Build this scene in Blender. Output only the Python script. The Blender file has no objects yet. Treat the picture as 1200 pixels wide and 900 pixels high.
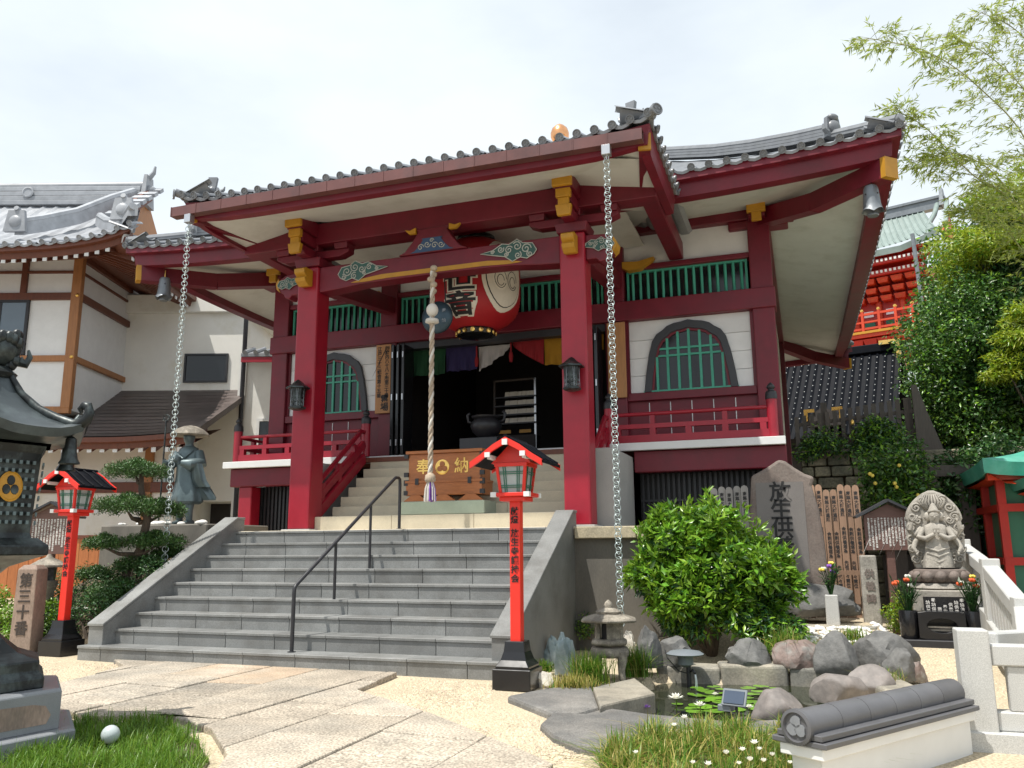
import bpy, bmesh, math, random
from mathutils import Vector, Matrix, noise as mnoise
PI = math.pi
S = bpy.context.scene
COL = S.collection
random.seed(7)
# ------------------------------------------------------------------ camera
F_PX = 975.0
PITCH, YAW, ROLL, EYE = math.radians(11.1), math.radians(19.2), math.radians(0.4), 1.39
_d = Vector((-math.sin(YAW) * math.cos(PITCH), math.cos(YAW) * math.cos(PITCH), math.sin(PITCH)))
_r = Vector((math.cos(YAW), math.sin(YAW), 0))
_u = _r.cross(_d)
_cr, _sr = math.cos(ROLL), math.sin(ROLL)
CR = _cr * _r - _sr * _u
CU = _sr * _r + _cr * _u
cam_d = bpy.data.cameras.new('camera')
cam = bpy.data.objects.new('camera', cam_d)
COL.objects.link(cam)
cam.matrix_world = Matrix(((CR.x, CU.x, -_d.x, 0), (CR.y, CU.y, -_d.y, 0), (CR.z, CU.z, -_d.z, EYE), (0, 0, 0, 1)))
cam_d.sensor_width = 36.0
cam_d.sensor_fit = 'HORIZONTAL'
cam_d.lens = F_PX / 1200 * 36
cam_d.clip_start = 0.05
cam_d.clip_end = 3000
S.camera = cam
# ------------------------------------------------------------------ sky and sun
SUN_DIR = Vector((0.72, 1.0, -2.9)).normalized()        # direction the light travels
to_sun = -SUN_DIR
w = bpy.data.worlds.new('World')
S.world = w
w.use_nodes = True
nt = w.node_tree
nt.nodes.clear()
n_out = nt.nodes.new('ShaderNodeOutputWorld')
n_bg = nt.nodes.new('ShaderNodeBackground')
n_sky = nt.nodes.new('ShaderNodeTexSky')
n_sky.sky_type = 'NISHITA'
n_sky.sun_disc = False
n_sky.sun_elevation = math.asin(to_sun.z)
n_sky.sun_rotation = math.atan2(to_sun.x, to_sun.y)
n_sky.air_density = 1.0
n_sky.dust_density = 2.0
n_bg.inputs['Strength'].default_value = 0.13
n_tc = nt.nodes.new('ShaderNodeTexCoord')
n_map = nt.nodes.new('ShaderNodeMapping')
n_map.inputs['Scale'].default_value = (1.0, 1.0, 2.4)
n_cl = nt.nodes.new('ShaderNodeTexNoise')
n_cl.inputs['Scale'].default_value = 1.7
n_cl.inputs['Detail'].default_value = 6
n_cl.inputs['Roughness'].default_value = 0.52
n_cr = nt.nodes.new('ShaderNodeMapRange')
n_cr.inputs['From Min'].default_value = 0.22
n_cr.inputs['From Max'].default_value = 0.60
n_cr.inputs['To Min'].default_value = 0.55
n_cr.inputs['To Max'].default_value = 0.97
n_mx = nt.nodes.new('ShaderNodeMix')
n_mx.data_type = 'RGBA'
n_mx.inputs['B'].default_value = (6.6, 7.15, 7.5, 1)
nt.links.new(n_tc.outputs['Generated'], n_map.inputs['Vector'])
nt.links.new(n_map.outputs['Vector'], n_cl.inputs['Vector'])
nt.links.new(n_cl.outputs['Fac'], n_cr.inputs['Value'])
nt.links.new(n_cr.outputs['Result'], n_mx.inputs['Factor'])
nt.links.new(n_sky.outputs['Color'], n_mx.inputs['A'])
nt.links.new(n_mx.outputs['Result'], n_bg.inputs['Color'])
nt.links.new(n_bg.outputs['Background'], n_out.inputs['Surface'])
sun_d = bpy.data.lights.new('sun', 'SUN')
sun_d.energy = 5.0
sun_d.angle = math.radians(0.55)
sun_d.color = (1.0, 0.955, 0.88)
sun = bpy.data.objects.new('sun', sun_d)
COL.objects.link(sun)
sun.rotation_euler = SUN_DIR.to_track_quat('-Z', 'Y').to_euler()
sun.location = (-10, -5, 30)
S.view_settings.view_transform = 'Standard'
S.view_settings.look = 'None'
S.view_settings.exposure = 0.22
S.view_settings.gamma = 1.0
S.view_settings.use_curve_mapping = False
S.cycles.max_bounces = 8
S.cycles.transparent_max_bounces = 8
S.cycles.use_denoising = True

# ------------------------------------------------------------------ pixel helpers (a pixel gives a direction only)
CAM = Vector((0, 0, EYE))
HX = Vector((math.cos(YAW), math.sin(YAW), 0))
HD = Vector((-math.sin(YAW), math.cos(YAW), 0))
def ray(x, y):
    return _d * F_PX + CR * (x - 600) - CU * (y - 450)
def onY(x, y, Y):
    v = ray(x, y); return CAM + v * (Y / v.y)
def onX(x, y, X):
    v = ray(x, y); return CAM + v * (X / v.x)
def onZ(x, y, Z):
    v = ray(x, y); return CAM + v * ((Z - EYE) / v.z)
def onD(x, y, d):
    v = ray(x, y); return CAM + v * (d / v.dot(HD))
def lat(x, y, d):                       # local (right, depth, up) in the frame turned with the view
    p = onD(x, y, d); return Vector((p.dot(HX), d, p.z))
def LW(l, d, z=0.0):
    p = HX * l + HD * d; return Vector((p.x, p.y, z))

# ------------------------------------------------------------------ materials
M = {}
def mat(name, col, rough=0.6, var=0.12, scale=6.0, bump=0.0, bscale=60.0, metal=0.0, spec=0.5, ovar=0.06,
        fine=0.0, col2=None, c2scale=2.0, c2thr=0.55, stretch=None, coat=0.0, isl=0.0, trans=0.0, bdist=0.01, rvar=0.08):
    m = bpy.data.materials.new(name)
    m.use_nodes = True
    t = m.node_tree
    b = t.nodes['Principled BSDF']
    L = t.links.new
    tc = t.nodes.new('ShaderNodeTexCoord')
    vec = tc.outputs['Object']
    if stretch:
        mp = t.nodes.new('ShaderNodeMapping'); mp.inputs['Scale'].default_value = stretch
        L(vec, mp.inputs['Vector']); vec = mp.outputs['Vector']
    nz = t.nodes.new('ShaderNodeTexNoise'); nz.inputs['Scale'].default_value = scale; nz.inputs['Detail'].default_value = 5
    nz.inputs['Roughness'].default_value = 0.6
    L(vec, nz.inputs['Vector'])
    base = None
    if col2:
        n2 = t.nodes.new('ShaderNodeTexNoise'); n2.inputs['Scale'].default_value = c2scale; n2.inputs['Detail'].default_value = 7
        n2.inputs['Roughness'].default_value = 0.65
        L(vec, n2.inputs['Vector'])
        r2 = t.nodes.new('ShaderNodeMapRange'); r2.inputs['From Min'].default_value = c2thr - 0.09; r2.inputs['From Max'].default_value = c2thr + 0.09
        L(n2.outputs['Fac'], r2.inputs['Value'])
        mx = t.nodes.new('ShaderNodeMix'); mx.data_type = 'RGBA'
        mx.inputs['A'].default_value = (*col, 1); mx.inputs['B'].default_value = (*col2, 1)
        L(r2.outputs['Result'], mx.inputs['Factor']); base = mx.outputs['Result']
    hsv = t.nodes.new('ShaderNodeHueSaturation')
    if base: L(base, hsv.inputs['Color'])
    else: hsv.inputs['Color'].default_value = (*col, 1)
    mr = t.nodes.new('ShaderNodeMapRange'); mr.inputs['From Min'].default_value = 0.3; mr.inputs['From Max'].default_value = 0.7
    mr.inputs['To Min'].default_value = 1 - var; mr.inputs['To Max'].default_value = 1 + var
    L(nz.outputs['Fac'], mr.inputs['Value'])
    val = mr.outputs['Result']
    def mul(a, lo, hi, src):
        q = t.nodes.new('ShaderNodeMapRange'); q.inputs['To Min'].default_value = lo; q.inputs['To Max'].default_value = hi
        L(src, q.inputs['Value'])
        k = t.nodes.new('ShaderNodeMath'); k.operation = 'MULTIPLY'; L(a, k.inputs[0]); L(q.outputs['Result'], k.inputs[1]); return k.outputs[0]
    if ovar:
        oi = t.nodes.new('ShaderNodeObjectInfo'); val = mul(val, 1 - ovar, 1 + ovar, oi.outputs['Random'])
    if isl:
        gi = t.nodes.new('ShaderNodeNewGeometry'); val = mul(val, 1 - isl, 1 + isl, gi.outputs['Random Per Island'])
        hr = t.nodes.new('ShaderNodeMapRange'); hr.inputs['To Min'].default_value = 0.5 - isl * 0.07; hr.inputs['To Max'].default_value = 0.5 + isl * 0.05
        wn = t.nodes.new('ShaderNodeTexWhiteNoise'); wn.noise_dimensions = '1D'; L(gi.outputs['Random Per Island'], wn.inputs['W'])
        L(wn.outputs['Value'], hr.inputs['Value']); L(hr.outputs['Result'], hsv.inputs['Hue'])
    if fine:
        nf = t.nodes.new('ShaderNodeTexNoise'); nf.inputs['Scale'].default_value = bscale * 1.3; nf.inputs['Detail'].default_value = 3
        L(vec, nf.inputs['Vector'])
        q = t.nodes.new('ShaderNodeMapRange'); q.inputs['From Min'].default_value = 0.32; q.inputs['From Max'].default_value = 0.68
        q.inputs['To Min'].default_value = 1 - fine; q.inputs['To Max'].default_value = 1 + fine
        L(nf.outputs['Fac'], q.inputs['Value'])
        k = t.nodes.new('ShaderNodeMath'); k.operation = 'MULTIPLY'; L(val, k.inputs[0]); L(q.outputs['Result'], k.inputs[1]); val = k.outputs[0]
    L(val, hsv.inputs['Value'])
    L(hsv.outputs['Color'], b.inputs['Base Color'])
    rr = t.nodes.new('ShaderNodeMapRange'); rr.inputs['To Min'].default_value = max(0.02, rough - rvar); rr.inputs['To Max'].default_value = min(1, rough + rvar)
    L(nz.outputs['Fac'], rr.inputs['Value']); L(rr.outputs['Result'], b.inputs['Roughness'])
    b.inputs['Metallic'].default_value = metal
    b.inputs['Specular IOR Level'].default_value = spec
    if coat: b.inputs['Coat Weight'].default_value = coat; b.inputs['Coat Roughness'].default_value = 0.15
    if bump:
        nb = t.nodes.new('ShaderNodeTexNoise'); nb.inputs['Scale'].default_value = bscale; nb.inputs['Detail'].default_value = 4
        L(vec, nb.inputs['Vector'])
        bp = t.nodes.new('ShaderNodeBump'); bp.inputs['Strength'].default_value = bump; bp.inputs['Distance'].default_value = bdist
        L(nb.outputs['Fac'], bp.inputs['Height']); L(bp.outputs['Normal'], b.inputs['Normal'])
    if trans:
        tr = t.nodes.new('ShaderNodeBsdfTranslucent'); L(hsv.outputs['Color'], tr.inputs['Color'])
        ms = t.nodes.new('ShaderNodeMixShader'); ms.inputs['Fac'].default_value = trans
        o = t.nodes['Material Output']
        L(b.outputs['BSDF'], ms.inputs[1]); L(tr.outputs['BSDF'], ms.inputs[2]); L(ms.outputs['Shader'], o.inputs['Surface'])
    M[name] = m
    return m
mat('red_paint_shaded', (0.145, 0.0065, 0.018), 0.46, 0.16, 3.0, bump=0.12, bscale=18, ovar=0.08, col2=(0.115, 0.006, 0.014), c2scale=1.6, c2thr=0.58)  # red darkened for timber under the eaves; shade put into the colour
mat('rail_red', (0.30, 0.009, 0.024), 0.36, 0.10, 4.0, bump=0.06, bscale=25, ovar=0.05)  # the red kept lighter for the sunlit porch pillars and rails
mat('vermilion', (0.72, 0.028, 0.016), 0.38, 0.06, 5.0, bump=0.05, bscale=30)
mat('orange_red', (0.52, 0.045, 0.010), 0.5, 0.12, 4.0)
mat('deep_orange_red', (0.40, 0.016, 0.008), 0.5, 0.12, 4.0)
mat('gold_paint', (0.46, 0.225, 0.014), 0.45, 0.10, 6.0)
mat('gold_metal', (0.85, 0.55, 0.16), 0.28, 0.08, 6.0, metal=1.0)
mat('copper_ball', (0.85, 0.42, 0.20), 0.25, 0.06, 6.0, metal=1.0)
mat('white_paint', (0.72, 0.725, 0.72), 0.5, 0.04, 5.0)
mat('plaster', (0.76, 0.755, 0.72), 0.75, 0.05, 2.0, bump=0.05, bscale=80, col2=(0.66, 0.655, 0.62), c2scale=1.1, c2thr=0.62)
mat('cream_plaster', (0.72, 0.71, 0.665), 0.8, 0.05, 1.5, bump=0.06, bscale=80, col2=(0.62, 0.59, 0.50), c2scale=0.8, c2thr=0.62)
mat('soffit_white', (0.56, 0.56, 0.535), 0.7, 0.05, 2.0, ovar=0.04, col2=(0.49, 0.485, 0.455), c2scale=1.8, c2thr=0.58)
mat('lattice_green', (0.055, 0.34, 0.235), 0.5, 0.12, 8.0)
mat('dark_slate', (0.035, 0.037, 0.043), 0.45, 0.15, 8.0)
mat('black_lacquer', (0.012, 0.012, 0.014), 0.22, 0.1, 8.0)
mat('black_iron', (0.022, 0.022, 0.026), 0.42, 0.15, 10.0, bump=0.05, bscale=60)
mat('dark_glass', (0.010, 0.012, 0.014), 0.12, 0.1, 4.0)
mat('window_glass', (0.10, 0.14, 0.18), 0.06, 0.05, 4.0, spec=0.8)
mat('gutter_brown', (0.155, 0.065, 0.060), 0.40, 0.12, 3.0, metal=0.15, ovar=0.10, col2=(0.125, 0.06, 0.058), c2scale=2.2)
mat('roof_tile', (0.195, 0.205, 0.222), 0.36, 0.16, 5.0, bump=0.08, bscale=60, ovar=0.16, col2=(0.20, 0.21, 0.22), c2scale=3.0)
mat('roof_tile_pale', (0.33, 0.345, 0.37), 0.40, 0.16, 5.0, bump=0.08, bscale=60, ovar=0.14)
mat('brown_shingle', (0.085, 0.066, 0.060), 0.42, 0.18, 3.0, ovar=0.12, col2=(0.12, 0.096, 0.088), c2scale=1.2)
mat('timber', (0.36, 0.155, 0.055), 0.5, 0.16, 3.0, stretch=(8, 8, 1.2), bump=0.06, bscale=20)
mat('dark_timber', (0.135, 0.042, 0.022), 0.5, 0.16, 3.0, stretch=(6, 6, 1.2), bump=0.06, bscale=20)
mat('fence_timber', (0.40, 0.14, 0.045), 0.55, 0.16, 4.0, stretch=(8, 8, 1.0), ovar=0.12)
mat('box_timber', (0.35, 0.12, 0.036), 0.42, 0.16, 4.0, stretch=(2, 8, 10), bump=0.05, bscale=20)
mat('weathered_timber', (0.085, 0.070, 0.060), 0.75, 0.2, 5.0, stretch=(8, 8, 1.2), ovar=0.22, bump=0.1, bscale=30)
mat('notice_timber', (0.16, 0.085, 0.070), 0.6, 0.14, 5.0, stretch=(1.2, 8, 8), bump=0.05, bscale=30)
mat('stupa_timber', (0.30, 0.185, 0.12), 0.7, 0.15, 3.0, stretch=(10, 10, 1.0), ovar=0.14)
mat('stupa_grey', (0.40, 0.37, 0.34), 0.75, 0.15, 3.0, stretch=(10, 10, 1.0), ovar=0.12)
mat('sign_timber', (0.42, 0.20, 0.075), 0.55, 0.15, 3.0, stretch=(10, 10, 1.0))
mat('stair_granite', (0.196, 0.200, 0.196), 0.55, 0.14, 3.0, bump=0.15, bscale=60, fine=0.15, ovar=0.15, bdist=0.004, col2=(0.150, 0.150, 0.143), c2scale=1.7, c2thr=0.56)
mat('beige_stone', (0.55, 0.49, 0.37), 0.6, 0.10, 2.0, bump=0.08, bscale=90, fine=0.08, ovar=0.06, bdist=0.004, col2=(0.44, 0.40, 0.31), c2scale=1.2, c2thr=0.62)
mat('pale_green_stone', (0.36, 0.42, 0.33), 0.6, 0.10, 3.0, bump=0.08, bscale=90, fine=0.08)
mat('grey_slab', (0.36, 0.36, 0.345), 0.65, 0.1, 2.0, bump=0.08, bscale=90, fine=0.1)
mat('concrete', (0.150, 0.138, 0.118), 0.8, 0.16, 1.6, bump=0.15, bscale=40, fine=0.08, col2=(0.105, 0.098, 0.086), c2scale=1.1, c2thr=0.52, stretch=(1.0, 1.0, 0.45))
mat('cap_stone', (0.42, 0.36, 0.25), 0.75, 0.2, 3.0, bump=0.2, bscale=70, fine=0.2, col2=(0.20, 0.18, 0.14), c2scale=2.5, c2thr=0.58)
mat('path_stone', (0.37, 0.32, 0.255), 0.75, 0.20, 2.4, bump=1.0, bscale=42, fine=0.5, ovar=0.2, col2=(0.30, 0.27, 0.225), c2scale=0.9, c2thr=0.56, bdist=0.008)
mat('path_rust', (0.39, 0.30, 0.215), 0.75, 0.20, 2.4, bump=0.7, bscale=42, fine=0.30, ovar=0.08, col2=(0.44, 0.38, 0.30), c2scale=1.0, c2thr=0.52, bdist=0.008)
mat('gravel', (0.50, 0.42, 0.295), 0.9, 0.12, 1.2, bump=1.0, bscale=38, fine=0.34, ovar=0, bdist=0.02, col2=(0.48, 0.405, 0.29), c2scale=0.7, c2thr=0.56)
mat('outer_paving', (0.17, 0.165, 0.155), 0.85, 0.15, 0.8, bump=0.2, bscale=20, col2=(0.13, 0.125, 0.12), c2scale=0.3)
mat('pebble_white', (0.70, 0.69, 0.65), 0.6, 0.15, 5.0, isl=0.15)
mat('rim_stone', (0.29, 0.262, 0.21), 0.8, 0.25, 4.0, bump=0.3, bscale=40, fine=0.15, ovar=0.12, col2=(0.17, 0.165, 0.145), c2scale=1.6, c2thr=0.55)
mat('rim_dark', (0.125, 0.122, 0.116), 0.8, 0.2, 2.2, bump=0.5, bscale=60, fine=0.25, ovar=0.12, col2=(0.19, 0.18, 0.165), c2scale=1.8, c2thr=0.52)
mat('rock_grey', (0.135, 0.133, 0.128), 0.75, 0.2, 8.0, bump=0.6, bscale=16, fine=0.13, col2=(0.10, 0.10, 0.098), c2scale=6.5, c2thr=0.53, bdist=0.02)
mat('rock_red', (0.185, 0.135, 0.118), 0.7, 0.2, 8.0, bump=0.6, bscale=16, fine=0.13, col2=(0.20, 0.19, 0.175), c2scale=6.5, c2thr=0.54, bdist=0.02)
mat('rock_mauve', (0.185, 0.166, 0.155), 0.65, 0.15, 8.0, bump=0.6, bscale=16, fine=0.13, col2=(0.20, 0.175, 0.16), c2scale=6.5, bdist=0.01)
mat('rock_blue', (0.26, 0.335, 0.345), 0.55, 0.2, 4.0, bump=0.4, bscale=14, fine=0.08, col2=(0.40, 0.46, 0.46), c2scale=3.0, c2thr=0.55, bdist=0.02)
mat('rock_white', (0.52, 0.49, 0.43), 0.75, 0.2, 4.0, bump=0.5, bscale=20, fine=0.1, bdist=0.02)
mat('wall_stone', (0.255, 0.225, 0.155), 0.85, 0.25, 2.6, bump=0.6, bscale=22, fine=0.2, ovar=0.2, col2=(0.12, 0.115, 0.08), c2scale=2.4, c2thr=0.52, bdist=0.03)
mat('lantern_stone', (0.17, 0.150, 0.122), 0.8, 0.2, 5.0, bump=0.4, bscale=50, fine=0.2, col2=(0.30, 0.27, 0.22), c2scale=5.0, c2thr=0.55)
mat('statue_stone', (0.34, 0.315, 0.275), 0.8, 0.18, 5.0, bump=0.3, bscale=50, fine=0.15, col2=(0.21, 0.195, 0.17), c2scale=6.0, c2thr=0.56)
mat('white_granite', (0.47, 0.47, 0.455), 0.6, 0.06, 3.0, bump=0.1, bscale=150, fine=0.24, ovar=0.05, bdist=0.003)
mat('monument_stone', (0.165, 0.135, 0.118), 0.75, 0.2, 3.0, bump=0.4, bscale=30, fine=0.12, col2=(0.15, 0.115, 0.10), c2scale=2.0, c2thr=0.55)
mat('monument_panel', (0.165, 0.15, 0.142), 0.6, 0.12, 2.0, bump=0.1, bscale=60, fine=0.06)
mat('post_stone', (0.30, 0.22, 0.175), 0.8, 0.2, 3.0, bump=0.3, bscale=40, fine=0.15, col2=(0.21, 0.16, 0.13), c2scale=2.0, stretch=(1, 1, 0.4))
mat('granite_grey', (0.205, 0.215, 0.23), 0.35, 0.08, 3.0, fine=0.12, bscale=140)
mat('bronze', (0.115, 0.155, 0.165), 0.42, 0.2, 4.0, metal=0.35, bump=0.1, bscale=30, col2=(0.10, 0.135, 0.145), c2scale=3.0)
mat('dark_bronze', (0.018, 0.021, 0.022), 0.40, 0.2, 6.0, metal=0.45, bump=0.08, bscale=40, col2=(0.075, 0.095, 0.095), c2scale=4.0, c2thr=0.56)
mat('bell_metal', (0.19, 0.21, 0.23), 0.45, 0.15, 6.0, metal=0.4)
mat('chain_metal', (0.46, 0.53, 0.53), 0.35, 0.08, 8.0, metal=0.55)
mat('copper_green', (0.05, 0.30, 0.215), 0.55, 0.15, 3.0, col2=(0.10, 0.36, 0.28), c2scale=2.0, stretch=(1, 1, 1))
mat('old_copper', (0.19, 0.245, 0.23), 0.6, 0.12, 3.0, col2=(0.23, 0.29, 0.275), c2scale=1.0)
mat('panel_green', (0.02, 0.15, 0.09), 0.45, 0.1, 3.0)
mat('black_roof', (0.005, 0.006, 0.009), 0.6, 0.15, 4.0, ovar=0.12, spec=0.10)
mat('rope', (0.40, 0.32, 0.24), 0.85, 0.2, 30.0, bump=0.3, bscale=80)
mat('tassel', (0.62, 0.54, 0.50), 0.85, 0.2, 30.0, col2=(0.22, 0.11, 0.34), c2scale=9.0, c2thr=0.5)
mat('gong', (0.045, 0.075, 0.10), 0.40, 0.15, 5.0, metal=0.5)
mat('paper_red', (0.36, 0.008, 0.014), 0.55, 0.08, 4.0)
mat('grit', (0.52, 0.44, 0.32), 0.9, 0.1, 2.0, ovar=0, isl=0.35)
mat('lantern_roof_bronze', (0.055, 0.068, 0.074), 0.38, 0.2, 5.0, metal=0.4, bump=0.08, bscale=40, col2=(0.085, 0.105, 0.11), c2scale=4.0, c2thr=0.55)
mat('rope_white', (0.60, 0.57, 0.52), 0.85, 0.1, 4.0)
mat('paper_white', (0.72, 0.66, 0.56), 0.6, 0.06, 4.0)
mat('ink', (0.012, 0.011, 0.012), 0.6, 0.1, 5.0)
mat('ink_stone', (0.045, 0.035, 0.03), 0.8, 0.1, 5.0)
mat('white_ink', (0.75, 0.72, 0.68), 0.6, 0.05, 5.0)
mat('cloth_green', (0.012, 0.07, 0.028), 0.85, 0.1, 4.0)
mat('cloth_purple', (0.028, 0.02, 0.085), 0.85, 0.1, 4.0)
mat('cloth_white', (0.42, 0.40, 0.39), 0.85, 0.1, 4.0)
mat('cloth_red', (0.27, 0.012, 0.018), 0.85, 0.1, 4.0)
mat('cloth_yellow', (0.40, 0.20, 0.012), 0.85, 0.1, 4.0)
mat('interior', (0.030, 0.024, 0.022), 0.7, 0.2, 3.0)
mat('pearl_glass', (0.42, 0.47, 0.47), 0.25, 0.08, 6.0)
mat('leaf_bush', (0.165, 0.33, 0.028), 0.30, 0.10, 2.0, ovar=0, isl=0.34, trans=0.30, spec=0.5)
mat('leaf_tree', (0.058, 0.138, 0.026), 0.36, 0.15, 1.0, ovar=0, isl=0.40, trans=0.22)
mat('leaf_lime', (0.28, 0.36, 0.02), 0.40, 0.12, 1.0, ovar=0, isl=0.34, trans=0.40)
mat('leaf_bamboo', (0.36, 0.42, 0.12), 0.42, 0.12, 1.0, ovar=0, isl=0.34, trans=0.45)
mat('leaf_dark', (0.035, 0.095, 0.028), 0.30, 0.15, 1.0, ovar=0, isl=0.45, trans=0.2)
mat('needle', (0.055, 0.125, 0.030), 0.45, 0.12, 2.0, ovar=0, isl=0.45, trans=0.15)
mat('leaf_hedge', (0.15, 0.27, 0.025), 0.4, 0.1, 2.0, ovar=0, isl=0.32, trans=0.35)
mat('grass_green', (0.115, 0.235, 0.022), 0.45, 0.12, 1.5, ovar=0, isl=0.38, trans=0.4)
mat('grass_dry', (0.37, 0.33, 0.085), 0.5, 0.12, 1.5, ovar=0, isl=0.34, trans=0.35)
mat('bark', (0.10, 0.075, 0.055), 0.85, 0.25, 6.0, bump=0.6, bscale=18, stretch=(3, 3, 0.7), bdist=0.03)
mat('bamboo_stem', (0.30, 0.30, 0.11), 0.5, 0.1, 4.0)
mat('petal_white', (0.86, 0.85, 0.78), 0.5, 0.04, 4.0, trans=0.3)
mat('petal_yellow', (0.80, 0.62, 0.10), 0.5, 0.04, 4.0)
mat('petal_purple', (0.34, 0.13, 0.62), 0.5, 0.05, 4.0, trans=0.3)
mat('petal_orange', (0.80, 0.14, 0.04), 0.5, 0.05, 4.0, trans=0.3)
mat('lily_pad', (0.13, 0.27, 0.025), 0.30, 0.12, 5.0, ovar=0.25)
mat('carve_green', (0.035, 0.10, 0.085), 0.5, 0.1, 5.0)
mat('carve_blue', (0.035, 0.075, 0.16), 0.5, 0.1, 5.0)
mat('carve_white', (0.42, 0.42, 0.38), 0.5, 0.1, 5.0)
mat('solar', (0.05, 0.07, 0.11), 0.25, 0.1, 5.0)
mat('grey_plastic', (0.16, 0.18, 0.20), 0.45, 0.08, 5.0)
mat('soil', (0.085, 0.065, 0.042), 0.95, 0.25, 4.0, bump=0.6, bscale=40, col2=(0.14, 0.11, 0.06), c2scale=3.0)
mat('tile_cap', (0.105, 0.105, 0.112), 0.42, 0.12, 5.0, ovar=0.10, bump=0.06, bscale=60)
mat('metal_silver', (0.55, 0.56, 0.58), 0.3, 0.05, 5.0, metal=0.8)
# water of the pond: dark greenish, mirror-like
_m = bpy.data.materials.new('pond_water'); _m.use_nodes = True
_b = _m.node_tree.nodes['Principled BSDF']
_b.inputs['Base Color'].default_value = (0.028, 0.032, 0.018, 1); _b.inputs['Roughness'].default_value = 0.03
_n = _m.node_tree.nodes.new('ShaderNodeTexNoise'); _n.inputs['Scale'].default_value = 7
_bp = _m.node_tree.nodes.new('ShaderNodeBump'); _bp.inputs['Strength'].default_value = 0.07; _bp.inputs['Distance'].default_value = 0.02
_m.node_tree.links.new(_n.outputs['Fac'], _bp.inputs['Height']); _m.node_tree.links.new(_bp.outputs['Normal'], _b.inputs['Normal'])
M['pond_water'] = _m
_m = bpy.data.materials.new('water_jet'); _m.use_nodes = True
_b = _m.node_tree.nodes['Principled BSDF']
_b.inputs['Base Color'].default_value = (0.9, 0.95, 0.97, 1); _b.inputs['Roughness'].default_value = 0.1; _b.inputs['Transmission Weight'].default_value = 0.5
M['water_jet'] = _m

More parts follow.
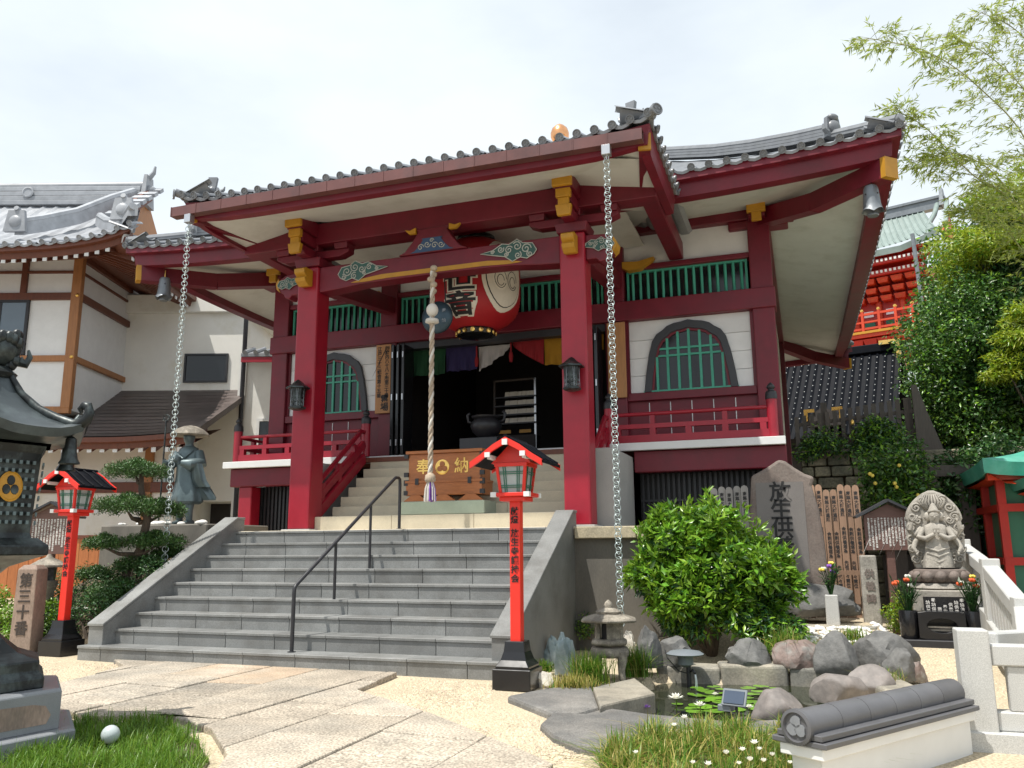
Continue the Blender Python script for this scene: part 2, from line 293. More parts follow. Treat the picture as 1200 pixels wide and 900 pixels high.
# ------------------------------------------------------------------ mesh builder
class B:
    def __init__(s): s.v = []; s.f = []; s.mi = []; s.k = 0
    def add(s, vs, fs):
        o = len(s.v); s.v += [tuple(p) for p in vs]
        for f in fs: s.f.append(tuple(i + o for i in f)); s.mi.append(s.k)
        return s
    def mat(s, k): s.k = k; return s
    def box(s, x0, x1, y0, y1, z0, z1):
        return s.add([(x0,y0,z0),(x1,y0,z0),(x1,y1,z0),(x0,y1,z0),(x0,y0,z1),(x1,y0,z1),(x1,y1,z1),(x0,y1,z1)],
                     [(0,3,2,1),(4,5,6,7),(0,1,5,4),(1,2,6,5),(2,3,7,6),(3,0,4,7)])
    def cbox(s, c, d, rz=0.0, rx=0.0, ry=0.0, top=1.0):
        R_ = Matrix.Rotation(rz, 3, 'Z') @ Matrix.Rotation(ry, 3, 'Y') @ Matrix.Rotation(rx, 3, 'X')
        vs = []
        for z in (-.5, .5):
            k = top if z > 0 else 1.0
            for x, y in ((-.5,-.5),(.5,-.5),(.5,.5),(-.5,.5)):
                vs.append(Vector(c) + R_ @ Vector((x*d[0]*k, y*d[1]*k, z*d[2])))
        return s.add(vs, [(0,3,2,1),(4,5,6,7),(0,1,5,4),(1,2,6,5),(2,3,7,6),(3,0,4,7)])
    def beam(s, p, q, wd, ht, up=(0,0,1)):
        p, q = Vector(p), Vector(q); d = (q - p).normalized(); r = d.cross(Vector(up)).normalized(); u = r.cross(d)
        vs = [b + r*(i*wd/2) + u*(j*ht/2) for b in (p, q) for i, j in ((-1,-1),(1,-1),(1,1),(-1,1))]
        return s.add(vs, [(0,1,2,3),(7,6,5,4),(0,4,5,1),(1,5,6,2),(2,6,7,3),(3,7,4,0)])
    def tube(s, pts, r, n=8, cap=True):
        pts = [Vector(p) for p in pts]; rs = r if isinstance(r, (list, tuple)) else [r]*len(pts)
        o = len(s.v); rings = []; ref = None
        for i, p in enumerate(pts):
            d = (pts[min(i+1, len(pts)-1)] - pts[max(i-1, 0)]).normalized()
            if ref is None:
                ref = Vector((0,0,1)) if abs(d.z) < 0.9 else Vector((1,0,0))
            a = (ref - d*ref.dot(d)).normalized(); ref = a; b = d.cross(a)
            rings.append([p + (a*math.cos(2*PI*k/n) + b*math.sin(2*PI*k/n))*rs[i] for k in range(n)])
        vs = [q for R_ in rings for q in R_]
        fs = [(i*n+k, i*n+(k+1)%n, (i+1)*n+(k+1)%n, (i+1)*n+k) for i in range(len(pts)-1) for k in range(n)]
        if cap: fs += [tuple(range(n-1,-1,-1)), tuple((len(pts)-1)*n+k for k in range(n))]
        return s.add(vs, fs)
    def lathe(s, prof, n=16, c=(0,0,0), sx=1.0, sy=1.0, rot=0.0, cap=True):
        vs = [(c[0] + r*math.cos(rot+2*PI*k/n)*sx, c[1] + r*math.sin(rot+2*PI*k/n)*sy, c[2] + z) for r, z in prof for k in range(n)]
        fs = [(i*n+k, i*n+(k+1)%n, (i+1)*n+(k+1)%n, (i+1)*n+k) for i in range(len(prof)-1) for k in range(n)]
        if cap: fs += [tuple(range(n-1,-1,-1)), tuple((len(prof)-1)*n+k for k in range(n))]
        return s.add(vs, fs)
    def prism(s, out, a, b, axis='y'):
        """outline in two axes, pushed from a to b along the third"""
        def P3(p, t):
            return {'y': (p[0], t, p[1]), 'z': (p[0], p[1], t), 'x': (t, p[0], p[1])}[axis]
        n = len(out)
        return s.add([P3(p, a) for p in out] + [P3(p, b) for p in out],
                     [tuple(range(n-1,-1,-1)), tuple(range(n, 2*n))] + [(i, (i+1)%n, n+(i+1)%n, n+i) for i in range(n)])
    def ring(s, outer, inner, a, b, axis='y', closed=True):
        """band between two outlines of equal length"""
        def P3(p, t):
            return {'y': (p[0], t, p[1]), 'z': (p[0], p[1], t), 'x': (t, p[0], p[1])}[axis]
        n = len(outer); vs = [P3(p, t) for t in (a, b) for o in (outer, inner) for p in o]; fs = []
        for i in range(n if closed else n-1):
            j = (i+1) % n
            fs += [(i, j, n+j, n+i), (2*n+i, 3*n+i, 3*n+j, 2*n+j), (i, 2*n+i, 2*n+j, j), (n+i, n+j, 3*n+j, 3*n+i)]
        if not closed:
            for i in (0, n-1): fs.append((i, n+i, 3*n+i, 2*n+i))
        return s.add(vs, fs)
    def grid(s, rows):
        m = len(rows[0]); vs = [p for r in rows for p in r]
        return s.add(vs, [(i*m+k, i*m+k+1, (i+1)*m+k+1, (i+1)*m+k) for i in range(len(rows)-1) for k in range(m-1)])
    def sphere(s, c, r, nu=12, nv=8, sc=(1,1,1)):
        pr = [(math.sin(PI*i/nv), -math.cos(PI*i/nv)) for i in range(nv+1)]
        pr[0] = (0.02, pr[0][1]); pr[-1] = (0.02, pr[-1][1])
        vs = [(c[0]+r*a*math.cos(2*PI*k/nu)*sc[0], c[1]+r*a*math.sin(2*PI*k/nu)*sc[1], c[2]+r*z*sc[2]) for a, z in pr for k in range(nu)]
        fs = [(i*nu+k, i*nu+(k+1)%nu, (i+1)*nu+(k+1)%nu, (i+1)*nu+k) for i in range(nv) for k in range(nu)]
        fs += [tuple(range(nu-1,-1,-1)), tuple(nv*nu+k for k in range(nu))]
        return s.add(vs, fs)
    def xf(s, m):
        s.v = [tuple(m @ Vector(p)) for p in s.v]; return s
    def join(s, o, m=None):
        vs = [m @ Vector(p) for p in o.v] if m else o.v
        k = len(s.v); s.v += [tuple(p) for p in vs]
        for f, i in zip(o.f, o.mi): s.f.append(tuple(a + k for a in f)); s.mi.append(i)
        return s
    def mesh(s, name, mats, smooth=False, fix=True):
        me = bpy.data.meshes.new(name); me.from_pydata(s.v, [], s.f)
        for m in (mats if isinstance(mats, (list, tuple)) else [mats]): me.materials.append(M[m] if isinstance(m, str) else m)
        if any(s.mi): me.polygons.foreach_set('material_index', s.mi)
        if fix:
            bm = bmesh.new(); bm.from_mesh(me); bmesh.ops.recalc_face_normals(bm, faces=bm.faces); bm.to_mesh(me); bm.free()
        if smooth is True: me.polygons.foreach_set('use_smooth', [True]*len(me.polygons))
        elif smooth:
            me.polygons.foreach_set('use_smooth', [True]*len(me.polygons))
            try: me.set_sharp_from_angle(angle=math.radians(smooth))
            except Exception: pass
        me.update(); return me

def link(name, data, parent=None, loc=None, rotz=0.0, mtx=None):
    o = bpy.data.objects.new(name, data); COL.objects.link(o)
    if mtx is not None: o.matrix_local = mtx
    else:
        if loc is not None: o.location = loc
        if rotz: o.rotation_euler = (0, 0, rotz)
    if parent is not None:
        o.parent = parent
        if parent.name in WORLD:
            o.matrix_parent_inverse = WORLD[parent.name]
    return o
WORLD = {}                                # things whose parts are drawn in world coordinates
def thing(name, label=None, cat=None, loc=(0,0,0), rotz=0.0, group=None, world=False, kind=None):
    o = bpy.data.objects.new(name, None); COL.objects.link(o); o.empty_display_size = 0.2
    o.location = loc; o.rotation_euler = (0, 0, rotz)
    tag(o, label, cat, group, kind)
    if world: WORLD[o.name] = (Matrix.Translation(Vector(loc)) @ Matrix.Rotation(rotz, 4, 'Z')).inverted()
    return o
def tag(o, label=None, cat=None, group=None, kind=None):
    if label: o['label'] = label
    if cat: o['category'] = cat
    if group: o['group'] = group
    if kind: o['kind'] = kind
    return o
def obj(name, b, m, parent=None, smooth=False, bevel=0.0, seg=1, loc=None, rotz=0.0, mtx=None, fix=True):
    me = b.mesh(name, m, smooth, fix) if isinstance(b, B) else b
    o = link(name, me, parent, loc, rotz, mtx)
    if bevel:
        md = o.modifiers.new('bevel', 'BEVEL'); md.width = bevel; md.segments = seg; md.limit_method = 'ANGLE'; md.angle_limit = math.radians(40)
    return o
def copy_tree(o, parent=None, **kw):
    c = o.copy(); COL.objects.link(c)
    if parent is not None: c.parent = parent
    for ch in list(o.children): copy_tree(ch, c)
    for k, v in kw.items(): setattr(c, k, v)
    return c
_tcache = {}
def text_mesh(txt, size, vertical=True, extrude=0.002, offset=0.0, line=1.0):
    """writing as flat geometry in the XZ plane, facing -Y, centred"""
    cu = bpy.data.curves.new('writing', 'FONT')
    cu.body = '\n'.join(txt) if vertical else txt
    cu.size = size; cu.align_x = 'CENTER'; cu.align_y = 'CENTER'; cu.extrude = extrude; cu.offset = offset
    cu.space_line = line; cu.resolution_u = 2
    to = bpy.data.objects.new('writing', cu); COL.objects.link(to)
    bpy.context.view_layer.update()
    me = bpy.data.meshes.new_from_object(to.evaluated_get(bpy.context.evaluated_depsgraph_get()))
    bpy.data.objects.remove(to)
    me.transform(Matrix.Rotation(PI/2, 4, 'X'))
    return me
def writing(name, txt, size, m, parent, mtx, vertical=True, extrude=0.002, offset=0.0, line=1.0, sx=1.0, sz=1.0):
    me = text_mesh(txt, size, vertical, extrude, offset, line)
    if sx != 1.0 or sz != 1.0: me.transform(Matrix.Diagonal((sx, 1, sz, 1)))
    me.materials.clear(); me.materials.append(M[m])
    return link(name, me, parent, mtx=mtx)
T = Matrix.Translation
def RZ(a): return Matrix.Rotation(a, 4, 'Z')
def RX(a): return Matrix.Rotation(a, 4, 'X')
def RY(a): return Matrix.Rotation(a, 4, 'Y')
def swirl(c, r, turns, n=18, plane='xz', flip=1, y=0.0, rot=0.0):
    out = []
    for i in range(n+1):
        t = i/n; a = rot + flip*turns*2*PI*t; q = r*(1-0.85*t)
        p = (c[0]+q*math.cos(a), c[1]+q*math.sin(a))
        out.append((p[0], y, p[1]) if plane == 'xz' else (y, p[0], p[1]))
    return out
# ================================================================== GROUND
def sstep(a, b, x):
    t = max(0.0, min(1.0, (x-a)/(b-a))); return t*t*(3-2*t)
POND = [(-2.05,7.95),(-1.75,7.45),(-1.35,7.2),(-0.7,7.1),(-0.15,7.35),(0.0,7.9),(0.15,8.6),(0.38,9.25),(0.3,9.72),(-0.3,9.85),(-1.0,9.72),(-1.72,9.68),(-1.62,9.2),(-1.95,8.7),(-2.25,8.35)]
def inpoly(x, y, P_):
    c = False; n = len(P_)
    for i in range(n):
        x1, y1 = P_[i]; x2, y2 = P_[(i+1) % n]
        if (y1 > y) != (y2 > y) and x < (x2-x1)*(y-y1)/(y2-y1)+x1: c = not c
    return c
def gz(x, y):
    z = 0.0
    z += (0.34-0.19*sstep(0.75, 1.0, x))*sstep(10.7, 11.9, y)*sstep(-2.8, -1.6, x)
    z += 0.35*sstep(2.15, 2.3, x)*sstep(8.5, 10, y)
    z += 0.45*sstep(-9.4, -11.0, x)*sstep(8.8, 10.5, y)
    if inpoly(x, y, POND): z -= 0.42
    return z
def axis(dense, lo, hi, st):
    a = [-400, -150, -60, -30, -20, -16]
    x = lo
    while x <= hi: a.append(round(x, 3)); x += st
    return a + [hi+2, hi+5, hi+9, hi+15, 40, 70, 160, 400]
gx = sorted(set(axis(1, -13.0, 6.0, 0.25))); gy = sorted(set(axis(1, 1.0, 24.0, 0.25)))
gb = B().grid([[(x, y, gz(x, y) + (0.012*mnoise.noise((x*1.3, y*1.3, 0)) if -13 < x < 6 and 1 < y < 9 else 0)) for x in gx] for y in gy])
tag(obj('ground', gb, 'gravel', smooth=True), kind='structure')
tag(obj('upper_terrace', B().box(-0.02, 9, 18.35, 24, 2.9, 3.215), 'soil'), kind='structure')
far_b = B().ring([(-400,-400),(400,-400),(400,400),(-400,400)], [(-14,-2.5),(7,-2.5),(7,24),(-14,24)], 0.02, 0.03, 'z')
tag(obj('outer_paving', far_b, 'outer_paving'), kind='structure')

# the stone path: each slab a piece
path = thing('stone_path', None, None, (-5.5, 7, 0), world=True, kind='structure')
PATH = [(-8.3,8.62),(-4.35,8.6),(-4.22,7.5),(-3.0,6.6),(-2.25,5.95),(-1.7,5.45),(-0.9,4.6),(-0.3,3.0),(-2.5,2.4),(-3.4,4.3),(-3.75,4.95),(-4.4,5.6),(-5.1,5.95),(-5.75,5.72),(-7.2,6.2),(-7.35,6.75),(-7.5,7.5),(-7.72,8.2)]
def clip(poly, x0, x1, y0, y1):
    for ax, v, keep in ((0, x0, 1), (0, x1, -1), (1, y0, 1), (1, y1, -1)):
        out = []
        for i in range(len(poly)):
            a, b = poly[i-1], poly[i]
            ia, ib = (a[ax]-v)*keep >= 0, (b[ax]-v)*keep >= 0
            if ia != ib:
                t = (v-a[ax])/(b[ax]-a[ax]); out.append((a[0]+t*(b[0]-a[0]), a[1]+t*(b[1]-a[1])))
            if ib: out.append(b)
        poly = out
        if not poly: return []
    return poly
rnd = random.Random(3)
def cliph(poly, px, py, nx, ny):             # keep the side where (p-p0).n >= 0
    out = []
    for i in range(len(poly)):
        a, b = poly[i-1], poly[i]; da = (a[0]-px)*nx+(a[1]-py)*ny; db = (b[0]-px)*nx+(b[1]-py)*ny
        if (da >= 0) != (db >= 0): t = da/(da-db); out.append((a[0]+t*(b[0]-a[0]), a[1]+t*(b[1]-a[1])))
        if db >= 0: out.append(b)
    return out
xs = [-8.4, -7.5, -6.75, -5.95, -5.3, -4.55, -3.9, -3.1, -2.3, -1.6, -0.8, 0.2]
sl = [rnd.uniform(-0.025, 0.025) for _ in xs]           # the long joints are not quite parallel
for i in range(len(xs)-1):
    strip_ = cliph(cliph(PATH, xs[i]+0.009, 5, 1, sl[i]), xs[i+1]-0.009, 5, -1, -sl[i+1])
    y = 2.2 + rnd.uniform(0, 0.9); k0 = rnd.uniform(-0.12, 0.12)
    while y < 8.7 and strip_:
        ln = rnd.choice((0.7, 0.95, 1.2, 1.6, 1.9))*rnd.uniform(0.9, 1.1); k1 = rnd.uniform(-0.12, 0.12)
        xm = (xs[i]+xs[i+1])/2
        pc = cliph(cliph(strip_, xm, y+0.008, k0, 1), xm, min(y+ln, 8.68)-0.008, -k1, -1)
        ar = abs(sum(pc[k-1][0]*pc[k][1]-pc[k][0]*pc[k-1][1] for k in range(len(pc))))/2 if pc else 0
        if ar > 0.02:
            t = 0.052 + rnd.uniform(-0.007, 0.007)
            rust = (-6.8 < xm < -5.2) and y+ln > 8.3
            obj('slab', B().prism(pc, -0.05, t, 'z'), 'path_rust' if rust else 'path_stone', path, bevel=0.012, seg=2)
        y += ln; k0 = k1
# mortar bed under the joints
tag(obj('path_bed', B().prism([(-8.28,8.6),(-4.37,8.58),(-4.25,7.48),(-3.02,6.56),(-2.28,5.9),(-1.75,5.4),(-0.95,4.55),(-0.4,3.05),(-2.5,2.5),(-3.36,4.35),(-3.72,5.0),(-4.4,5.66),(-5.1,6.0),(-5.75,5.8),(-7.1,6.25),(-7.25,6.75),(-7.4,7.5),(-7.66,8.2)], -0.04, 0.036, 'z'), 'rim_dark', path), kind='stuff')

# ================================================================== GRANITE STAIRS
RIS, TRD, SY = 0.185, 0.34, 8.70
stairs = thing('stone_stairs', 'wide grey granite stairs of nine steps leading up to the red temple hall', 'stairs', (-6.0, 8.7, 0), world=True)
rnd = random.Random(5)
for k in range(1, 10):
    y0 = SY + TRD*(k-1); z1 = RIS*k
    xl, xr = (-8.98, -3.02) if k == 1 else (-8.72, -3.32)
    if k == 9: xl, xr = -8.72, -3.32
    x = xl - rnd.uniform(0.0, 0.55); wd = 0.72
    while x < xr - 0.02:
        a, b = max(x, xl), min(x+wd, xr)
        if b - a > 0.05:
            bb = B()
            bb.box(a+0.003, b-0.003, y0, y0+TRD+0.02, z1-RIS-0.02, z1-0.035)             # riser block
            bb.box(a+0.002, b-0.002, y0-0.018, y0+TRD+(0.0 if k < 9 else 0.1), z1-0.034, z1)  # tread slab with nosing
            o = obj('stone_block', bb, 'stair_granite', stairs, bevel=0.004)
        x += wd
obj('core', B().prism([(8.74, -0.1), (11.5, -0.1), (11.5, 1.60), (8.74+TRD*8, 1.60)] + [p for k in range(8, 0, -1) for p in ((8.74+TRD*k, RIS*k-0.06), (8.74+TRD*(k-1), RIS*k-0.06))], -8.72, -3.32, 'x'), 'concrete', stairs)
for x0, x1 in ((-8.95, -8.71), (-3.33, -3.09)):
    pr = B().prism([(8.82, -0.1), (8.82, 0.42), (11.44, 1.86), (11.62, 1.86), (11.62, -0.1)], x0, x1, 'x')
    obj('side_wall', pr, 'stair_granite', stairs, bevel=0.008, seg=2)
    cp = B().prism([(8.80, 0.418), (8.80, 0.455), (11.43, 1.90), (11.62, 1.90), (11.62, 1.862), (11.44, 1.862)], x0-0.012, x1+0.012, 'x')
    obj('coping', cp, 'stair_granite', stairs, bevel=0.006)

# ================================================================== STYLOBATE (raised stone base of the hall)
base = thing('foundation_platform', 'concrete and beige stone base under the red temple hall', 'foundation', (-5.5, 14, 0), world=True)
obj('retaining_wall', B().box(-11.0, -1.42, 11.50, 13.74, -0.2, 1.50), 'concrete', base)
obj('retaining_wall', B().box(-11.0, -0.05, 13.745, 26.6, -0.2, 1.50), 'concrete', base)
for a, b in ((-3.07, -2.2), (-2.195, -1.40), (-10.98, -8.97)):
    obj('coping', B().box(a+0.004, b-0.004, 11.40, 12.0, 1.502, 1.665), 'cap_stone', base, bevel=0.012, seg=2)
obj('paving', B().box(-11.0, -1.43, 11.60, 13.74, 1.50, 1.66), 'beige_stone', base)
obj('paving', B().box(-11.0, -0.05, 13.745, 26.6, 1.50, 1.66), 'beige_stone', base)
for a, b in ((-8.95, -7.75), (-7.745, -6.4), (-6.395, -4.9), (-4.895, -3.5), (-3.495, -3.08)):
    obj('paving_slab', B().box(a, b-0.004, 11.452, 11.9, 1.55, 1.672), 'beige_stone', base, bevel=0.006)
# beige porch steps
psteps = thing('porch_steps', 'beige stone steps rising between the red porch pillars to the hall door', 'stairs', (-5.5, 12.3, 1.665), world=True)
PX0, PX1 = -7.62, -3.4
for k in range(7):
    z1 = 1.90 + k*0.183; y0 = 11.98 if k == 0 else 12.52 + 0.255*(k-1)
    y1 = 13.95
    n = 3
    for j in range(n):
        a, b = PX0 + (PX1-PX0)*j/n, PX0 + (PX1-PX0)*(j+1)/n
        off = 0.0 if j in (0,) else (0.35 if k % 2 else 0.0)
        a += off if j else 0; b += (0.35 if k % 2 else 0.0) if j < n-1 else 0
        yb = (12.52 + 0.255*k + 0.05) if k < 6 else y1
        obj('step_block', B().box(a+0.002, b-0.002, y0, yb, z1-(0.235 if k == 0 else 0.183)+0.001, z1), 'beige_stone', psteps, bevel=0.008, seg=2)
obj('core', B().prism([(12.0,1.66)]+[(12.1,1.62),(13.9,1.62),(13.9,2.9)]+[(12.56+0.255*k, 1.88+0.183*k) for k in range(5,-1,-1)], PX0+0.02, PX1-0.02, 'x'), 'beige_stone', psteps)
obj('side_slab', B().box(PX1+0.33, PX1+0.72, 12.3, 13.85, 1.66, 2.86), 'grey_slab', psteps, bevel=0.01)
obj('side_slab', B().box(PX0-0.62, PX0-0.30, 12.5, 13.85, 1.66, 2.86), 'grey_slab', psteps, bevel=0.01)

# ================================================================== TEMPLE HALL
XC = -5.48
hall = thing('temple_hall', 'red temple hall with grey tiled roof and wide porch above the granite stairs', 'temple', (XC, 15, 1.665), world=True)
FL = 3.05
COLX = [-10.45, -7.84, -3.12, -0.46]
CW = 0.38
CF = 15.0 - CW/2
# columns
for x in COLX:
    for y in (15.0, 25.0) if x in (COLX[0], COLX[-1]) else (15.0,):
        obj('column', B().box(x-CW/2, x+CW/2, y-CW/2, y+CW/2, 1.66, 7.18), 'red_paint_shaded', hall, bevel=0.02, seg=2)
# side and back walls
obj('side_wall', B().box(-0.52, -0.40, 15.2, 24.8, 1.66, 7.3), 'plaster', hall)
obj('side_wall', B().box(-10.51, -10.39, 15.2, 24.8, 1.66, 7.3), 'plaster', hall)
obj('back_wall', B().box(-10.3, -0.6, 24.9, 25.05, 1.66, 7.3), 'plaster', hall)
# long beams across the front
def hbeam(name, y, z0, z1, dep, x0=COLX[0]-0.19, x1=COLX[-1]+0.19, m='red_paint_shaded', bev=0.015):
    return obj(name, B().box(x0, x1, y-dep/2, y+dep/2, z0, z1), m, hall, bevel=bev, seg=2)
hbeam('tie_beam', 14.995, 5.50, 5.87, 0.46, COLX[0]-0.22, COLX[-1]+0.22)
hbeam('head_rail', 14.97, 6.48, 6.58, 0.24, COLX[0]+0.15, COLX[-1]-0.15)
hbeam('wall_plate', 15.0, 7.17, 7.52, 0.44, COLX[0]-0.5, COLX[-1]+0.62)
hbeam('floor_beam', 13.95, 2.60, 2.955, 0.22, -10.78, PX0-0.64)
hbeam('floor_beam', 13.95, 2.60, 2.955, 0.22, PX1+0.74, -0.22)
obj('eave_beam', B().box(COLX[-1]-0.2, COLX[-1]+0.2, 15.0, 25.2, 7.18, 7.5), 'red_paint_shaded', hall, bevel=0.015)
obj('eave_beam', B().box(COLX[0]-0.2, COLX[0]+0.2, 15.0, 25.2, 7.18, 7.5), 'red_paint_shaded', hall, bevel=0.015)
# terrace
obj('terrace_floor', B().box(-10.85, -0.24, 13.78, 14.85, 2.965, 3.05), 'dark_timber', hall)
for a, b in ((-10.87, PX0-0.28), (PX1+0.31, -0.22)):
    obj('terrace_edge', B().box(a, b, 13.70, 13.80, 2.958, 3.085), 'white_paint', hall, bevel=0.006)
obj('terrace_edge', B().box(PX0-0.27, PX1+0.30, 13.88, 13.99, 2.962, 3.085), 'white_paint', hall, bevel=0.006)
for x in (-10.45, -8.9, -0.46):
    obj('terrace_post', B().box(x-0.15, x+0.15, 13.9, 14.2, 1.66, 2.60), 'rail_red', hall, bevel=0.015)
# black slatted screen below the terrace
scr = obj('crawl_screen', B().box(PX1+0.74, -0.3, 14.32, 14.36, 1.66, 2.62), 'ink', hall)
for i in range(30):
    x = PX1+0.80 + i*0.087
    if x < -0.36: obj('slat', B().box(x-0.021, x+0.021, 14.27, 14.32, 1.70, 2.60), 'black_iron', scr)
for z in (1.78, 2.15): obj('slat_rail', B().box(PX1+0.76, -0.32, 14.255, 14.27, z-0.02, z+0.02), 'black_iron', scr)
scr = obj('crawl_screen', B().box(-10.6, PX0-0.65, 14.32, 14.36, 1.66, 2.62), 'ink', hall)
for i in range(26):
    x = -10.5 + i*0.087
    obj('slat', B().box(x-0.021, x+0.021, 14.27, 14.32, 1.70, 2.60), 'black_iron', scr)

# bell-shaped window outline, unit: centre x, z from 0
def bell(wd, ht, n=10):
    h = wd/2
    pts = [(-h, 0), (-h*0.955, ht*0.25), (-h*0.88, ht*0.52), (-h*0.80, ht*0.72), (-h*0.70, ht*0.82), (-h*0.56, ht*0.875), (-h*0.46, ht*0.93), (-h*0.30, ht*0.965), (-h*0.14, ht*0.978), (0, ht)]
    return pts + [(-a, b) for a, b in pts[-2::-1]]
def window_bay(x0, x1):
    """wall of one side bay between two columns"""
    xm = (x0+x1)/2
    # lower red wainscot with thin white joint strips
    wz = obj('wainscot', B().box(x0, x1, 14.93, 15.0, 3.05, 4.0), 'red_paint_shaded', hall)
    for i in range(1, 6):
        x = x0 + (x1-x0)*i/6
        obj('joint_strip', B().box(x-0.007, x+0.007, 14.918, 14.93, 3.12, 3.95), 'white_paint', wz)
    obj('sill_rail', B().box(x0, x1, 14.84, 14.98, 3.985, 4.135), 'red_paint_shaded', hall, bevel=0.01)
    obj('foot_rail', B().box(x0, x1, 14.86, 14.98, 3.06, 3.20), 'red_paint_shaded', hall, bevel=0.01)
    # white boards
    hs = [4.14, 4.46, 4.79, 5.13, 5.5]
    for a, b in zip(hs[:-1], hs[1:]):
        obj('wall_board', B().box(x0+0.05, x1-0.05, 14.93, 14.99, a+0.003, b-0.003), 'white_paint', hall, bevel=0.004)
    obj('wall_backing', B().box(x0, x1, 14.965, 15.03, 4.13, 5.5), 'stupa_grey', hall)
    for x in (x0+0.025, x1-0.025):
        obj('wall_trim', B().box(x-0.026, x+0.026, 14.89, 14.98, 4.137, 5.498), 'red_paint_shaded', hall)
    # window
    win = thing_part('window', hall, (xm, 14.93, 4.138))
    wd, ht = 1.66, 1.30
    o_ = bell(wd, ht); i_ = bell(wd-0.26, ht-0.15)
    obj('frame', B().ring(o_, i_, -0.075, 0.0, 'y', closed=False), 'dark_slate', win, bevel=0.008)
    i2 = bell(wd-0.34, ht-0.19)
    obj('inner_trim', B().ring(i_, i2, -0.045, 0.0, 'y', closed=False), 'red_paint_shaded', win)
    obj('pane', B().prism(bell(wd-0.24, ht-0.14), -0.012, -0.004, 'y'), 'dark_glass', win)
    obj('sill', B().box(-wd/2-0.01, wd/2+0.01, -0.06, 0, -0.003, 0.03), 'lattice_green', win)
    def top(x):
        P_ = bell(wd-0.30, ht-0.17)
        for (a, za), (b, zb) in zip(P_[:-1], P_[1:]):
            if a <= x <= b: return za + (zb-za)*(x-a)/(b-a+1e-9)
        return 0.3
    for j in range(7):
        x = (j-3)*0.195
        obj('bar', B().box(x-0.022, x+0.022, -0.046, -0.014, 0.03, top(x)), 'lattice_green', win)
    for z in (0.66, 0.79):
        h = 0.60
        obj('bar', B().box(-h, h, -0.040, -0.02, z-0.018, z+0.018), 'lattice_green', win)
def thing_part(name, parent, loc):
    o = bpy.data.objects.new(name, None); COL.objects.link(o); o.location = loc; o.empty_display_size = 0.1
    o.parent = parent
    if parent.name in WORLD: o.matrix_parent_inverse = WORLD[parent.name]
    return o
window_bay(COLX[2]+CW/2, COLX[3]-CW/2)
window_bay(COLX[0]+CW/2, COLX[1]-CW/2)
# upper lattices and white panels
def lattice(x0, x1, n, fill='dark_glass'):
    g = obj('transom', B().box(x0, x1, 14.99, 15.02, 5.87, 6.48), fill, hall)
    obj('transom_frame', B().ring([(x0,5.875),(x1,5.875),(x1,6.478),(x0,6.478)], [(x0+0.04,5.91),(x1-0.04,5.91),(x1-0.04,6.44),(x0+0.04,6.44)], 14.93, 14.985, 'y'), 'lattice_green', g)
    for i in range(n):
        x = x0+0.04 + (x1-x0-0.08)*(i+0.5)/n
        obj('slat', B().cbox((x, 14.955, 6.175), (0.042, 0.042, 0.53), rz=0.5), 'lattice_green', g)
lattice(COLX[2]+CW/2+0.04, COLX[3]-CW/2-0.04, 15)
lattice(COLX[0]+CW/2+0.04, COLX[1]-CW/2-0.04, 15)
lattice(COLX[1]+CW/2+0.04, XC-0.12, 14); lattice(XC+0.12, COLX[2]-CW/2-0.04, 14)
obj('post', B().box(XC-0.12, XC+0.12, 14.86, 15.05, 5.87, 6.5), 'red_paint_shaded', hall)
for i in range(3):
    a, b = COLX[i]+CW/2, COLX[i+1]-CW/2
    obj('wall_panel', B().box(a, b, 14.95, 15.02, 6.58, 7.18), 'white_paint', hall)
# interior of the hall
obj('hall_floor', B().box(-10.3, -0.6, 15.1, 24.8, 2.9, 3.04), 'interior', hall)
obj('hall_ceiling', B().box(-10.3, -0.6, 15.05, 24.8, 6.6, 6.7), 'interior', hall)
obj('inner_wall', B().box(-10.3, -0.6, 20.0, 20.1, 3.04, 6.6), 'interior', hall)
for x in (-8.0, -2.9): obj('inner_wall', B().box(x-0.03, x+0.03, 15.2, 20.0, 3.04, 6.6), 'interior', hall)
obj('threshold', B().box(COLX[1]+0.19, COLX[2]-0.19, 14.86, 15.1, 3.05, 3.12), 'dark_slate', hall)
for z, y in ((5.43, 14.98),): obj('lintel', B().box(COLX[1]+0.19, COLX[2]-0.19, 14.88, 15.08, 5.36, 5.5), 'dark_slate', hall)
# folded doors
for sx, x0 in ((1, COLX[1]+0.26), (-1, COLX[2]-0.24)):
    for k in range(3):
        x = x0 + sx*(0.05+0.115*k)
        d = obj('door_leaf', B().box(x-0.03, x+0.03, 14.42, 14.84, 3.09, 5.36), 'black_lacquer', hall, bevel=0.006)
        for z in (3.4, 4.3, 5.15): obj('hinge', B().box(x-0.012, x+0.012, 14.41, 14.42, z-0.06, z+0.06), 'metal_silver', d)
# central bracket blocks under the wall plate: heads on the columns
for x in (COLX[0], COLX[-1], COLX[1], COLX[2]):
    bb = B()
    bb.box(x-0.52, x+0.52, 14.83, 15.17, 7.02, 7.175); 
    bb.box(x-0.15, x+0.15, 14.50, 14.83, 7.10, 7.42)
    obj('bracket', bb, 'red_paint_shaded', hall, bevel=0.03, seg=3)
    nb = B().box(x-0.16, x+0.16, 14.42, 14.50, 7.16, 7.43); nb.box(x-0.085, x+0.085, 14.425, 14.50, 7.0, 7.16)
    obj('beam_end', nb, 'gold_paint', hall, bevel=0.008)

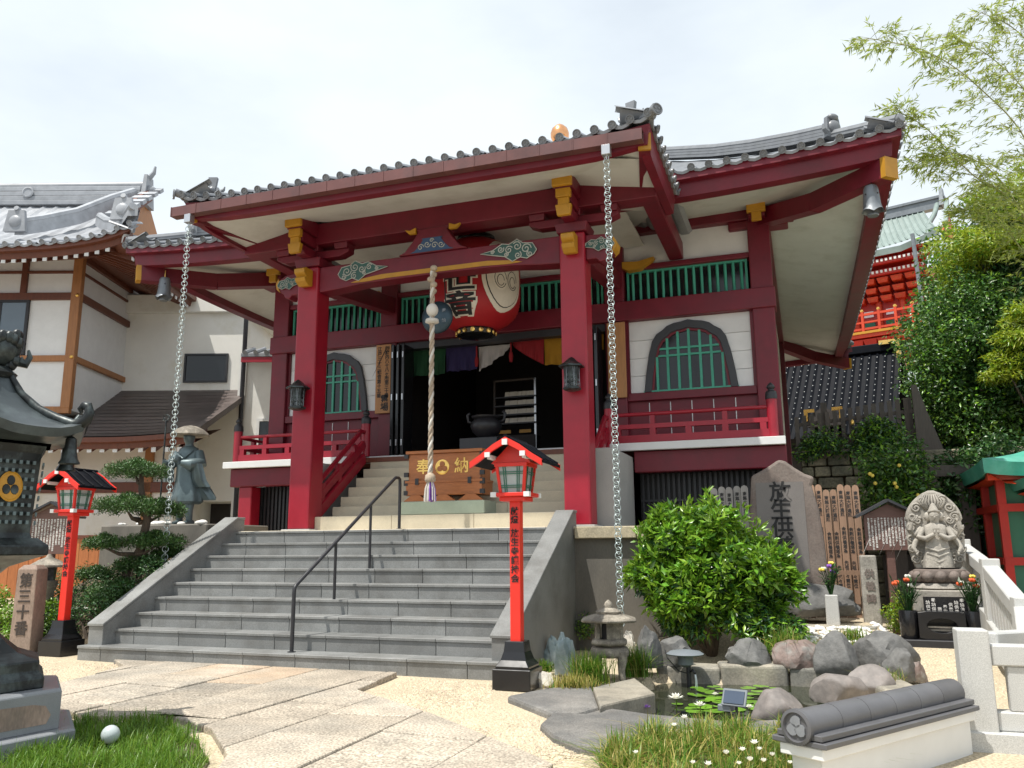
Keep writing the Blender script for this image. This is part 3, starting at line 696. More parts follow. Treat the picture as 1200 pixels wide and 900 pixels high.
# ---------------- main roof: square pyramid with upturned corners
EAVE_Y0, EAVE_Y1 = 12.62, 27.4
HW = 7.18
EZ = 7.20
AP = Vector((XC, 20.0, 11.75))
def upturn(t, n=3.4): return 0.21*abs(t)**n
def eave_pt(side, t, z=EZ):              # t in [-1, 1] along one eave
    x0, x1 = XC-HW, XC+HW; y0, y1 = EAVE_Y0, EAVE_Y1
    zz = z + upturn(t)
    if side == 0: return Vector((XC + t*HW, y0, zz))
    if side == 1: return Vector((x1 - 0.20*(t+1)/2, (y0+y1)/2 + t*(y1-y0)/2, zz))
    if side == 2: return Vector((XC - t*HW, y1, zz))
    return Vector((x0, (y0+y1)/2 - t*(y1-y0)/2, zz))
def roof_pt(side, t, s, z=EZ):
    """s 0 at the eave, 1 at the apex; sagging slope"""
    e = eave_pt(side, t, z); m = Vector((e.x, e.y, z)).lerp(AP, s)
    up = upturn(t)*(1-s)**2.5
    sag = -0.42*math.sin(PI*s)*(1-0.3*s)
    return Vector((m.x, m.y, m.z + up + sag))
TSP = 0.275
roof = thing_part('roof', hall, (XC, 20, 7.3))
WORLD[roof.name] = Matrix.Translation((XC, 20, 7.3)).inverted()
for side in range(4):
    n = int(2*HW/TSP); cols = n*4
    rows = []
    for j in range(25):
        s = (j/24)**1.15*0.985
        row = []
        for i in range(cols+1):
            t = -1 + 2*i/cols
            p = roof_pt(side, t, s)
            ph = (i % 4)
            p.z += (0.055 if ph == 0 else 0.0 if ph == 2 else 0.006) + 0.012*((j % 2) == 0)
            row.append(p)
        rows.append(row)
    o = obj('tile_field', B().grid(rows), 'roof_tile', roof, smooth=False)
    o['kind'] = 'stuff'
# round eave tiles and pan tiles, one piece each
def tile_meshes():
    r = 0.054
    b = B()
    # half round body running up the slope (+Y)
    n = 7; ring = [(r*math.cos(PI*k/(n-1)), r*math.sin(PI*k/(n-1))*0.95) for k in range(n)]
    b.grid([[(x, yy, z) for x, z in ring] for yy in (0.0, 0.28, 0.56)])
    # end disc with a raised rim and three comma shapes
    d = B().lathe([(0.001, 0.0), (r*1.05, 0.0), (r*1.13, 0.008), (r*1.13, 0.03), (r*0.92, 0.03), (r*0.88, 0.018), (0.001, 0.018)], 14, cap=False)
    for k in range(3):
        a = 2*PI*k/3
        d.lathe([(0.017, 0.017), (0.013, 0.027), (0.001, 0.028)], 6, (0.027*math.cos(a), 0.027*math.sin(a), 0), cap=False)
    b.join(d, T((0, 0.0, 0.012)) @ RX(PI/2))
    rt = b.mesh('round_tile', 'roof_tile', 35)
    w_ = TSP/2
    pr = [(-w_, 0.03), (-w_*0.6, -0.012), (0, -0.030), (w_*0.6, -0.012), (w_, 0.03)]
    b2 = B().grid([[(x, yy, z) for x, z in pr] for yy in (0.0, 0.5)])
    b2.grid([[(x, 0.0, z) for x, z in pr], [(x, -0.004, z-0.045) for x, z in pr]])
    b2.grid([[(x, -0.004, z-0.045) for x, z in pr], [(x, 0.06, z-0.045) for x, z in pr]])
    return rt, b2.mesh('pan_tile', 'roof_tile', 35)
RT, PT = tile_meshes()
def eave_row(parent, fn, n, up, skip=None, rise=0.02):
    """fn(u) -> eave point for u in [0,1]; up = horizontal inward direction, slope in up.z"""
    for i in range(n+1):
        u = i/n; p = fn(u); q = fn(min(1, u+0.01)); q0 = fn(max(0, u-0.01))
        ax = (q-q0).normalized(); yv = Vector(up).normalized()
        ax = (ax - yv*ax.dot(yv)).normalized(); zv = ax.cross(yv)
        if zv.z < 0: ax = -ax; zv = ax.cross(yv)
        m = Matrix(((ax.x, yv.x, zv.x, p.x), (ax.y, yv.y, zv.y, p.y), (ax.z, yv.z, zv.z, p.z+rise), (0,0,0,1)))
        if not (skip and skip(p)): link('round_tile', RT, parent, mtx=m)
        if i < n:
            p2 = fn((i+0.5)/n)
            m2 = m.copy(); m2.translation = (p2.x, p2.y, p2.z+rise-0.005)
            if not (skip and skip(p2)): link('pan_tile', PT, parent, mtx=m2)
PORX0, PORX1 = XC-3.85, XC+3.85
inporch = lambda p: PORX0-0.1 < p.x < PORX1+0.02
n_e = int(2*HW/TSP)
eave_row(roof, lambda u: eave_pt(0, -1+2*u) + Vector((0, -0.06, 0.03)), n_e, (0, 1, 0.40), inporch)
eave_row(roof, lambda u: eave_pt(1, -1+2*u) + Vector((0.06, 0, 0.03)), n_e, (-1, 0, 0.40))
eave_row(roof, lambda u: eave_pt(3, -1+2*u) + Vector((-0.06, 0, 0.03)), n_e, (1, 0, 0.40), lambda p: p.y > 18)
# hip ridges with end ornaments
for (sx, sy) in ((1, 0), (-1, 0), (1, 2), (-1, 2)):
    t_ = sx if sy == 0 else -sx
    pts = [roof_pt(sy, t_*1.0, s) + Vector((0, 0, 0.10)) for s in [0.0, 0.03, 0.07, 0.12, 0.2, 0.3, 0.4, 0.55, 0.7, 0.85, 0.97]]
    def ridge(pp, wd, ht):
        b = B()
        for k in range(3):
            q = [p + Vector((0, 0, ht*(k/3.0))) for p in pp]
            f_ = 1 - 0.18*k
            rows = []
            for p_, d_ in zip(q, [(q[min(i+1, len(q)-1)]-q[max(0, i-1)]) for i in range(len(q))]):
                nrm = Vector((d_.y, -d_.x, 0)).normalized()*wd/2*f_
                rows.append([p_-nrm, p_-nrm+Vector((0,0,ht/3*0.8)), p_+nrm+Vector((0,0,ht/3*0.8)), p_+nrm])
            b.grid(rows)
        b.tube([p + Vector((0, 0, ht)) for p in pp], 0.085, 8)
        return b
    obj('hip_ridge', ridge(pts[3:], 0.24, 0.20), 'roof_tile', roof, smooth=40)
    obj('hip_ridge', ridge(pts[:4], 0.20, 0.07), 'roof_tile', roof, smooth=40)
    p = pts[3]; d_ = (pts[2]-pts[4]).normalized(); a = math.atan2(d_.y, d_.x)
    orn = B().cbox((0, 0, 0.16), (0.09, 0.34, 0.36), top=0.75)
    orn.sphere((0.05, 0, 0.17), 0.12, 12, 8, (0.5, 1, 1))
    orn.sphere((0.03, 0, 0.34), 0.09, 10, 7, (0.8, 1.2, 0.7))
    for s_ in (-1, 1): orn.tube([(0.02, s_*0.14, 0.06), (0.03, s_*0.22, 0.10), (0.03, s_*0.23, 0.18)], [0.05, 0.035, 0.012], 7)
    obj('ridge_ornament', orn, 'roof_tile', roof, smooth=40, mtx=T(p + Vector((0, 0, 0.02))) @ RZ(a))
    e = pts[0]
    obj('corner_tile', B().tube([(-0.35, 0, 0.04), (0.0, 0, 0.06), (0.06, 0, 0.075)], 0.07, 10), 'roof_tile', roof, smooth=40, mtx=T(e) @ RZ(a))
# golden jewel on the apex
pb = onY(656, 157, 20.0)
jw = B().lathe([(0.55, -1.0), (0.55, -0.7), (0.30, -0.62), (0.22, -0.42), (0.16, -0.36), (0.20, -0.33), (0.14, -0.27), (0.19, -0.22), (0.245, -0.1), (0.25, 0.02), (0.21, 0.14), (0.12, 0.23), (0.03, 0.29)], 24, (pb.x, pb.y, pb.z))
obj('roof_jewel', jw, 'copper_ball', roof, smooth=40)
# eave boards (fascia), rafter plates and soffit
def strip(side, offs):
    rows = []
    for i in range(41):
        t = -1 + i/20
        e = eave_pt(side, t)
        inw = {0: Vector((0,1,0)), 1: Vector((-1,0,0)), 2: Vector((0,-1,0)), 3: Vector((1,0,0))}[side]
        sidew = {0: Vector((1,0,0)), 1: Vector((0,1,0)), 2: Vector((-1,0,0)), 3: Vector((0,-1,0))}[side]
        row = []
        for a, z in offs:
            k = min(1.0, abs(t)*HW/(HW))
            p = e + inw*a - sidew*(t*a) + Vector((0, 0, z))
            if a > 0.6: p.z = e.z + z - upturn(t)*(1 - 0.15) * sstep(0.6, 2.2, a)
            row.append(p)
        rows.append(row)
    return B().grid(rows)
for side in range(4):
    obj('fascia', strip(side, [(-0.02, 0.03), (-0.02, -0.10), (0.10, -0.11), (0.10, -0.14), (0.12, -0.34), (0.34, -0.35), (0.34, -0.1)]), 'red_paint_shaded', roof)
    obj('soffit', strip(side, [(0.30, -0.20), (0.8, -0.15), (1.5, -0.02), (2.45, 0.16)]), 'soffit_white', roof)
# hip rafters with gold ends
for sx, yy, ey in ((1, 15.0, EAVE_Y0), (-1, 15.0, EAVE_Y0), (1, 25.0, EAVE_Y1), (-1, 25.0, EAVE_Y1)):
    a = Vector((XC+sx*5.0, yy, EZ+0.02)); b = Vector((XC+sx*(HW-0.20), ey+(0.20 if ey < 20 else -0.20), EZ-0.30))
    mid = (a+b)/2 + Vector((0, 0, -0.10))
    bb = B().beam(a, mid, 0.24, 0.30).beam(mid, b, 0.24, 0.30)
    obj('hip_rafter', bb, 'red_paint_shaded', roof)
    d_ = (b-mid).normalized()
    obj('rafter_end', B().beam(b, b+d_*0.09, 0.255, 0.315), 'gold_paint', roof)
# eave purlins half-way under the soffit
obj('soffit_beam', B().box(XC-5.6, XC+5.6, 13.55, 13.8, EZ-0.10, EZ+0.16), 'red_paint_shaded', roof) if False else None
# ================================================================== PORCH
PIL = [-7.82, -3.12]
for x in PIL:
    obj('porch_pillar', B().box(x-0.20, x+0.20, 11.80, 12.20, 1.69, 6.16), 'rail_red', hall, bevel=0.03, seg=2)
    obj('pillar_base', B().box(x-0.27, x+0.27, 11.73, 12.27, 1.665, 1.70), 'grey_slab', hall, bevel=0.008)
PY0 = 10.42
PZ = 6.93
def pup(u): return 0.15*abs(u)**7
porch = thing_part('porch_roof', hall, (XC, 11.5, 7.0))
WORLD[porch.name] = Matrix.Translation((XC, 11.5, 7.0)).inverted()
PHW = PORX1 - XC
def p_eave(side, u):                     # u in [0,1]
    if side == 0: t = -1+2*u; return Vector((XC+t*PHW, PY0, PZ+pup(t)))
    if side == 1: return Vector((PORX1, PY0+u*2.32, PZ+0.15*(1-u)**7))
    return Vector((PORX0, PY0+u*2.32, PZ+0.15*(1-u)**7))
rows = []
for j in range(30):
    y = PY0 + 0.22*j
    row = []
    for i in range(29*4+1):
        t = -1+2*i/(29*4); x = XC+t*PHW
        dd = min((y-PY0), 1.0*(PHW-abs(x-XC)))
        row.append((x, y, PZ+0.02+0.36*dd + pup(t)*max(0, 1-dd*1.5) + (0.05 if i % 4 == 0 else 0.0)))
    rows.append(row)
o = obj('tile_field', B().grid(rows), 'roof_tile', porch); o['kind'] = 'stuff'
eave_row(porch, lambda u: p_eave(0, u)+Vector((0, -0.07, 0.02)), 31, (0, 1, 0.36))
eave_row(porch, lambda u: p_eave(1, u)+Vector((0.05, 0, 0.02)), 9, (-1, 0, 0.36))
eave_row(porch, lambda u: p_eave(2, u)+Vector((-0.05, 0, 0.02)), 9, (1, 0, 0.36))
# corner ridges and ornaments
for sx in (-1, 1):
    c = Vector((XC+sx*PHW, PY0, PZ+0.17)); d_ = Vector((-sx, 1, 0)).normalized(); a = math.atan2(-d_.y, -d_.x)
    b = B().tube([c + d_*k + Vector((0, 0, 0.33*k*0.7+0.04*math.exp(-k*6))) for k in (-0.16, -0.05, 0.15, 0.4)], 0.068, 10)
    b.lathe([(0.001,0),(0.10,0),(0.10,0.03),(0.08,0.03),(0.075,0.02),(0.001,0.02)], 14, cap=False) if False else None
    obj('corner_ridge', b, 'roof_tile', porch, smooth=40)
    dsk = B().lathe([(0.001,0.0),(0.095,0.0),(0.105,0.01),(0.105,0.04),(0.085,0.04),(0.08,0.026),(0.001,0.026)], 16, cap=False)
    for k in range(3): dsk.lathe([(0.028,0.024),(0.022,0.036),(0.001,0.038)], 7, (0.044*math.cos(2.1*k), 0.044*math.sin(2.1*k), 0), cap=False)
    obj('end_disc', dsk, 'roof_tile', porch, smooth=30, mtx=T(c - d_*0.16 + Vector((0,0,0.03))) @ RZ(a) @ RY(PI/2) @ Matrix.Scale(0.8, 4))
    orn = B().cbox((0, 0, 0.07), (0.10, 0.36, 0.20), top=0.7)
    orn.tube([(0.0, -0.16, 0.08), (0.02, -0.24, 0.12), (0.02, -0.26, 0.19)], [0.05, 0.035, 0.012], 7)
    orn.tube([(0.0, 0.16, 0.08), (0.02, 0.24, 0.12), (0.02, 0.26, 0.19)], [0.05, 0.035, 0.012], 7)
    orn.sphere((0.05, 0, 0.10), 0.08, 9, 6)
    orn.add([( -0.04,-0.065,0.15),(0.05,-0.065,0.15),(0.05,0.065,0.15),(-0.04,0.065,0.15),(-0.045,-0.095,0.40),(0.045,-0.095,0.40),(0.045,0.095,0.40),(-0.045,0.095,0.40)],
            [(0,3,2,1),(4,5,6,7),(0,1,5,4),(1,2,6,5),(2,3,7,6),(3,0,4,7)])
    pc = c + d_*0.42 + Vector((0, 0, 0.12))
    obj('ridge_ornament', orn, 'roof_tile', porch, smooth=40, mtx=T(pc) @ RZ(-PI/2 - sx*0.35) @ Matrix.Scale(0.78, 4))
# gutter in segments
gx0, gx1, ng = -9.50, -1.72, 16
for i in range(ng):
    a = gx0 + (gx1-gx0)*i/ng; b = gx0 + (gx1-gx0)*(i+1)/ng
    gb_ = B().ring([(10.30, 6.745), (10.30, 6.905), (10.45, 6.905), (10.45, 6.745)], [(10.312, 6.757), (10.312, 6.90), (10.438, 6.90), (10.438, 6.757)], a+0.002, b-0.002, 'x')
    gb_.box(a+0.001, a+0.02, 10.294, 10.30, 6.742, 6.908)
    obj('gutter_segment', gb_, 'gutter_brown', porch)
for x in (-9.15, -2.22):
    obj('outlet', B().box(x-0.06, x+0.06, 10.285, 10.40, 6.60, 6.744), 'metal_silver', porch, bevel=0.006)
# eave boards around the porch
def pstrip(offs):
    """front and side eaves, mitred"""
    rows = []
    path_ = [(-1, 2.3), (-1, 0.0), (1, 0.0), (1, 2.3)]
    for a, z in offs:
        rows.append([(PORX0+a, PY0+2.4, PZ+z), (PORX0+a, PY0+1.0, PZ+z), (PORX0+a, PY0+0.45, PZ+z+0.02), (PORX0+a, PY0+a, PZ+z+0.08)] +
                    [(PORX0+a+(PORX1-PORX0-2*a)*k/12, PY0+a, PZ+z+0.08*abs(-1+k/6)**9) for k in range(1, 12)] +
                    [(PORX1-a, PY0+a, PZ+z+0.08), (PORX1-a, PY0+0.45, PZ+z+0.02), (PORX1-a, PY0+1.0, PZ+z), (PORX1-a, PY0+2.4, PZ+z)])
    return B().grid(rows)
obj('fascia', pstrip([(0.0, 0.0), (0.03, -0.10), (0.05, -0.27), (0.17, -0.29), (0.17, -0.22)]), 'red_paint_shaded', porch)
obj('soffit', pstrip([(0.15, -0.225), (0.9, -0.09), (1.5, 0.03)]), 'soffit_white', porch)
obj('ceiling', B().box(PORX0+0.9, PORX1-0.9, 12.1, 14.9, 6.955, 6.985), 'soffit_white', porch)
obj('purlin', B().box(-9.20, -1.80, 11.83, 12.17, 6.57, 6.95), 'red_paint_shaded', hall, bevel=0.015, seg=2)
for x in (-9.06, -1.94):
    obj('side_purlin', B().box(x-0.13, x+0.13, 12.17, 14.9, 6.60, 6.93), 'red_paint_shaded', hall, bevel=0.015)
for sx in (-1, 1):
    c = Vector((XC+sx*(PHW-0.10), PY0+0.12, PZ-0.13)); q = Vector((XC+sx*3.5, 11.95, 6.86))
    obj('hip_rafter', B().beam(c, q, 0.16, 0.22), 'red_paint_shaded', porch)
    obj('rafter_end', B().beam(c+(c-q).normalized()*0.05, c, 0.175, 0.235), 'gold_paint', porch)
for x in PIL:
    obj('tie_beam', B().beam((x, 12.2, 6.0), (x, 14.82, 6.3), 0.26, 0.34), 'red_paint_shaded', hall, bevel=0.015)
# bracket sets on the pillars
for x in PIL:
    bb = B().cbox((x, 12.0, 6.235), (0.46, 0.46, 0.15), top=1.12)
    bb.prism([(x-0.72, 6.46), (x-0.72, 6.40), (x-0.55, 6.33), (x+0.55, 6.33), (x+0.72, 6.40), (x+0.72, 6.46)], 11.90, 12.10, 'y')
    for dx in (-0.58, 0, 0.58): bb.cbox((x+dx, 12.0, 6.515), (0.24, 0.26, 0.105), top=1.12)
    bb.prism([(11.42, 6.46), (11.42, 6.38), (11.56, 6.31), (12.4, 6.31), (12.4, 6.46)], x-0.095, x+0.095, 'x')
    bb.box(x-0.11, x+0.11, 11.42, 11.9, 6.50, 6.68); bb.box(x-0.15, x+0.15, 11.34, 11.83, 6.70, 6.94)
    obj('bracket', bb, 'red_paint_shaded', hall, bevel=0.012, seg=2)
    g = B().box(x-0.155, x+0.155, 11.27, 11.34, 6.72, 6.93)
    g.box(x-0.115, x+0.115, 11.33, 11.42, 6.56, 6.70)
    g.box(x-0.085, x+0.085, 11.35, 11.42, 6.44, 6.56)
    g.cbox((x, 11.385, 6.36), (0.20, 0.075, 0.17), top=1.25)
    obj('beam_end', g, 'gold_paint', hall, bevel=0.012, seg=2)
    # lower nose on the rainbow beam, with scrolled edge
    nose = B().prism([(11.80, 5.80), (11.68, 5.78), (11.58, 5.84), (11.55, 5.90), (11.60, 5.93), (11.53, 5.98), (11.52, 6.05), (11.60, 6.09), (11.80, 6.09)], x-0.10, x+0.10, 'x')
    obj('beam_end', nose, 'gold_paint', hall, bevel=0.012, seg=2)
# rainbow beam
xa, xb = PIL[0]+0.20, PIL[1]-0.20
out = [(xa, 5.70), (xa+0.35, 5.72), (xa+0.8, 5.765)] + [(xa+0.8+(xb-xa-1.6)*k/8, 5.765+0.018*math.sin(PI*k/8)) for k in range(1, 8)] + [(xb-0.8, 5.765), (xb-0.35, 5.72), (xb, 5.70), (xb, 6.15), (xa, 6.15)]
kb = obj('rainbow_beam', B().prism(out, 11.85, 12.15, 'y'), 'red_paint_shaded', hall, bevel=0.015, seg=2)
st = [(xa+0.62, 5.80), (xa+0.8, 5.845), (xa+1.2, 5.885), (xb-1.2, 5.885), (xb-0.8, 5.845), (xb-0.62, 5.80), (xb-0.85, 5.79), (xb-1.3, 5.81), (xa+1.3, 5.81), (xa+0.85, 5.79)]
obj('stripe', B().prism(st, 11.838, 11.852, 'y'), 'gold_paint', kb)
def scroll(parent, x, z, y, s, flip, along='xz'):
    """carved cloud scroll: green body with white edges"""
    R_ = random.Random(int(x*100))
    body = [(0.30,0.0),(0.24,0.10),(0.10,0.12),(0.02,0.18),(-0.10,0.12),(-0.20,0.14),(-0.34,0.06),(-0.52,0.03),(-0.30,-0.02),(-0.16,-0.05),(-0.05,-0.13),(0.06,-0.08),(0.16,-0.11),(0.26,-0.06)]
    pts = [((x+flip*a*s) if along == 'xz' else x+flip*a*s, z+b*s) for a, b in body]
    if flip < 0: pts = pts[::-1]
    ax_ = 'y' if along == 'xz' else 'x'
    obj('carving', B().prism(pts, y-0.012, y+0.004, ax_), 'carve_green', parent)
    b = B()
    for cx, cz, r, fl, ro in ((0.15,0.03,0.075,1,0),(0.02,0.08,0.07,-1,2.5),(-0.10,0.04,0.06,1,0.5),(-0.22,0.06,0.05,-1,0.5),(0.03,-0.05,0.055,-1,1.0),(0.20,-0.05,0.045,1,2.0),(-0.34,0.03,0.03,1,0),(-0.14,-0.02,0.035,-1,1)):
        b.tube(swirl((x+flip*cx*s, z+cz*s), r*s, 1.5, 16, along, int(fl*flip), y-0.016, ro), [0.008*s]*17, 5)
    p3_ = [((a, y-0.014, c) if along == 'xz' else (y-0.014, a, c)) for a, c in pts+[pts[0]]]
    b.tube(p3_, 0.007*s, 4)
    obj('carving_edge', b, 'carve_white', parent)
scroll(kb, xb-0.72, 5.97, 11.84, 1.15, 1); scroll(kb, xa+0.72, 5.97, 11.84, 1.15, -1)
# carved noses beyond the pillars
for sx, x in ((-1, PIL[0]-0.2), (1, PIL[1]+0.2)):
    P_ = [(0,5.72),(0.16,5.72),(0.22,5.66),(0.30,5.68),(0.34,5.76),(0.42,5.80),(0.46,5.92),(0.40,6.04),(0.30,6.10),(0,6.12)]
    pp = [(x+sx*a, z) for a, z in P_]
    nb = obj('carved_nose', B().prism(pp if sx > 0 else pp[::-1], 11.88, 12.12, 'y'), 'red_paint_shaded', hall, bevel=0.015, seg=2)
    scroll(nb, x+sx*0.24, 5.92, 11.868, 0.72, sx)
    tip = [(x+sx*a, z) for a, z in ((0.40,5.79),(0.47,5.85),(0.49,5.95),(0.44,6.04),(0.42,5.95),(0.43,5.86))]
    obj('nose_tip', B().prism(tip if sx > 0 else tip[::-1], 11.86, 12.14, 'y'), 'gold_paint', nb)
# frog-leg strut in the middle of the beam
km = [(-0.62,6.15),(-0.50,6.20),(-0.36,6.36),(-0.26,6.52),(-0.30,6.57),(0.30,6.57),(0.26,6.52),(0.36,6.36),(0.50,6.20),(0.62,6.15)]
fk = obj('frog_leg_strut', B().prism([(XC+a, z) for a, z in km], 11.80, 12.06, 'y'), 'red_paint_shaded', hall, bevel=0.012)
blu = obj('carving', B().prism([(XC+a*0.62, 6.17+(z-6.17)*0.55) for a, z in km], 11.785, 11.802, 'y'), 'carve_blue', fk)
b = B()
for dx, dz, r, fl in ((-0.2,6.24,0.06,1),(-0.08,6.28,0.06,-1),(0.05,6.25,0.06,1),(0.17,6.25,0.06,-1),(0,6.34,0.04,1)):
    b.tube(swirl((XC+dx, dz), r, 1.3, 12, 'xz', fl, 11.782), 0.008, 4)
obj('carving_edge', b, 'carve_white', blu)
for sx in (-1, 1):
    obj('leaf_ornament', B().prism([(XC+sx*0.30,6.50),(XC+sx*0.42,6.50),(XC+sx*0.50,6.58),(XC+sx*0.40,6.56),(XC+sx*0.30,6.60)][::sx], 11.79, 11.85, 'y'), 'gold_paint', fk)
# curved struts near the bays (gold lower edge), beside the columns
for x, sx in ((COLX[1]-0.19, -1), (COLX[2]+0.19, 1)):
    P_ = [(0, 6.62), (0, 6.50), (0.10, 6.44), (0.34, 6.46), (0.52, 6.56), (0.60, 6.66), (0.3, 6.60)]
    obj('carved_strut', B().prism([(x+sx*a, z) for a, z in P_][::sx], 14.72, 14.90, 'y'), 'gold_paint', hall)

# ---------------- balustrades
def finial_post(parent, x, y, z0, ht):
    o = obj('post', B().lathe([(0.085, 0), (0.085, ht)], 16, (x, y, z0)), 'rail_red', parent, smooth=40)
    obj('post_cap', B().lathe([(0.092, 0), (0.095, 0.03), (0.090, 0.10), (0.078, 0.13), (0.05, 0.145), (0.045, 0.165), (0.065, 0.185), (0.068, 0.205), (0.05, 0.235), (0.012, 0.275)], 16, (x, y, z0+ht)), 'black_iron', o, smooth=40)
def railing(name, p, q, posts=(True, True)):
    p, q = Vector(p), Vector(q)
    r = obj(name, B().tube([p+Vector((0,0,0.50)), q+Vector((0,0,0.50))], 0.033, 10), 'rail_red', hall, smooth=40)
    obj('middle_rail', B().beam(p+Vector((0,0,0.29)), q+Vector((0,0,0.29)), 0.09, 0.075), 'rail_red', r)
    obj('bottom_rail', B().beam(p+Vector((0,0,0.075)), q+Vector((0,0,0.075)), 0.11, 0.13), 'rail_red', r)
    n = max(2, int((q-p).length/0.55))
    for i in range(n+1):
        c = p.lerp(q, (i+0.25)/(n+0.5))
        obj('strut', B().box(c.x-0.05, c.x+0.05, c.y-0.045, c.y+0.045, c.z+0.14, c.z+0.255), 'rail_red', r)
        if i % 2: obj('strut', B().box(c.x-0.04, c.x+0.04, c.y-0.04, c.y+0.04, c.z+0.33, c.z+0.47), 'rail_red', r)
    for on, c in zip(posts, (p, q)):
        if on: finial_post(r, c.x, c.y, c.z, 0.62)
    return r
railing('balustrade', (PIL[1]+0.05, 13.87, 3.085), (-0.40, 13.87, 3.085), (True, True))
railing('balustrade', (-10.66, 13.87, 3.085), (PIL[0]+0.05, 13.87, 3.085), (True, True))
railing('balustrade', (-10.66, 13.95, 3.085), (-10.66, 14.8, 3.085), (False, False))
for x in (PIL[0]+0.05, PIL[1]+0.02):
    a, b = Vector((x, 13.80, 3.46)), Vector((x, 12.05, 2.16))
    r = obj('stair_balustrade', B().tube([a+Vector((0,0.1,0.08)), a+Vector((0,-0.12,0.08)), b+Vector((0,0,0.14))], 0.045, 10), 'rail_red', hall, smooth=40)
    obj('middle_rail', B().beam(a+Vector((0,0,-0.14)), b+Vector((0,0,-0.08)), 0.10, 0.15), 'rail_red', r, bevel=0.02)
    obj('bottom_rail', B().beam(a+Vector((0,0,-0.40)), b+Vector((0,0,-0.34)), 0.13, 0.20), 'rail_red', r, bevel=0.02)
    for k in (0.2, 0.5, 0.8):
        c = a.lerp(b, k); obj('strut', B().box(x-0.045, x+0.045, c.y-0.05, c.y+0.05, c.z-0.32, c.z+0.06), 'rail_red', r)

# ================================================================== THINGS ON THE HALL
def hang_lamp(x, label):
    z = 3.88
    t = thing('pillar_lantern', label, 'lantern', (x, 11.80, z-0.23), group='bronze lanterns on the porch pillars')
    obj('body', B().lathe([(0.10, 0.03), (0.13, 0.36)], 6, (0, -0.155, 0), rot=PI/6), 'dark_bronze', t)
    obj('base', B().lathe([(0.09, -0.01), (0.14, 0.01), (0.14, 0.035), (0.10, 0.045)], 6, (0, -0.155, 0), rot=PI/6), 'dark_bronze', t)
    obj('lantern_roof', B().lathe([(0.20, 0.345), (0.195, 0.365), (0.11, 0.42), (0.05, 0.475), (0.012, 0.50)], 6, (0, -0.155, 0), rot=PI/6), 'dark_bronze', t)
    obj('wall_bracket', B().box(-0.03, 0.03, -0.06, 0.0, 0.10, 0.34), 'dark_bronze', t)
    for k in range(3):
        a = -PI/2 + (k-1)*PI/3
        fr = B()
        for j in range(4):
            for i_ in range(2):
                fr.tube(swirl(((i_-0.5)*0.062, 0.075+0.072*j), 0.026, 1.2, 8, 'xz', 1 if (i_+j) % 2 else -1), 0.0045, 3)
        fr.tube([(-0.055,0,0.045),(0.055,0,0.045),(0.066,0,0.345),(-0.066,0,0.345),(-0.055,0,0.045)], 0.005, 4)
        obj('openwork', fr, 'bell_metal', t, mtx=T((0.112*math.cos(a), -0.155+0.112*math.sin(a), 0)) @ RZ(a+PI/2) @ RX(-0.07))
hang_lamp(PIL[0]+0.0, 'dark bronze openwork lantern on the porch pillar next to the left-hand steps rail and pine')
hang_lamp(PIL[1]-0.0, 'dark bronze openwork lantern on the porch pillar beside the long rain chain')

# big red paper lantern
LC = Vector((-5.34, 13.4, 6.02)); LR = 0.80
lan = thing('paper_lantern', 'huge red paper lantern with black lettering hanging under the porch', 'lantern', (LC.x, LC.y, LC.z-0.9))
prof = []
nrib = 30
for i in range(nrib*2+1):
    s = i/(nrib*2); z = -0.83+1.66*s
    r = LR*(1-0.58*abs(2*s-1)**4.5)
    prof.append((r*(0.985 if i % 2 else 1.0), z+0.9))
obj('paper_body', B().lathe(prof, 48), 'paper_red', lan, smooth=True)
obj('bottom_ring', B().lathe([(0.22, -0.05), (0.33, -0.03), (0.36, 0.04), (0.34, 0.09)], 32), 'black_lacquer', lan, smooth=40)
obj('top_ring', B().lathe([(0.34, 1.70), (0.36, 1.74), (0.34, 1.82), (0.22, 1.86)], 32), 'black_lacquer', lan, smooth=40)
for k in range(10):
    a = -PI/2 + (k-4.5)*0.42
    obj('ring_stud', B().lathe([(0.045, 0), (0.04, 0.02), (0.001, 0.025)], 10, cap=False), 'gold_metal', lan, mtx=T((0.35*math.cos(a), 0.35*math.sin(a), 0.01)) @ RZ(a) @ RY(PI/2))
obj('hook', B().tube([(0,0,1.82),(0,0,2.1)], 0.02, 6), 'black_iron', lan)
def lan_r(z):
    s = max(0, min(1, (z-0.9+0.83)/1.66)); return LR*(1-0.58*abs(2*s-1)**4.5)
def wrap(me, lift, a0=0.0, z0=0.9):
    bm = bmesh.new(); bm.from_mesh(me)
    bmesh.ops.subdivide_edges(bm, edges=[e for e in bm.edges if e.calc_length() > 0.09], cuts=2, use_grid_fill=False)
    for v in bm.verts:
        z = v.co.z + z0; r = lan_r(z) + lift - v.co.y*0.5; a = v.co.x/LR + a0
        v.co = (r*math.sin(a), -r*math.cos(a), z)
    bmesh.ops.triangulate(bm, faces=bm.faces)
    bm.to_mesh(me); bm.free(); return me
for ch, zz in (('観', 0.22), ('世', -0.16), ('音', -0.54)):
    for nm, mm, of, li in (('letter_edge', 'paper_white', 0.034, 0.004), ('letter', 'ink', 0.012, 0.010)):
        me = text_mesh(ch, 0.43, True, 0.001, of)
        me.transform(T((0, 0, zz)) @ Matrix.Diagonal((1.45, 1, 0.92, 1))); wrap(me, li); me.materials.clear(); me.materials.append(M[mm])
        link(nm, me, lan)
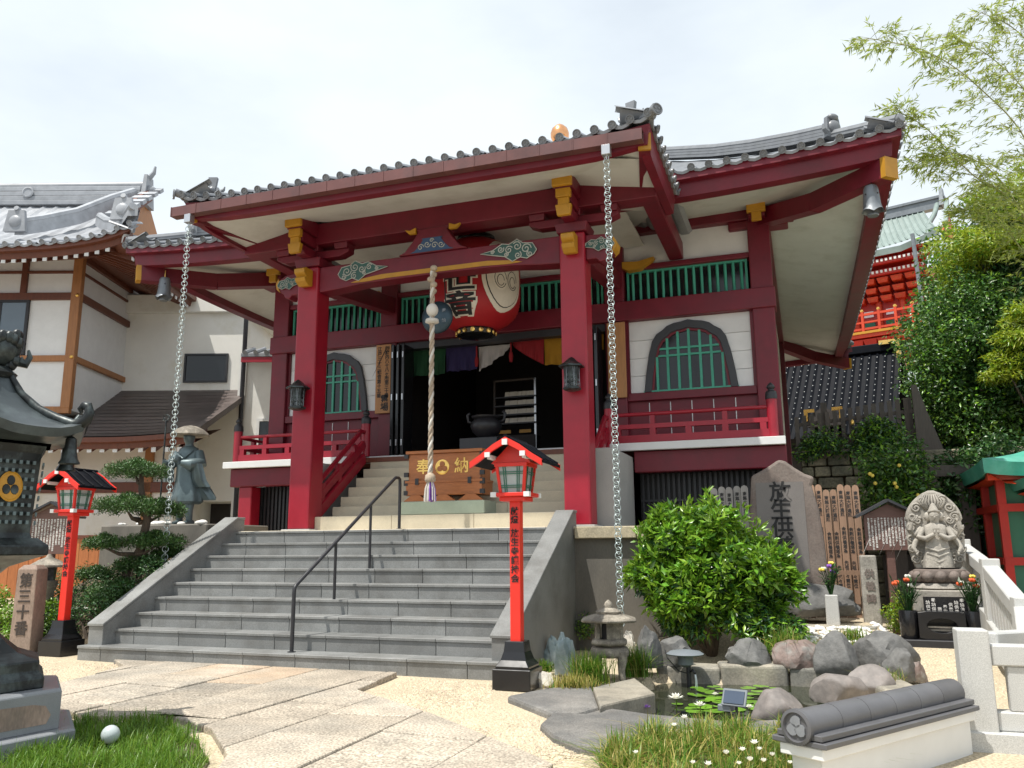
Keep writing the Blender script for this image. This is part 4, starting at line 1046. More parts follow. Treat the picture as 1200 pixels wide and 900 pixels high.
# white crescent and leaf emblem on its side
def patch(pts, lift, m, nm, a0):
    cx = sum(p[0] for p in pts)/len(pts); cz = sum(p[1] for p in pts)/len(pts); loop = pts+[pts[0]]
    b = B().grid([[(cx+(p[0]-cx)*f, 0.0, cz+(p[1]-cz)*f) for p in loop] for f in (0.02, 0.2, 0.4, 0.6, 0.8, 1.0)])
    me = b.mesh(nm, m); wrap(me, lift, a0); return link(nm, me, lan)
def ell(cx, cz, rx, rz, n=28): return [(cx+rx*math.cos(t), cz+rz*math.sin(t)) for t in [2*PI*k/n for k in range(n)]]
patch(ell(0.05, 0.02, 0.46, 0.66), 0.005, 'paper_white', 'emblem', 1.0)
patch(ell(0.06, 0.02, 0.40, 0.585), 0.008, 'ink', 'emblem', 1.0)
patch(ell(0.065, 0.02, 0.385, 0.57), 0.010, 'paper_white', 'emblem', 1.0)
for k in range(3):
    a = PI/2 + 2*PI*k/3
    patch(ell(0.08+0.155*math.cos(a), 0.05+0.24*math.sin(a), 0.15, 0.215), 0.012, 'paper_white', 'emblem_leaf', 1.0)
    for j in range(2):
        ln = B().tube([(p[0], 0, p[1]) for p in ell(0.08+0.155*math.cos(a), 0.05+0.24*math.sin(a)-0.03*j, 0.12-0.05*j, 0.17-0.07*j, 14)], 0.006, 4)
        me = ln.mesh('emblem_line', 'ink'); wrap(me, 0.016, 1.0); link('emblem_line', me, lan)
# gong
gp = onY(512.5, 372, 12.45)
gong = thing('temple_gong', 'round blue-grey bronze gong hanging behind the bell rope', 'gong', (gp.x, 12.45, gp.z-0.28))
obj('disc', B().lathe([(0.001,-0.10),(0.10,-0.10),(0.13,-0.085),(0.22,-0.075),(0.275,-0.03),(0.285,0),(0.275,0.03),(0.22,0.075),(0.001,0.10)], 32, cap=False).xf(RX(PI/2)), 'gong', gong, smooth=50, mtx=T((0,0,0.28)))
obj('hanger', B().tube([(-0.15,0,0.52),(-0.12,0,1.1)], 0.012, 6).tube([(0.15,0,0.52),(0.12,0,1.1)], 0.012, 6), 'black_iron', gong)
for k, ch in enumerate('奉納'):
    writing('letter', ch, 0.075, 'bell_metal', gong, T((0.16, -0.088, 0.36-0.17*k)) , offset=0.002)
# rope
ropx, ropy = -5.30, 11.45
rp = thing('bell_rope', 'thick twisted bell rope with purple and cream tassel hanging above the offering box', 'rope', (ropx, ropy, 2.06))
def strand(ph, r, z0, z1, rr, tw=9.0, n=150):
    return [(r*math.cos(ph+tw*z*2), r*math.sin(ph+tw*z*2), z) for z in [z0+(z1-z0)*i/n for i in range(n+1)]]
cols_ = ['rope', 'rope_white', 'rope']
for k in range(3):
    obj('strand', B().tube(strand(2.1*k, 0.021, 0.30, 3.62, 0.02), 0.022, 6), cols_[k], rp, smooth=True)
obj('knot', B().sphere((0,0,2.98), 0.095, 14, 9, (1,1,1.15)).lathe([(0.07,2.84),(0.10,2.83),(0.11,2.78),(0.06,2.76)], 12), 'rope_white', rp, smooth=True)
kn = B()
for i in range(5): kn.sphere((0.03*math.sin(i*2.1), 0.03*math.cos(i*2.1), 3.30+0.09*i), 0.055, 8, 6, (1.1, 1, 0.9))
obj('upper_knots', kn, 'rope', rp, smooth=True)
tb = B(); R_ = random.Random(2)
for i in range(70):
    a = R_.uniform(0, 2*PI); r = 0.075*math.sqrt(R_.random())
    tb.mat(1 if math.cos(a-0.3) > -0.2 and i % 3 else 0)
    tb.tube([(r*0.5*math.cos(a), r*0.5*math.sin(a), 0.32), (r*math.cos(a)*1.05, r*math.sin(a)*1.05, 0.2), (r*1.25*math.cos(a), r*1.25*math.sin(a), R_.uniform(0.0, 0.04))], 0.010, 4)
obj('tassel', tb, ['rope_white', 'petal_purple'], rp)
obj('tassel_head', B().lathe([(0.03,0.44),(0.075,0.40),(0.085,0.33),(0.07,0.30)], 12), 'rope', rp, smooth=True)
# offering box on its pale block
ox0, ox1, oy0, oy1 = -6.02, -4.66, 12.02, 12.50
obx = thing('offering_box', 'brown wooden offering box with black corner fittings on a pale green block', 'offering box', ((ox0+ox1)/2, 12.25, 2.12), world=True)
obj('lower_tier', B().box(ox0+0.03, ox1-0.03, oy0, oy1, 2.20, 2.42), 'box_timber', obx, bevel=0.008)
obj('upper_tier', B().box(ox0+0.06, ox1-0.06, oy0+0.03, oy1-0.02, 2.42, 2.86), 'box_timber', obx, bevel=0.008)
obj('rim', B().ring([(ox0+0.02,oy0-0.01),(ox1-0.02,oy0-0.01),(ox1-0.02,oy1),(ox0+0.02,oy1)], [(ox0+0.12,oy0+0.08),(ox1-0.12,oy0+0.08),(ox1-0.12,oy1-0.08),(ox0+0.12,oy1-0.08)], 2.862, 2.91, 'z'), 'box_timber', obx, bevel=0.006)
obj('moulding', B().box(ox0+0.02, ox1-0.02, oy0-0.015, oy1, 2.40, 2.435), 'box_timber', obx)
for i in range(9):
    x = ox0+0.16+0.13*i; obj('grate_bar', B().box(x-0.03, x+0.03, oy0+0.08, oy1-0.08, 2.872, 2.895), 'box_timber', obx)
for x0 in (ox0, ox1-0.42, (ox0+ox1)/2-0.21):
    obj('foot', B().prism([(x0,2.11),(x0+0.42,2.11),(x0+0.36,2.15),(x0+0.28,2.205),(x0+0.14,2.205),(x0+0.06,2.15)], oy0-0.02, oy0+0.06, 'y'), 'box_timber', obx)
for x in (ox0+0.03, ox1-0.03):
    for z, h in ((2.21, 0.07), (2.36, 0.09), (2.50, 0.07), (2.80, 0.06)):
        obj('corner_fitting', B().box(x-0.035, x+0.035, oy0-0.006+(0.03 if z > 2.45 else 0)*0, oy0+0.05, z, z+h), 'black_iron', obx)
for x in ((ox0+ox1)/2-0.45, (ox0+ox1)/2+0.45):
    obj('latch', B().box(x-0.03, x+0.03, oy0-0.02, oy0-0.006, 2.37, 2.47), 'black_iron', obx)
for ch, dx in (('奉', -0.36), ('納', 0.30)):
    writing('letter', ch, 0.25, 'gold_metal', obx, T(((ox0+ox1)/2+dx, oy0+0.026, 2.64)), offset=0.004)
cr = B().lathe([(0.001,0.0),(0.115,0.0),(0.12,0.006),(0.10,0.012),(0.098,0.006),(0.001,0.006)], 24, cap=False)
obj('crest', cr, 'gold_metal', obx, mtx=T(((ox0+ox1)/2-0.03, oy0+0.03, 2.64)) @ RX(PI/2))
for k in range(3):
    a = PI/2+2*PI*k/3
    obj('crest_leaf', B().lathe([(0.045,0.012),(0.040,0.017),(0.001,0.018)], 10, cap=False), 'box_timber', obx, mtx=T(((ox0+ox1)/2-0.03+0.048*math.cos(a), oy0+0.028, 2.64+0.048*math.sin(a))) @ RX(PI/2))
blk = obj('plinth_block', B().box(ox0-0.04, ox1+0.02, 11.99, 12.53, 1.903, 2.108), 'pale_green_stone', None, bevel=0.01)
tag(blk, 'pale green stone block under the wooden offering box', 'stone block')
# wooden sign boards on the inner columns
for x, tx, lab in ((COLX[1]-0.06, ('御府内八十八ヶ所第三十番', '江戸三十三観音第十五番'), 'tall narrow wooden sign board with two ink columns left of the dark doorway'),
                   (COLX[2]+0.03, None, 'tall narrow orange wooden sign board behind the long rain chain')):
    t = thing('sign_board', lab, 'sign', (x, 14.77, 4.05), group='sign boards beside the door')
    obj('board', B().box(-0.17, 0.17, -0.03, 0.0, 0, 1.42), 'sign_timber', t, bevel=0.006)
    if tx:
        writing('letter', tx[0], 0.098, 'ink', t, T((0.085, -0.033, 0.84)), line=0.90, offset=0.002)
        writing('letter', tx[1], 0.098, 'ink', t, T((-0.085, -0.033, 0.84)), line=0.98, offset=0.002)
        writing('letter', '霊場', 0.18, 'ink', t, T((0.045, -0.033, 0.20)), line=0.9, offset=0.004)
# drapes in five colours at the doorway
dr = thing('door_curtain', 'green, purple, white, red and yellow draped curtain across the dark doorway', 'curtain', (XC, 15.2, 4.9))
def drape(nm, m, x0, x1, z1, zf, swag=0.0, amp=0.025, fr=16):
    rows = []
    n = 26
    for j in range(9):
        row = []
        for i in range(n+1):
            u = i/n; x = x0+(x1-x0)*u; zb = zf(u)
            z = z1 + (zb-z1)*j/8
            y = 0.03*math.sin(u*fr+j*0.3)*(0.4+j/8) + amp*math.sin(u*fr*2.3)*(j/8)
            row.append((x-XC, y, z-4.9))
        rows.append(row)
    obj(nm, B().grid(rows), m, dr, smooth=True)
drape('drape', 'cloth_green', -7.45, -6.72, 5.40, lambda u: 4.86)
drape('drape', 'cloth_purple', -6.72, -6.02, 5.42, lambda u: 4.90)
drape('drape', 'cloth_white', -6.0, -5.30, 5.36-0.0, lambda u: 4.86+0.44*u**1.2)
drape('drape', 'cloth_red', -5.28, -4.62, 5.42, lambda u: 5.34-0.46*u**0.8)
drape('drape', 'cloth_yellow', -4.62, -3.42, 5.42, lambda u: 4.88-0.10*math.sin(PI*u)+0.2*u)
for x, z in ((-6.02, 5.36), (-5.29, 5.40)):
    obj('tassel_cord', B().tube([(x-XC, -0.06, z-4.9), (x-XC, -0.06, z-4.9-0.22)], 0.018, 6).lathe([(0.03, -0.42), (0.045, -0.30), (0.03, -0.22)], 8, (x-XC, -0.06, z-4.9)), 'cloth_red', dr)
# incense burner on a dark plinth
ib = thing('incense_burner', 'black bronze incense burner on a grey plinth in the doorway', 'incense burner', (-5.55, 14.45, 3.085))
obj('plinth', B().box(-0.44, 0.30, -0.25, 0.25, 0, 0.30), 'dark_slate', ib, bevel=0.01)
obj('bowl', B().lathe([(0.12,0.30),(0.16,0.34),(0.26,0.42),(0.30,0.53),(0.27,0.62),(0.22,0.66),(0.27,0.69),(0.28,0.72),(0.24,0.72)], 24), 'black_iron', ib, smooth=40)
for sx in (-1, 1): obj('handle', B().tube([(sx*0.26,0,0.60),(sx*0.36,0,0.64),(sx*0.38,0,0.76),(sx*0.33,0,0.80)], 0.03, 8), 'black_iron', ib, smooth=True)
# rack of white slips inside
rk = thing('slip_rack', 'dark rack with rows of white paper slips standing inside the doorway', 'rack', (-5.72, 16.6, 3.04))
for x in (-0.46, 0.46): obj('upright', B().box(x-0.02, x+0.02, -0.02, 0.02, 0, 1.9), 'metal_silver' if x > 0 else 'weathered_timber', rk)
obj('top_bar', B().box(-0.46, 0.46, -0.02, 0.02, 1.86, 1.9), 'weathered_timber', rk)
for k in range(4):
    z = 1.52-0.19*k
    obj('shelf', B().box(-0.46, 0.50, -0.06, 0.12, z-0.03, z), 'black_iron', rk)
    for i in range(7):
        x = -0.18+0.095*i
        obj('paper_slip', B().cbox((x, 0.02+0.01*(i % 2), z+0.055), (0.088, 0.03, 0.11), rx=-0.3), 'paper_white', rk)
for x in (-0.2, 0.25): obj('label_strip', B().box(x-0.13, x+0.13, -0.075, -0.062, 0.72, 0.79), 'gold_paint', rk)
obj('cabinet', B().box(-0.46, 0.46, -0.06, 0.3, 0.05, 0.68), 'interior', rk)
# ================================================================== CHAINS, BELLS, HANDRAIL, LAMPS
def torus(R0, r, n=14, m=5):
    vs = []; fs = []
    for i in range(n):
        a = 2*PI*i/n
        for j in range(m):
            b = 2*PI*j/m
            vs.append(((R0+r*math.cos(b))*math.cos(a), r*math.sin(b), (R0+r*math.cos(b))*math.sin(a)))
            fs.append((i*m+j, ((i+1) % n)*m+j, ((i+1) % n)*m+(j+1) % m, i*m+(j+1) % m))
    return B().add(vs, fs)
LINK = torus(0.044, 0.0058).mesh('link', 'chain_metal', True)
def rain_chain(x, y, z0, z1, label):
    t = thing('rain_chain', label, 'rain chain', (x, y, z0), group='rain chains below the porch gutter')
    z = z1-z0-0.04; i = 0
    while z > 0.03:
        link('link', LINK, t, mtx=T((0, 0, z)) @ RZ(0.5 if i % 2 else -0.62))
        z -= 0.058; i += 1
    obj('top_ring', B().tube([(0,0,z1-z0-0.05),(0,0,z1-z0+0.06)], 0.012, 6), 'metal_silver', t)
rain_chain(-2.22, 10.34, 0.42, 6.60, 'long pale rain chain hanging down behind the small stone lantern')
rain_chain(-9.15, 10.34, 0.9, 6.60, 'long pale rain chain hanging in front of the bronze monk statue')
def wind_bell(p, label):
    t = thing('wind_bell', label, 'bell', p, group='wind bells under the roof corners')
    n = 24; rows = []
    for r, z in ((0.02,0.46),(0.085,0.45),(0.105,0.41),(0.115,0.30),(0.125,0.16),(0.14,0.08)):
        rows.append([(r*math.cos(2*PI*k/n), r*math.sin(2*PI*k/n), z) for k in range(n+1)])
    rows.append([((0.165)*math.cos(2*PI*k/n), 0.165*math.sin(2*PI*k/n), 0.0+0.055*abs(math.sin(2*PI*k/n*2))) for k in range(n+1)])
    rows.append([((0.145)*math.cos(2*PI*k/n), 0.145*math.sin(2*PI*k/n), 0.03+0.055*abs(math.sin(2*PI*k/n*2))) for k in range(n+1)])
    obj('bell_body', B().grid(rows), 'bell_metal', t, smooth=40)
    obj('hanger', B().tube([(0,0,0.45),(0,0,0.62)], 0.012, 6), 'gold_metal', t)
    obj('clapper', B().tube([(0,0,0.3),(0,0,0.02)], 0.008, 6).lathe([(0.08,-0.03),(0.085,-0.02),(0.08,0.0)], 10), 'bell_metal', t)
    for k in range(4):
        a = PI/4+k*PI/2
        obj('stud', B().sphere((0.118*math.cos(a), 0.118*math.sin(a), 0.30), 0.014, 6, 5), 'black_iron', t)
wind_bell((1.27, 12.97, 6.28), 'grey bronze wind bell under the roof corner beside the bamboo and green-roofed gate')
wind_bell((-12.02, 13.02, 6.38), 'grey bronze wind bell under the roof corner beside the neighbouring brown-eaved building')
# handrail
hr = thing('handrail', 'black steel handrail running up the middle of the granite stairs', 'handrail', (-5.88, 8.86, 0.185), world=True)
hx = -5.88
def step_z(y): return RIS*min(9, int((y-SY)/TRD)+1)
pts = [(hx, 8.86, 0.185), (hx, 8.86, 0.87), (hx, 8.865, 0.92), (hx, 8.89, 0.955), (hx, 11.42, 2.43), (hx, 11.46, 2.446), (hx, 11.55, 2.45), (hx, 11.59, 2.43), (hx, 11.60, 2.38), (hx, 11.60, 1.672)]
obj('rail', B().tube(pts, 0.024, 10), 'black_iron', hr, smooth=50)
for y in (9.78, 10.70):
    zt = 0.955 + (y-8.89)*(2.43-0.955)/(11.42-8.89)
    obj('post', B().tube([(hx, y, step_z(y)), (hx, y, zt)], 0.020, 8), 'black_iron', hr, smooth=50)
for y, z in ((8.86, 0.185), (11.60, 1.672)): obj('flange', B().lathe([(0.05,0),(0.05,0.008),(0.03,0.012)], 12, (hx, y, z)), 'black_iron', hr)
# red lamp posts
def lamp_post(x, y, label, zoff=0.0, rz=0.0):
    t = thing('lamp_post', label, 'lamp', (x, y, zoff), rz, group='red wooden lamp posts by the stairs')
    obj('base', B().box(-0.20, 0.20, -0.20, 0.20, 0, 0.20).add([(s*a, q*a, z) for a, z in ((0.175,0.20),(0.175,0.225),(0.135,0.28),(0.11,0.36),(0.098,0.46)) for s, q in ((-1,-1),(1,-1),(1,1),(-1,1))],
        [(4*i+k, 4*i+(k+1) % 4, 4*i+4+(k+1) % 4, 4*i+4+k) for i in range(4) for k in range(4)]+[(16,17,18,19)]), 'black_lacquer', t, bevel=0.006)
    post = obj('post', B().box(-0.056, 0.056, -0.056, 0.056, 0.45, 1.88), 'vermilion', t, bevel=0.006)
    writing('letter', '献燈', 0.085, 'ink', post, T((0, -0.0585, 1.71)), line=1.05, offset=0.002)
    writing('letter', '放生寺護持会', 0.085, 'ink', post, T((0, -0.0585, 1.30)), line=1.08, offset=0.002)
    obj('shelf', B().box(-0.20, 0.20, -0.20, 0.20, 1.905, 1.945).box(-0.14, 0.14, -0.14, 0.14, 1.86, 1.905), 'vermilion', t, bevel=0.006)
    for sx in (-1, 1):
        for sy in (-1, 1): obj('corner_cap', B().box(sx*0.18-0.03, sx*0.18+0.03, sy*0.18-0.03, sy*0.18+0.03, 1.90, 1.95), 'white_paint', t)
    for sx in (-1, 1):
        for sy in (-1, 1):
            obj('corner_post', B().beam((sx*0.125, sy*0.125, 1.945), (sx*0.155, sy*0.155, 2.22), 0.03, 0.03, (1,0,0)), 'vermilion', t)
    obj('lamp_glass', B().cbox((0,0,2.082), (0.245,0.245,0.27), top=1.22), 'pearl_glass', t)
    for k in range(4):
        a = k*PI/2; fr = B()
        for x_ in (-0.075, -0.055, 0.055, 0.075): fr.beam((x_, -0.128, 1.952), (x_*1.2, -0.157, 2.215), 0.006, 0.008, (1,0,0))
        for z_ in (2.0, 2.02, 2.14, 2.16): fr.box(-0.125-(z_-1.95)*0.1, 0.125+(z_-1.95)*0.1, -0.136-(z_-1.95)*0.105, -0.130-(z_-1.95)*0.105, z_-0.004, z_+0.004)
        obj('glazing_bar', fr, 'panel_green', t, rotz=a)
    obj('head_beam', B().ring([(-0.18,-0.18),(0.18,-0.18),(0.18,0.18),(-0.18,0.18)], [(-0.14,-0.14),(0.14,-0.14),(0.14,0.14),(-0.14,0.14)], 2.215, 2.255, 'z'), 'vermilion', t, bevel=0.004)
    obj('gable', B().prism([(-0.22,2.25),(0.22,2.25),(0.0,2.46)], -0.16, 0.16, 'y'), 'vermilion', t)
    for sx in (-1, 1):
        rf = B(); d = 0.33
        ptsr = [(0.0, 2.50), (sx*0.14, 2.425), (sx*0.27, 2.33), (sx*0.39, 2.255)]
        rows = [[(px, y_, pz) for px, pz in ptsr] for y_ in (-d, d)]
        rows2 = [[(px, y_, pz-0.03) for px, pz in ptsr] for y_ in (-d, d)]
        rf.grid(rows); rf.grid(rows2)
        rf.grid([rows[0], rows2[0]]); rf.grid([rows[1], rows2[1]]); rf.grid([[rows[0][-1], rows[1][-1]], [rows2[0][-1], rows2[1][-1]]])
        ro = obj('roof_slope', rf, 'black_roof', t)
        for q in (-0.24, -0.08, 0.08, 0.24):
            obj('batten', B().tube([(px, q, pz+0.008) for px, pz in ptsr], 0.014, 6), 'black_roof', ro)
        for y_ in (-d-0.012, d-0.022):
            bd = B(); 
            for (p0, p1) in zip(ptsr[:-1], ptsr[1:]): bd.add([(p0[0],y_,p0[1]+0.004),(p1[0],y_,p1[1]+0.004),(p1[0],y_,p1[1]-0.062),(p0[0],y_,p0[1]-0.062),(p0[0],y_+0.034,p0[1]+0.004),(p1[0],y_+0.034,p1[1]+0.004),(p1[0],y_+0.034,p1[1]-0.062),(p0[0],y_+0.034,p0[1]-0.062)], [(0,1,2,3),(4,5,6,7),(0,1,5,4),(2,3,7,6),(1,2,6,5),(0,3,7,4)])
            obj('barge_board', bd, 'vermilion', t)
        obj('purlin_end', B().box(sx*0.19-0.022, sx*0.19+0.022, -0.30, 0.30, 2.285, 2.325).box(sx*0.19-0.028, sx*0.19+0.028, -d-0.03, -d-0.012, 2.30, 2.35), 'white_paint', t)
    obj('ridge_cap', B().tube([(0,-d-0.01,2.505),(0,d+0.01,2.505)], 0.024, 8), 'black_roof', t)
    obj('ridge_end', B().box(-0.028, 0.028, -d-0.03, -d-0.012, 2.42, 2.48), 'white_paint', t)
lamp_post(-2.86, 8.32, 'red lamp post with black flared base beside the pond end of the granite stairs')
lamp_post(-9.66, 9.08, 'red lamp post with black flared base beside the carved stone marker and pine')
# ================================================================== LEFT FOREGROUND: bronze lantern on granite
bl = thing('bronze_lantern', 'tall dark bronze temple lantern with curled roof corners and gold crest on granite', 'lantern', LW(-4.0, 6.3), YAW+math.radians(30))
bl.scale = (0.76, 0.76, 0.95)
obj('granite_step', B().lathe([(1.14, -0.05), (1.14, 0.14), (1.10, 0.15)], 6, rot=PI/6), 'granite_grey', bl, bevel=0.006)
obj('granite_base', B().lathe([(0.98, 0.15), (0.98, 0.42), (0.95, 0.44)], 6, rot=PI/6), 'granite_grey', bl, bevel=0.006)
for k in range(6):
    a = PI/3*k - PI/2
    obj('base_panel', B().prism([(-0.36,0.20),(0.36,0.20),(0.40,0.26),(0.34,0.33),(0.22,0.35),(-0.22,0.36),(-0.34,0.33),(-0.40,0.26)], -0.852, -0.846, 'y'), 'post_stone', bl, rotz=PI/3*k+PI/6)
obj('foot', B().lathe([(0.80,0.44),(0.80,0.52),(0.74,0.56),(0.74,0.64),(0.66,0.66),(0.52,0.70),(0.36,0.80),(0.28,0.86)], 6, rot=PI/6), 'dark_bronze', bl, bevel=0.01)
obj('shaft', B().lathe([(0.26,0.86),(0.22,0.9),(0.20,1.05),(0.25,1.08),(0.20,1.12),(0.22,1.28),(0.3,1.34)], 24), 'dark_bronze', bl, smooth=40)
obj('platform', B().lathe([(0.30,1.33),(0.58,1.40),(0.72,1.43),(0.72,1.50),(0.66,1.53),(0.60,1.56)], 6, rot=PI/6), 'dark_bronze', bl, bevel=0.008)
obj('fire_box', B().lathe([(0.54,1.56),(0.52,1.60),(0.56,2.22),(0.60,2.28)], 6, rot=PI/6), 'dark_bronze', bl)
for k in range(6):
    a = PI/3*k; fr = B()
    for i in range(7):
        for j in range(8):
            x = (i-3)*0.066; z = 1.68+0.066*j
            if abs(x) < 0.20 and (x*x+(z-1.95)**2 > 0.0155 or k % 2): fr.box(x-0.014, x+0.014, -0.488-(z-1.6)*0.056, -0.470-(z-1.6)*0.056, z-0.014, z+0.014)
    tag(obj('lattice_studs', fr, 'bronze', bl, rotz=a+PI/6), kind='stuff')
    if k % 2 == 0:
        c = B().lathe([(0.001,0),(0.112,0),(0.118,0.006),(0.105,0.012),(0.10,0.006),(0.001,0.006)], 24, cap=False)
        cr_ = obj('crest', c, 'gold_paint', bl, mtx=RZ(a+PI/6) @ T((0, -0.492, 1.95)) @ RX(PI/2-0.056))
        for j in range(3):
            b = PI/2+2*PI*j/3
            obj('crest_leaf', B().lathe([(0.040,0.008),(0.036,0.014),(0.001,0.015)], 10, (0.046*math.cos(b), 0.046*math.sin(b), 0), cap=False), 'dark_bronze', cr_)
# six-sided curved roof
rows = []
for r, z, lift in ((0.16,2.86,0),(0.26,2.72,0),(0.42,2.60,0.0),(0.62,2.50,0.01),(0.82,2.43,0.03),(0.98,2.395,0.075)):
    row = []
    for i in range(49):
        a = PI/6 + 2*PI*i/48; f = (i % 8)/8; c = abs(2*f-1)
        rr = r*(math.cos(PI/6)/math.cos((f-0.5)*PI/3)) 
        row.append((rr*math.cos(a), rr*math.sin(a), z+lift*c**3))
    rows.append(row)
rows.append([(x*0.97, y*0.97, z-0.07) for x, y, z in rows[-1]]); rows.append([(x*0.66, y*0.66, 2.30) for x, y, z in rows[-2]])
obj('lantern_roof', B().grid(rows), 'lantern_roof_bronze', bl, smooth=35)
for k in range(6):
    a = PI/6+PI/3*k
    rdg = [(0.17,2.87),(0.3,2.72),(0.48,2.60),(0.68,2.52),(0.84,2.47),(0.92,2.48),(0.98,2.52),(1.0,2.57),(0.98,2.62),(0.93,2.63),(0.90,2.60),(0.92,2.57)]
    obj('roof_scroll', B().tube([(r*math.cos(a), r*math.sin(a), z-0.02) for r, z in rdg], [0.03,0.035,0.04,0.045,0.05,0.055,0.055,0.05,0.045,0.035,0.028,0.018], 8), 'dark_bronze', bl, smooth=50)
    obj('roof_bell', B().tube([(0.84*math.cos(a), 0.84*math.sin(a), 2.44), (0.84*math.cos(a), 0.84*math.sin(a), 2.34)], 0.008, 5).lathe([(0.02,0.22),(0.05,0.20),(0.06,0.10),(0.075,0.04),(0.10,0.0),(0.09,0.02)], 10, (0.84*math.cos(a), 0.84*math.sin(a), 2.14)), 'dark_bronze', bl, smooth=40)
fin = B().lathe([(0.17,2.84),(0.20,2.88),(0.14,2.92),(0.10,2.94)], 16).sphere((0.06,0,3.10), 0.15, 16, 12)
for i in range(26):
    R_ = random.Random(i); a = R_.uniform(0, 2*PI); z = R_.uniform(2.96, 3.22)
    fin.sphere((0.06+0.14*math.cos(a)*math.sqrt(max(0.1, 1-((z-3.10)/0.16)**2)), 0.14*math.sin(a)*math.sqrt(max(0.1, 1-((z-3.10)/0.16)**2)), z), 0.055, 7, 5)
fin.tube([(0.2,0,3.0),(0.26,0,2.98),(0.29,0,3.04),(0.27,0,3.10)], [0.05,0.04,0.03,0.012], 7)
obj('finial', fin, 'dark_bronze', bl, smooth=40)

# ================================================================== LEFT SIDE: marker stone, notice board, monk, beds
mk = thing('stone_marker', 'square carved stone marker with vertical inscription beside the red lamp post', 'stone marker', (-10.12, 8.92, 0), 0.30)
mk.scale = (0.86, 0.86, 0.95)
obj('shaft', B().add([(s*a, q*a, z) for a, z in ((0.175,-0.05),(0.155,1.20),(0.10,1.26)) for s, q in ((-1,-1),(1,-1),(1,1),(-1,1))], [(4*i+k, 4*i+(k+1) % 4, 4*i+4+(k+1) % 4, 4*i+4+k) for i in range(2) for k in range(4)]+[(8,9,10,11)]), 'post_stone', mk, bevel=0.012, seg=2)
writing('letter', '第三十番', 0.21, 'ink_stone', mk, T((0.0, -0.168, 0.70)) @ RX(-0.016), line=1.05, offset=0.004, extrude=0.004)
# little stone lantern behind the marker
ltl = thing('stone_lantern', 'small grey stone lantern with dark wide cap behind the inscribed marker', 'stone lantern', (-10.55, 9.55, 0.1))
obj('shaft', B().lathe([(0.13,0),(0.11,0.7),(0.15,0.78),(0.15,0.86)], 12), 'lantern_stone', ltl, smooth=40)
obj('fire_box', B().lathe([(0.11,0.86),(0.12,1.06)], 6), 'dark_bronze', ltl)
obj('cap', B().lathe([(0.25,1.05),(0.25,1.08),(0.14,1.15),(0.05,1.19),(0.02,1.24)], 16), 'lantern_stone', ltl, smooth=40)
def notice_board(p, rz, wd, ht, zb, label, rooftop, nlines, tm='white_ink', seed=1):
    t = thing('notice_board', label, 'notice board', p, rz)
    obj('post', B().box(-0.055, 0.055, -0.04, 0.04, -0.1, zb+0.1), 'notice_timber', t, bevel=0.006)
    brd = obj('board', B().prism([(-wd/2, zb), (wd/2, zb), (wd/2, zb+ht), (0, zb+ht+0.24*wd), (-wd/2, zb+ht)], -0.075, -0.04, 'y'), 'notice_timber', t, bevel=0.004)
    for sx in (-1, 1):
        a = Vector((0, -0.05, zb+ht+0.27*wd+0.03)); b = Vector((sx*(wd/2+0.12), -0.05, zb+ht-0.03))
        obj('roof_board', B().beam(a, b, 0.26, 0.035), rooftop, t)
    R_ = random.Random(seed)
    src = '放生寺観音堂縁起江戸時代創建真言宗本尊聖観世音菩薩信仰一陽来復御守参詣人々供養会秋季毎年十月体育日法要魚鳥放'
    for i in range(nlines):
        x = wd/2-0.06-(wd-0.12)*i/(nlines-1)
        n = R_.randint(12, 17) if i else 6
        s = ''.join(R_.choice(src) for _ in range(n))
        writing('letter', s, ht/17.0*0.92, tm, brd, T((x, -0.0775, zb+ht*0.96-n*ht/17.0*0.5)), line=0.98, offset=0.0012, extrude=0.001)
    return t
nb = LW(-7.62, 14.0, 0.35)
notice_board(nb, YAW, 0.72, 0.62, 0.98, 'brown roofed notice board with white writing behind the left red lamp', 'dark_slate', 13, seed=4)
# soil beds on the left
rows = []
for j in range(15):
    y = 9.15+0.27*j; row = []
    for i in range(15):
        x = -13.4+0.31*i
        f = sstep(9.2, 12.2, y)
        row.append((x, y, -0.05+1.62*f*sstep(-13.2, -10.5, x)+0.35*(1-f)*sstep(9.2, 9.9, y)+0.07*mnoise.noise((x*2, y*2, 1))))
    rows.append(row)
tag(obj('planting_bed', B().grid(rows), 'soil', smooth=True), kind='structure')
# platform of the statue
pl = thing('statue_platform', 'low stone platform with pebbles under the bronze monk statue', 'platform', (-10.15, 12.0, 0))
obj('block', B().box(-1.2, 1.0, -0.75, 0.9, 0.4, 1.80), 'concrete', pl, bevel=0.02)
for i in range(14):
    R_ = random.Random(i+40)
    obj('pebble', B().sphere((R_.uniform(-1.1, 0.9), R_.uniform(-0.72, -0.3), 1.82), R_.uniform(0.04, 0.09), 8, 6, (1.2, 1, 0.6)), 'pebble_white', pl, smooth=True)
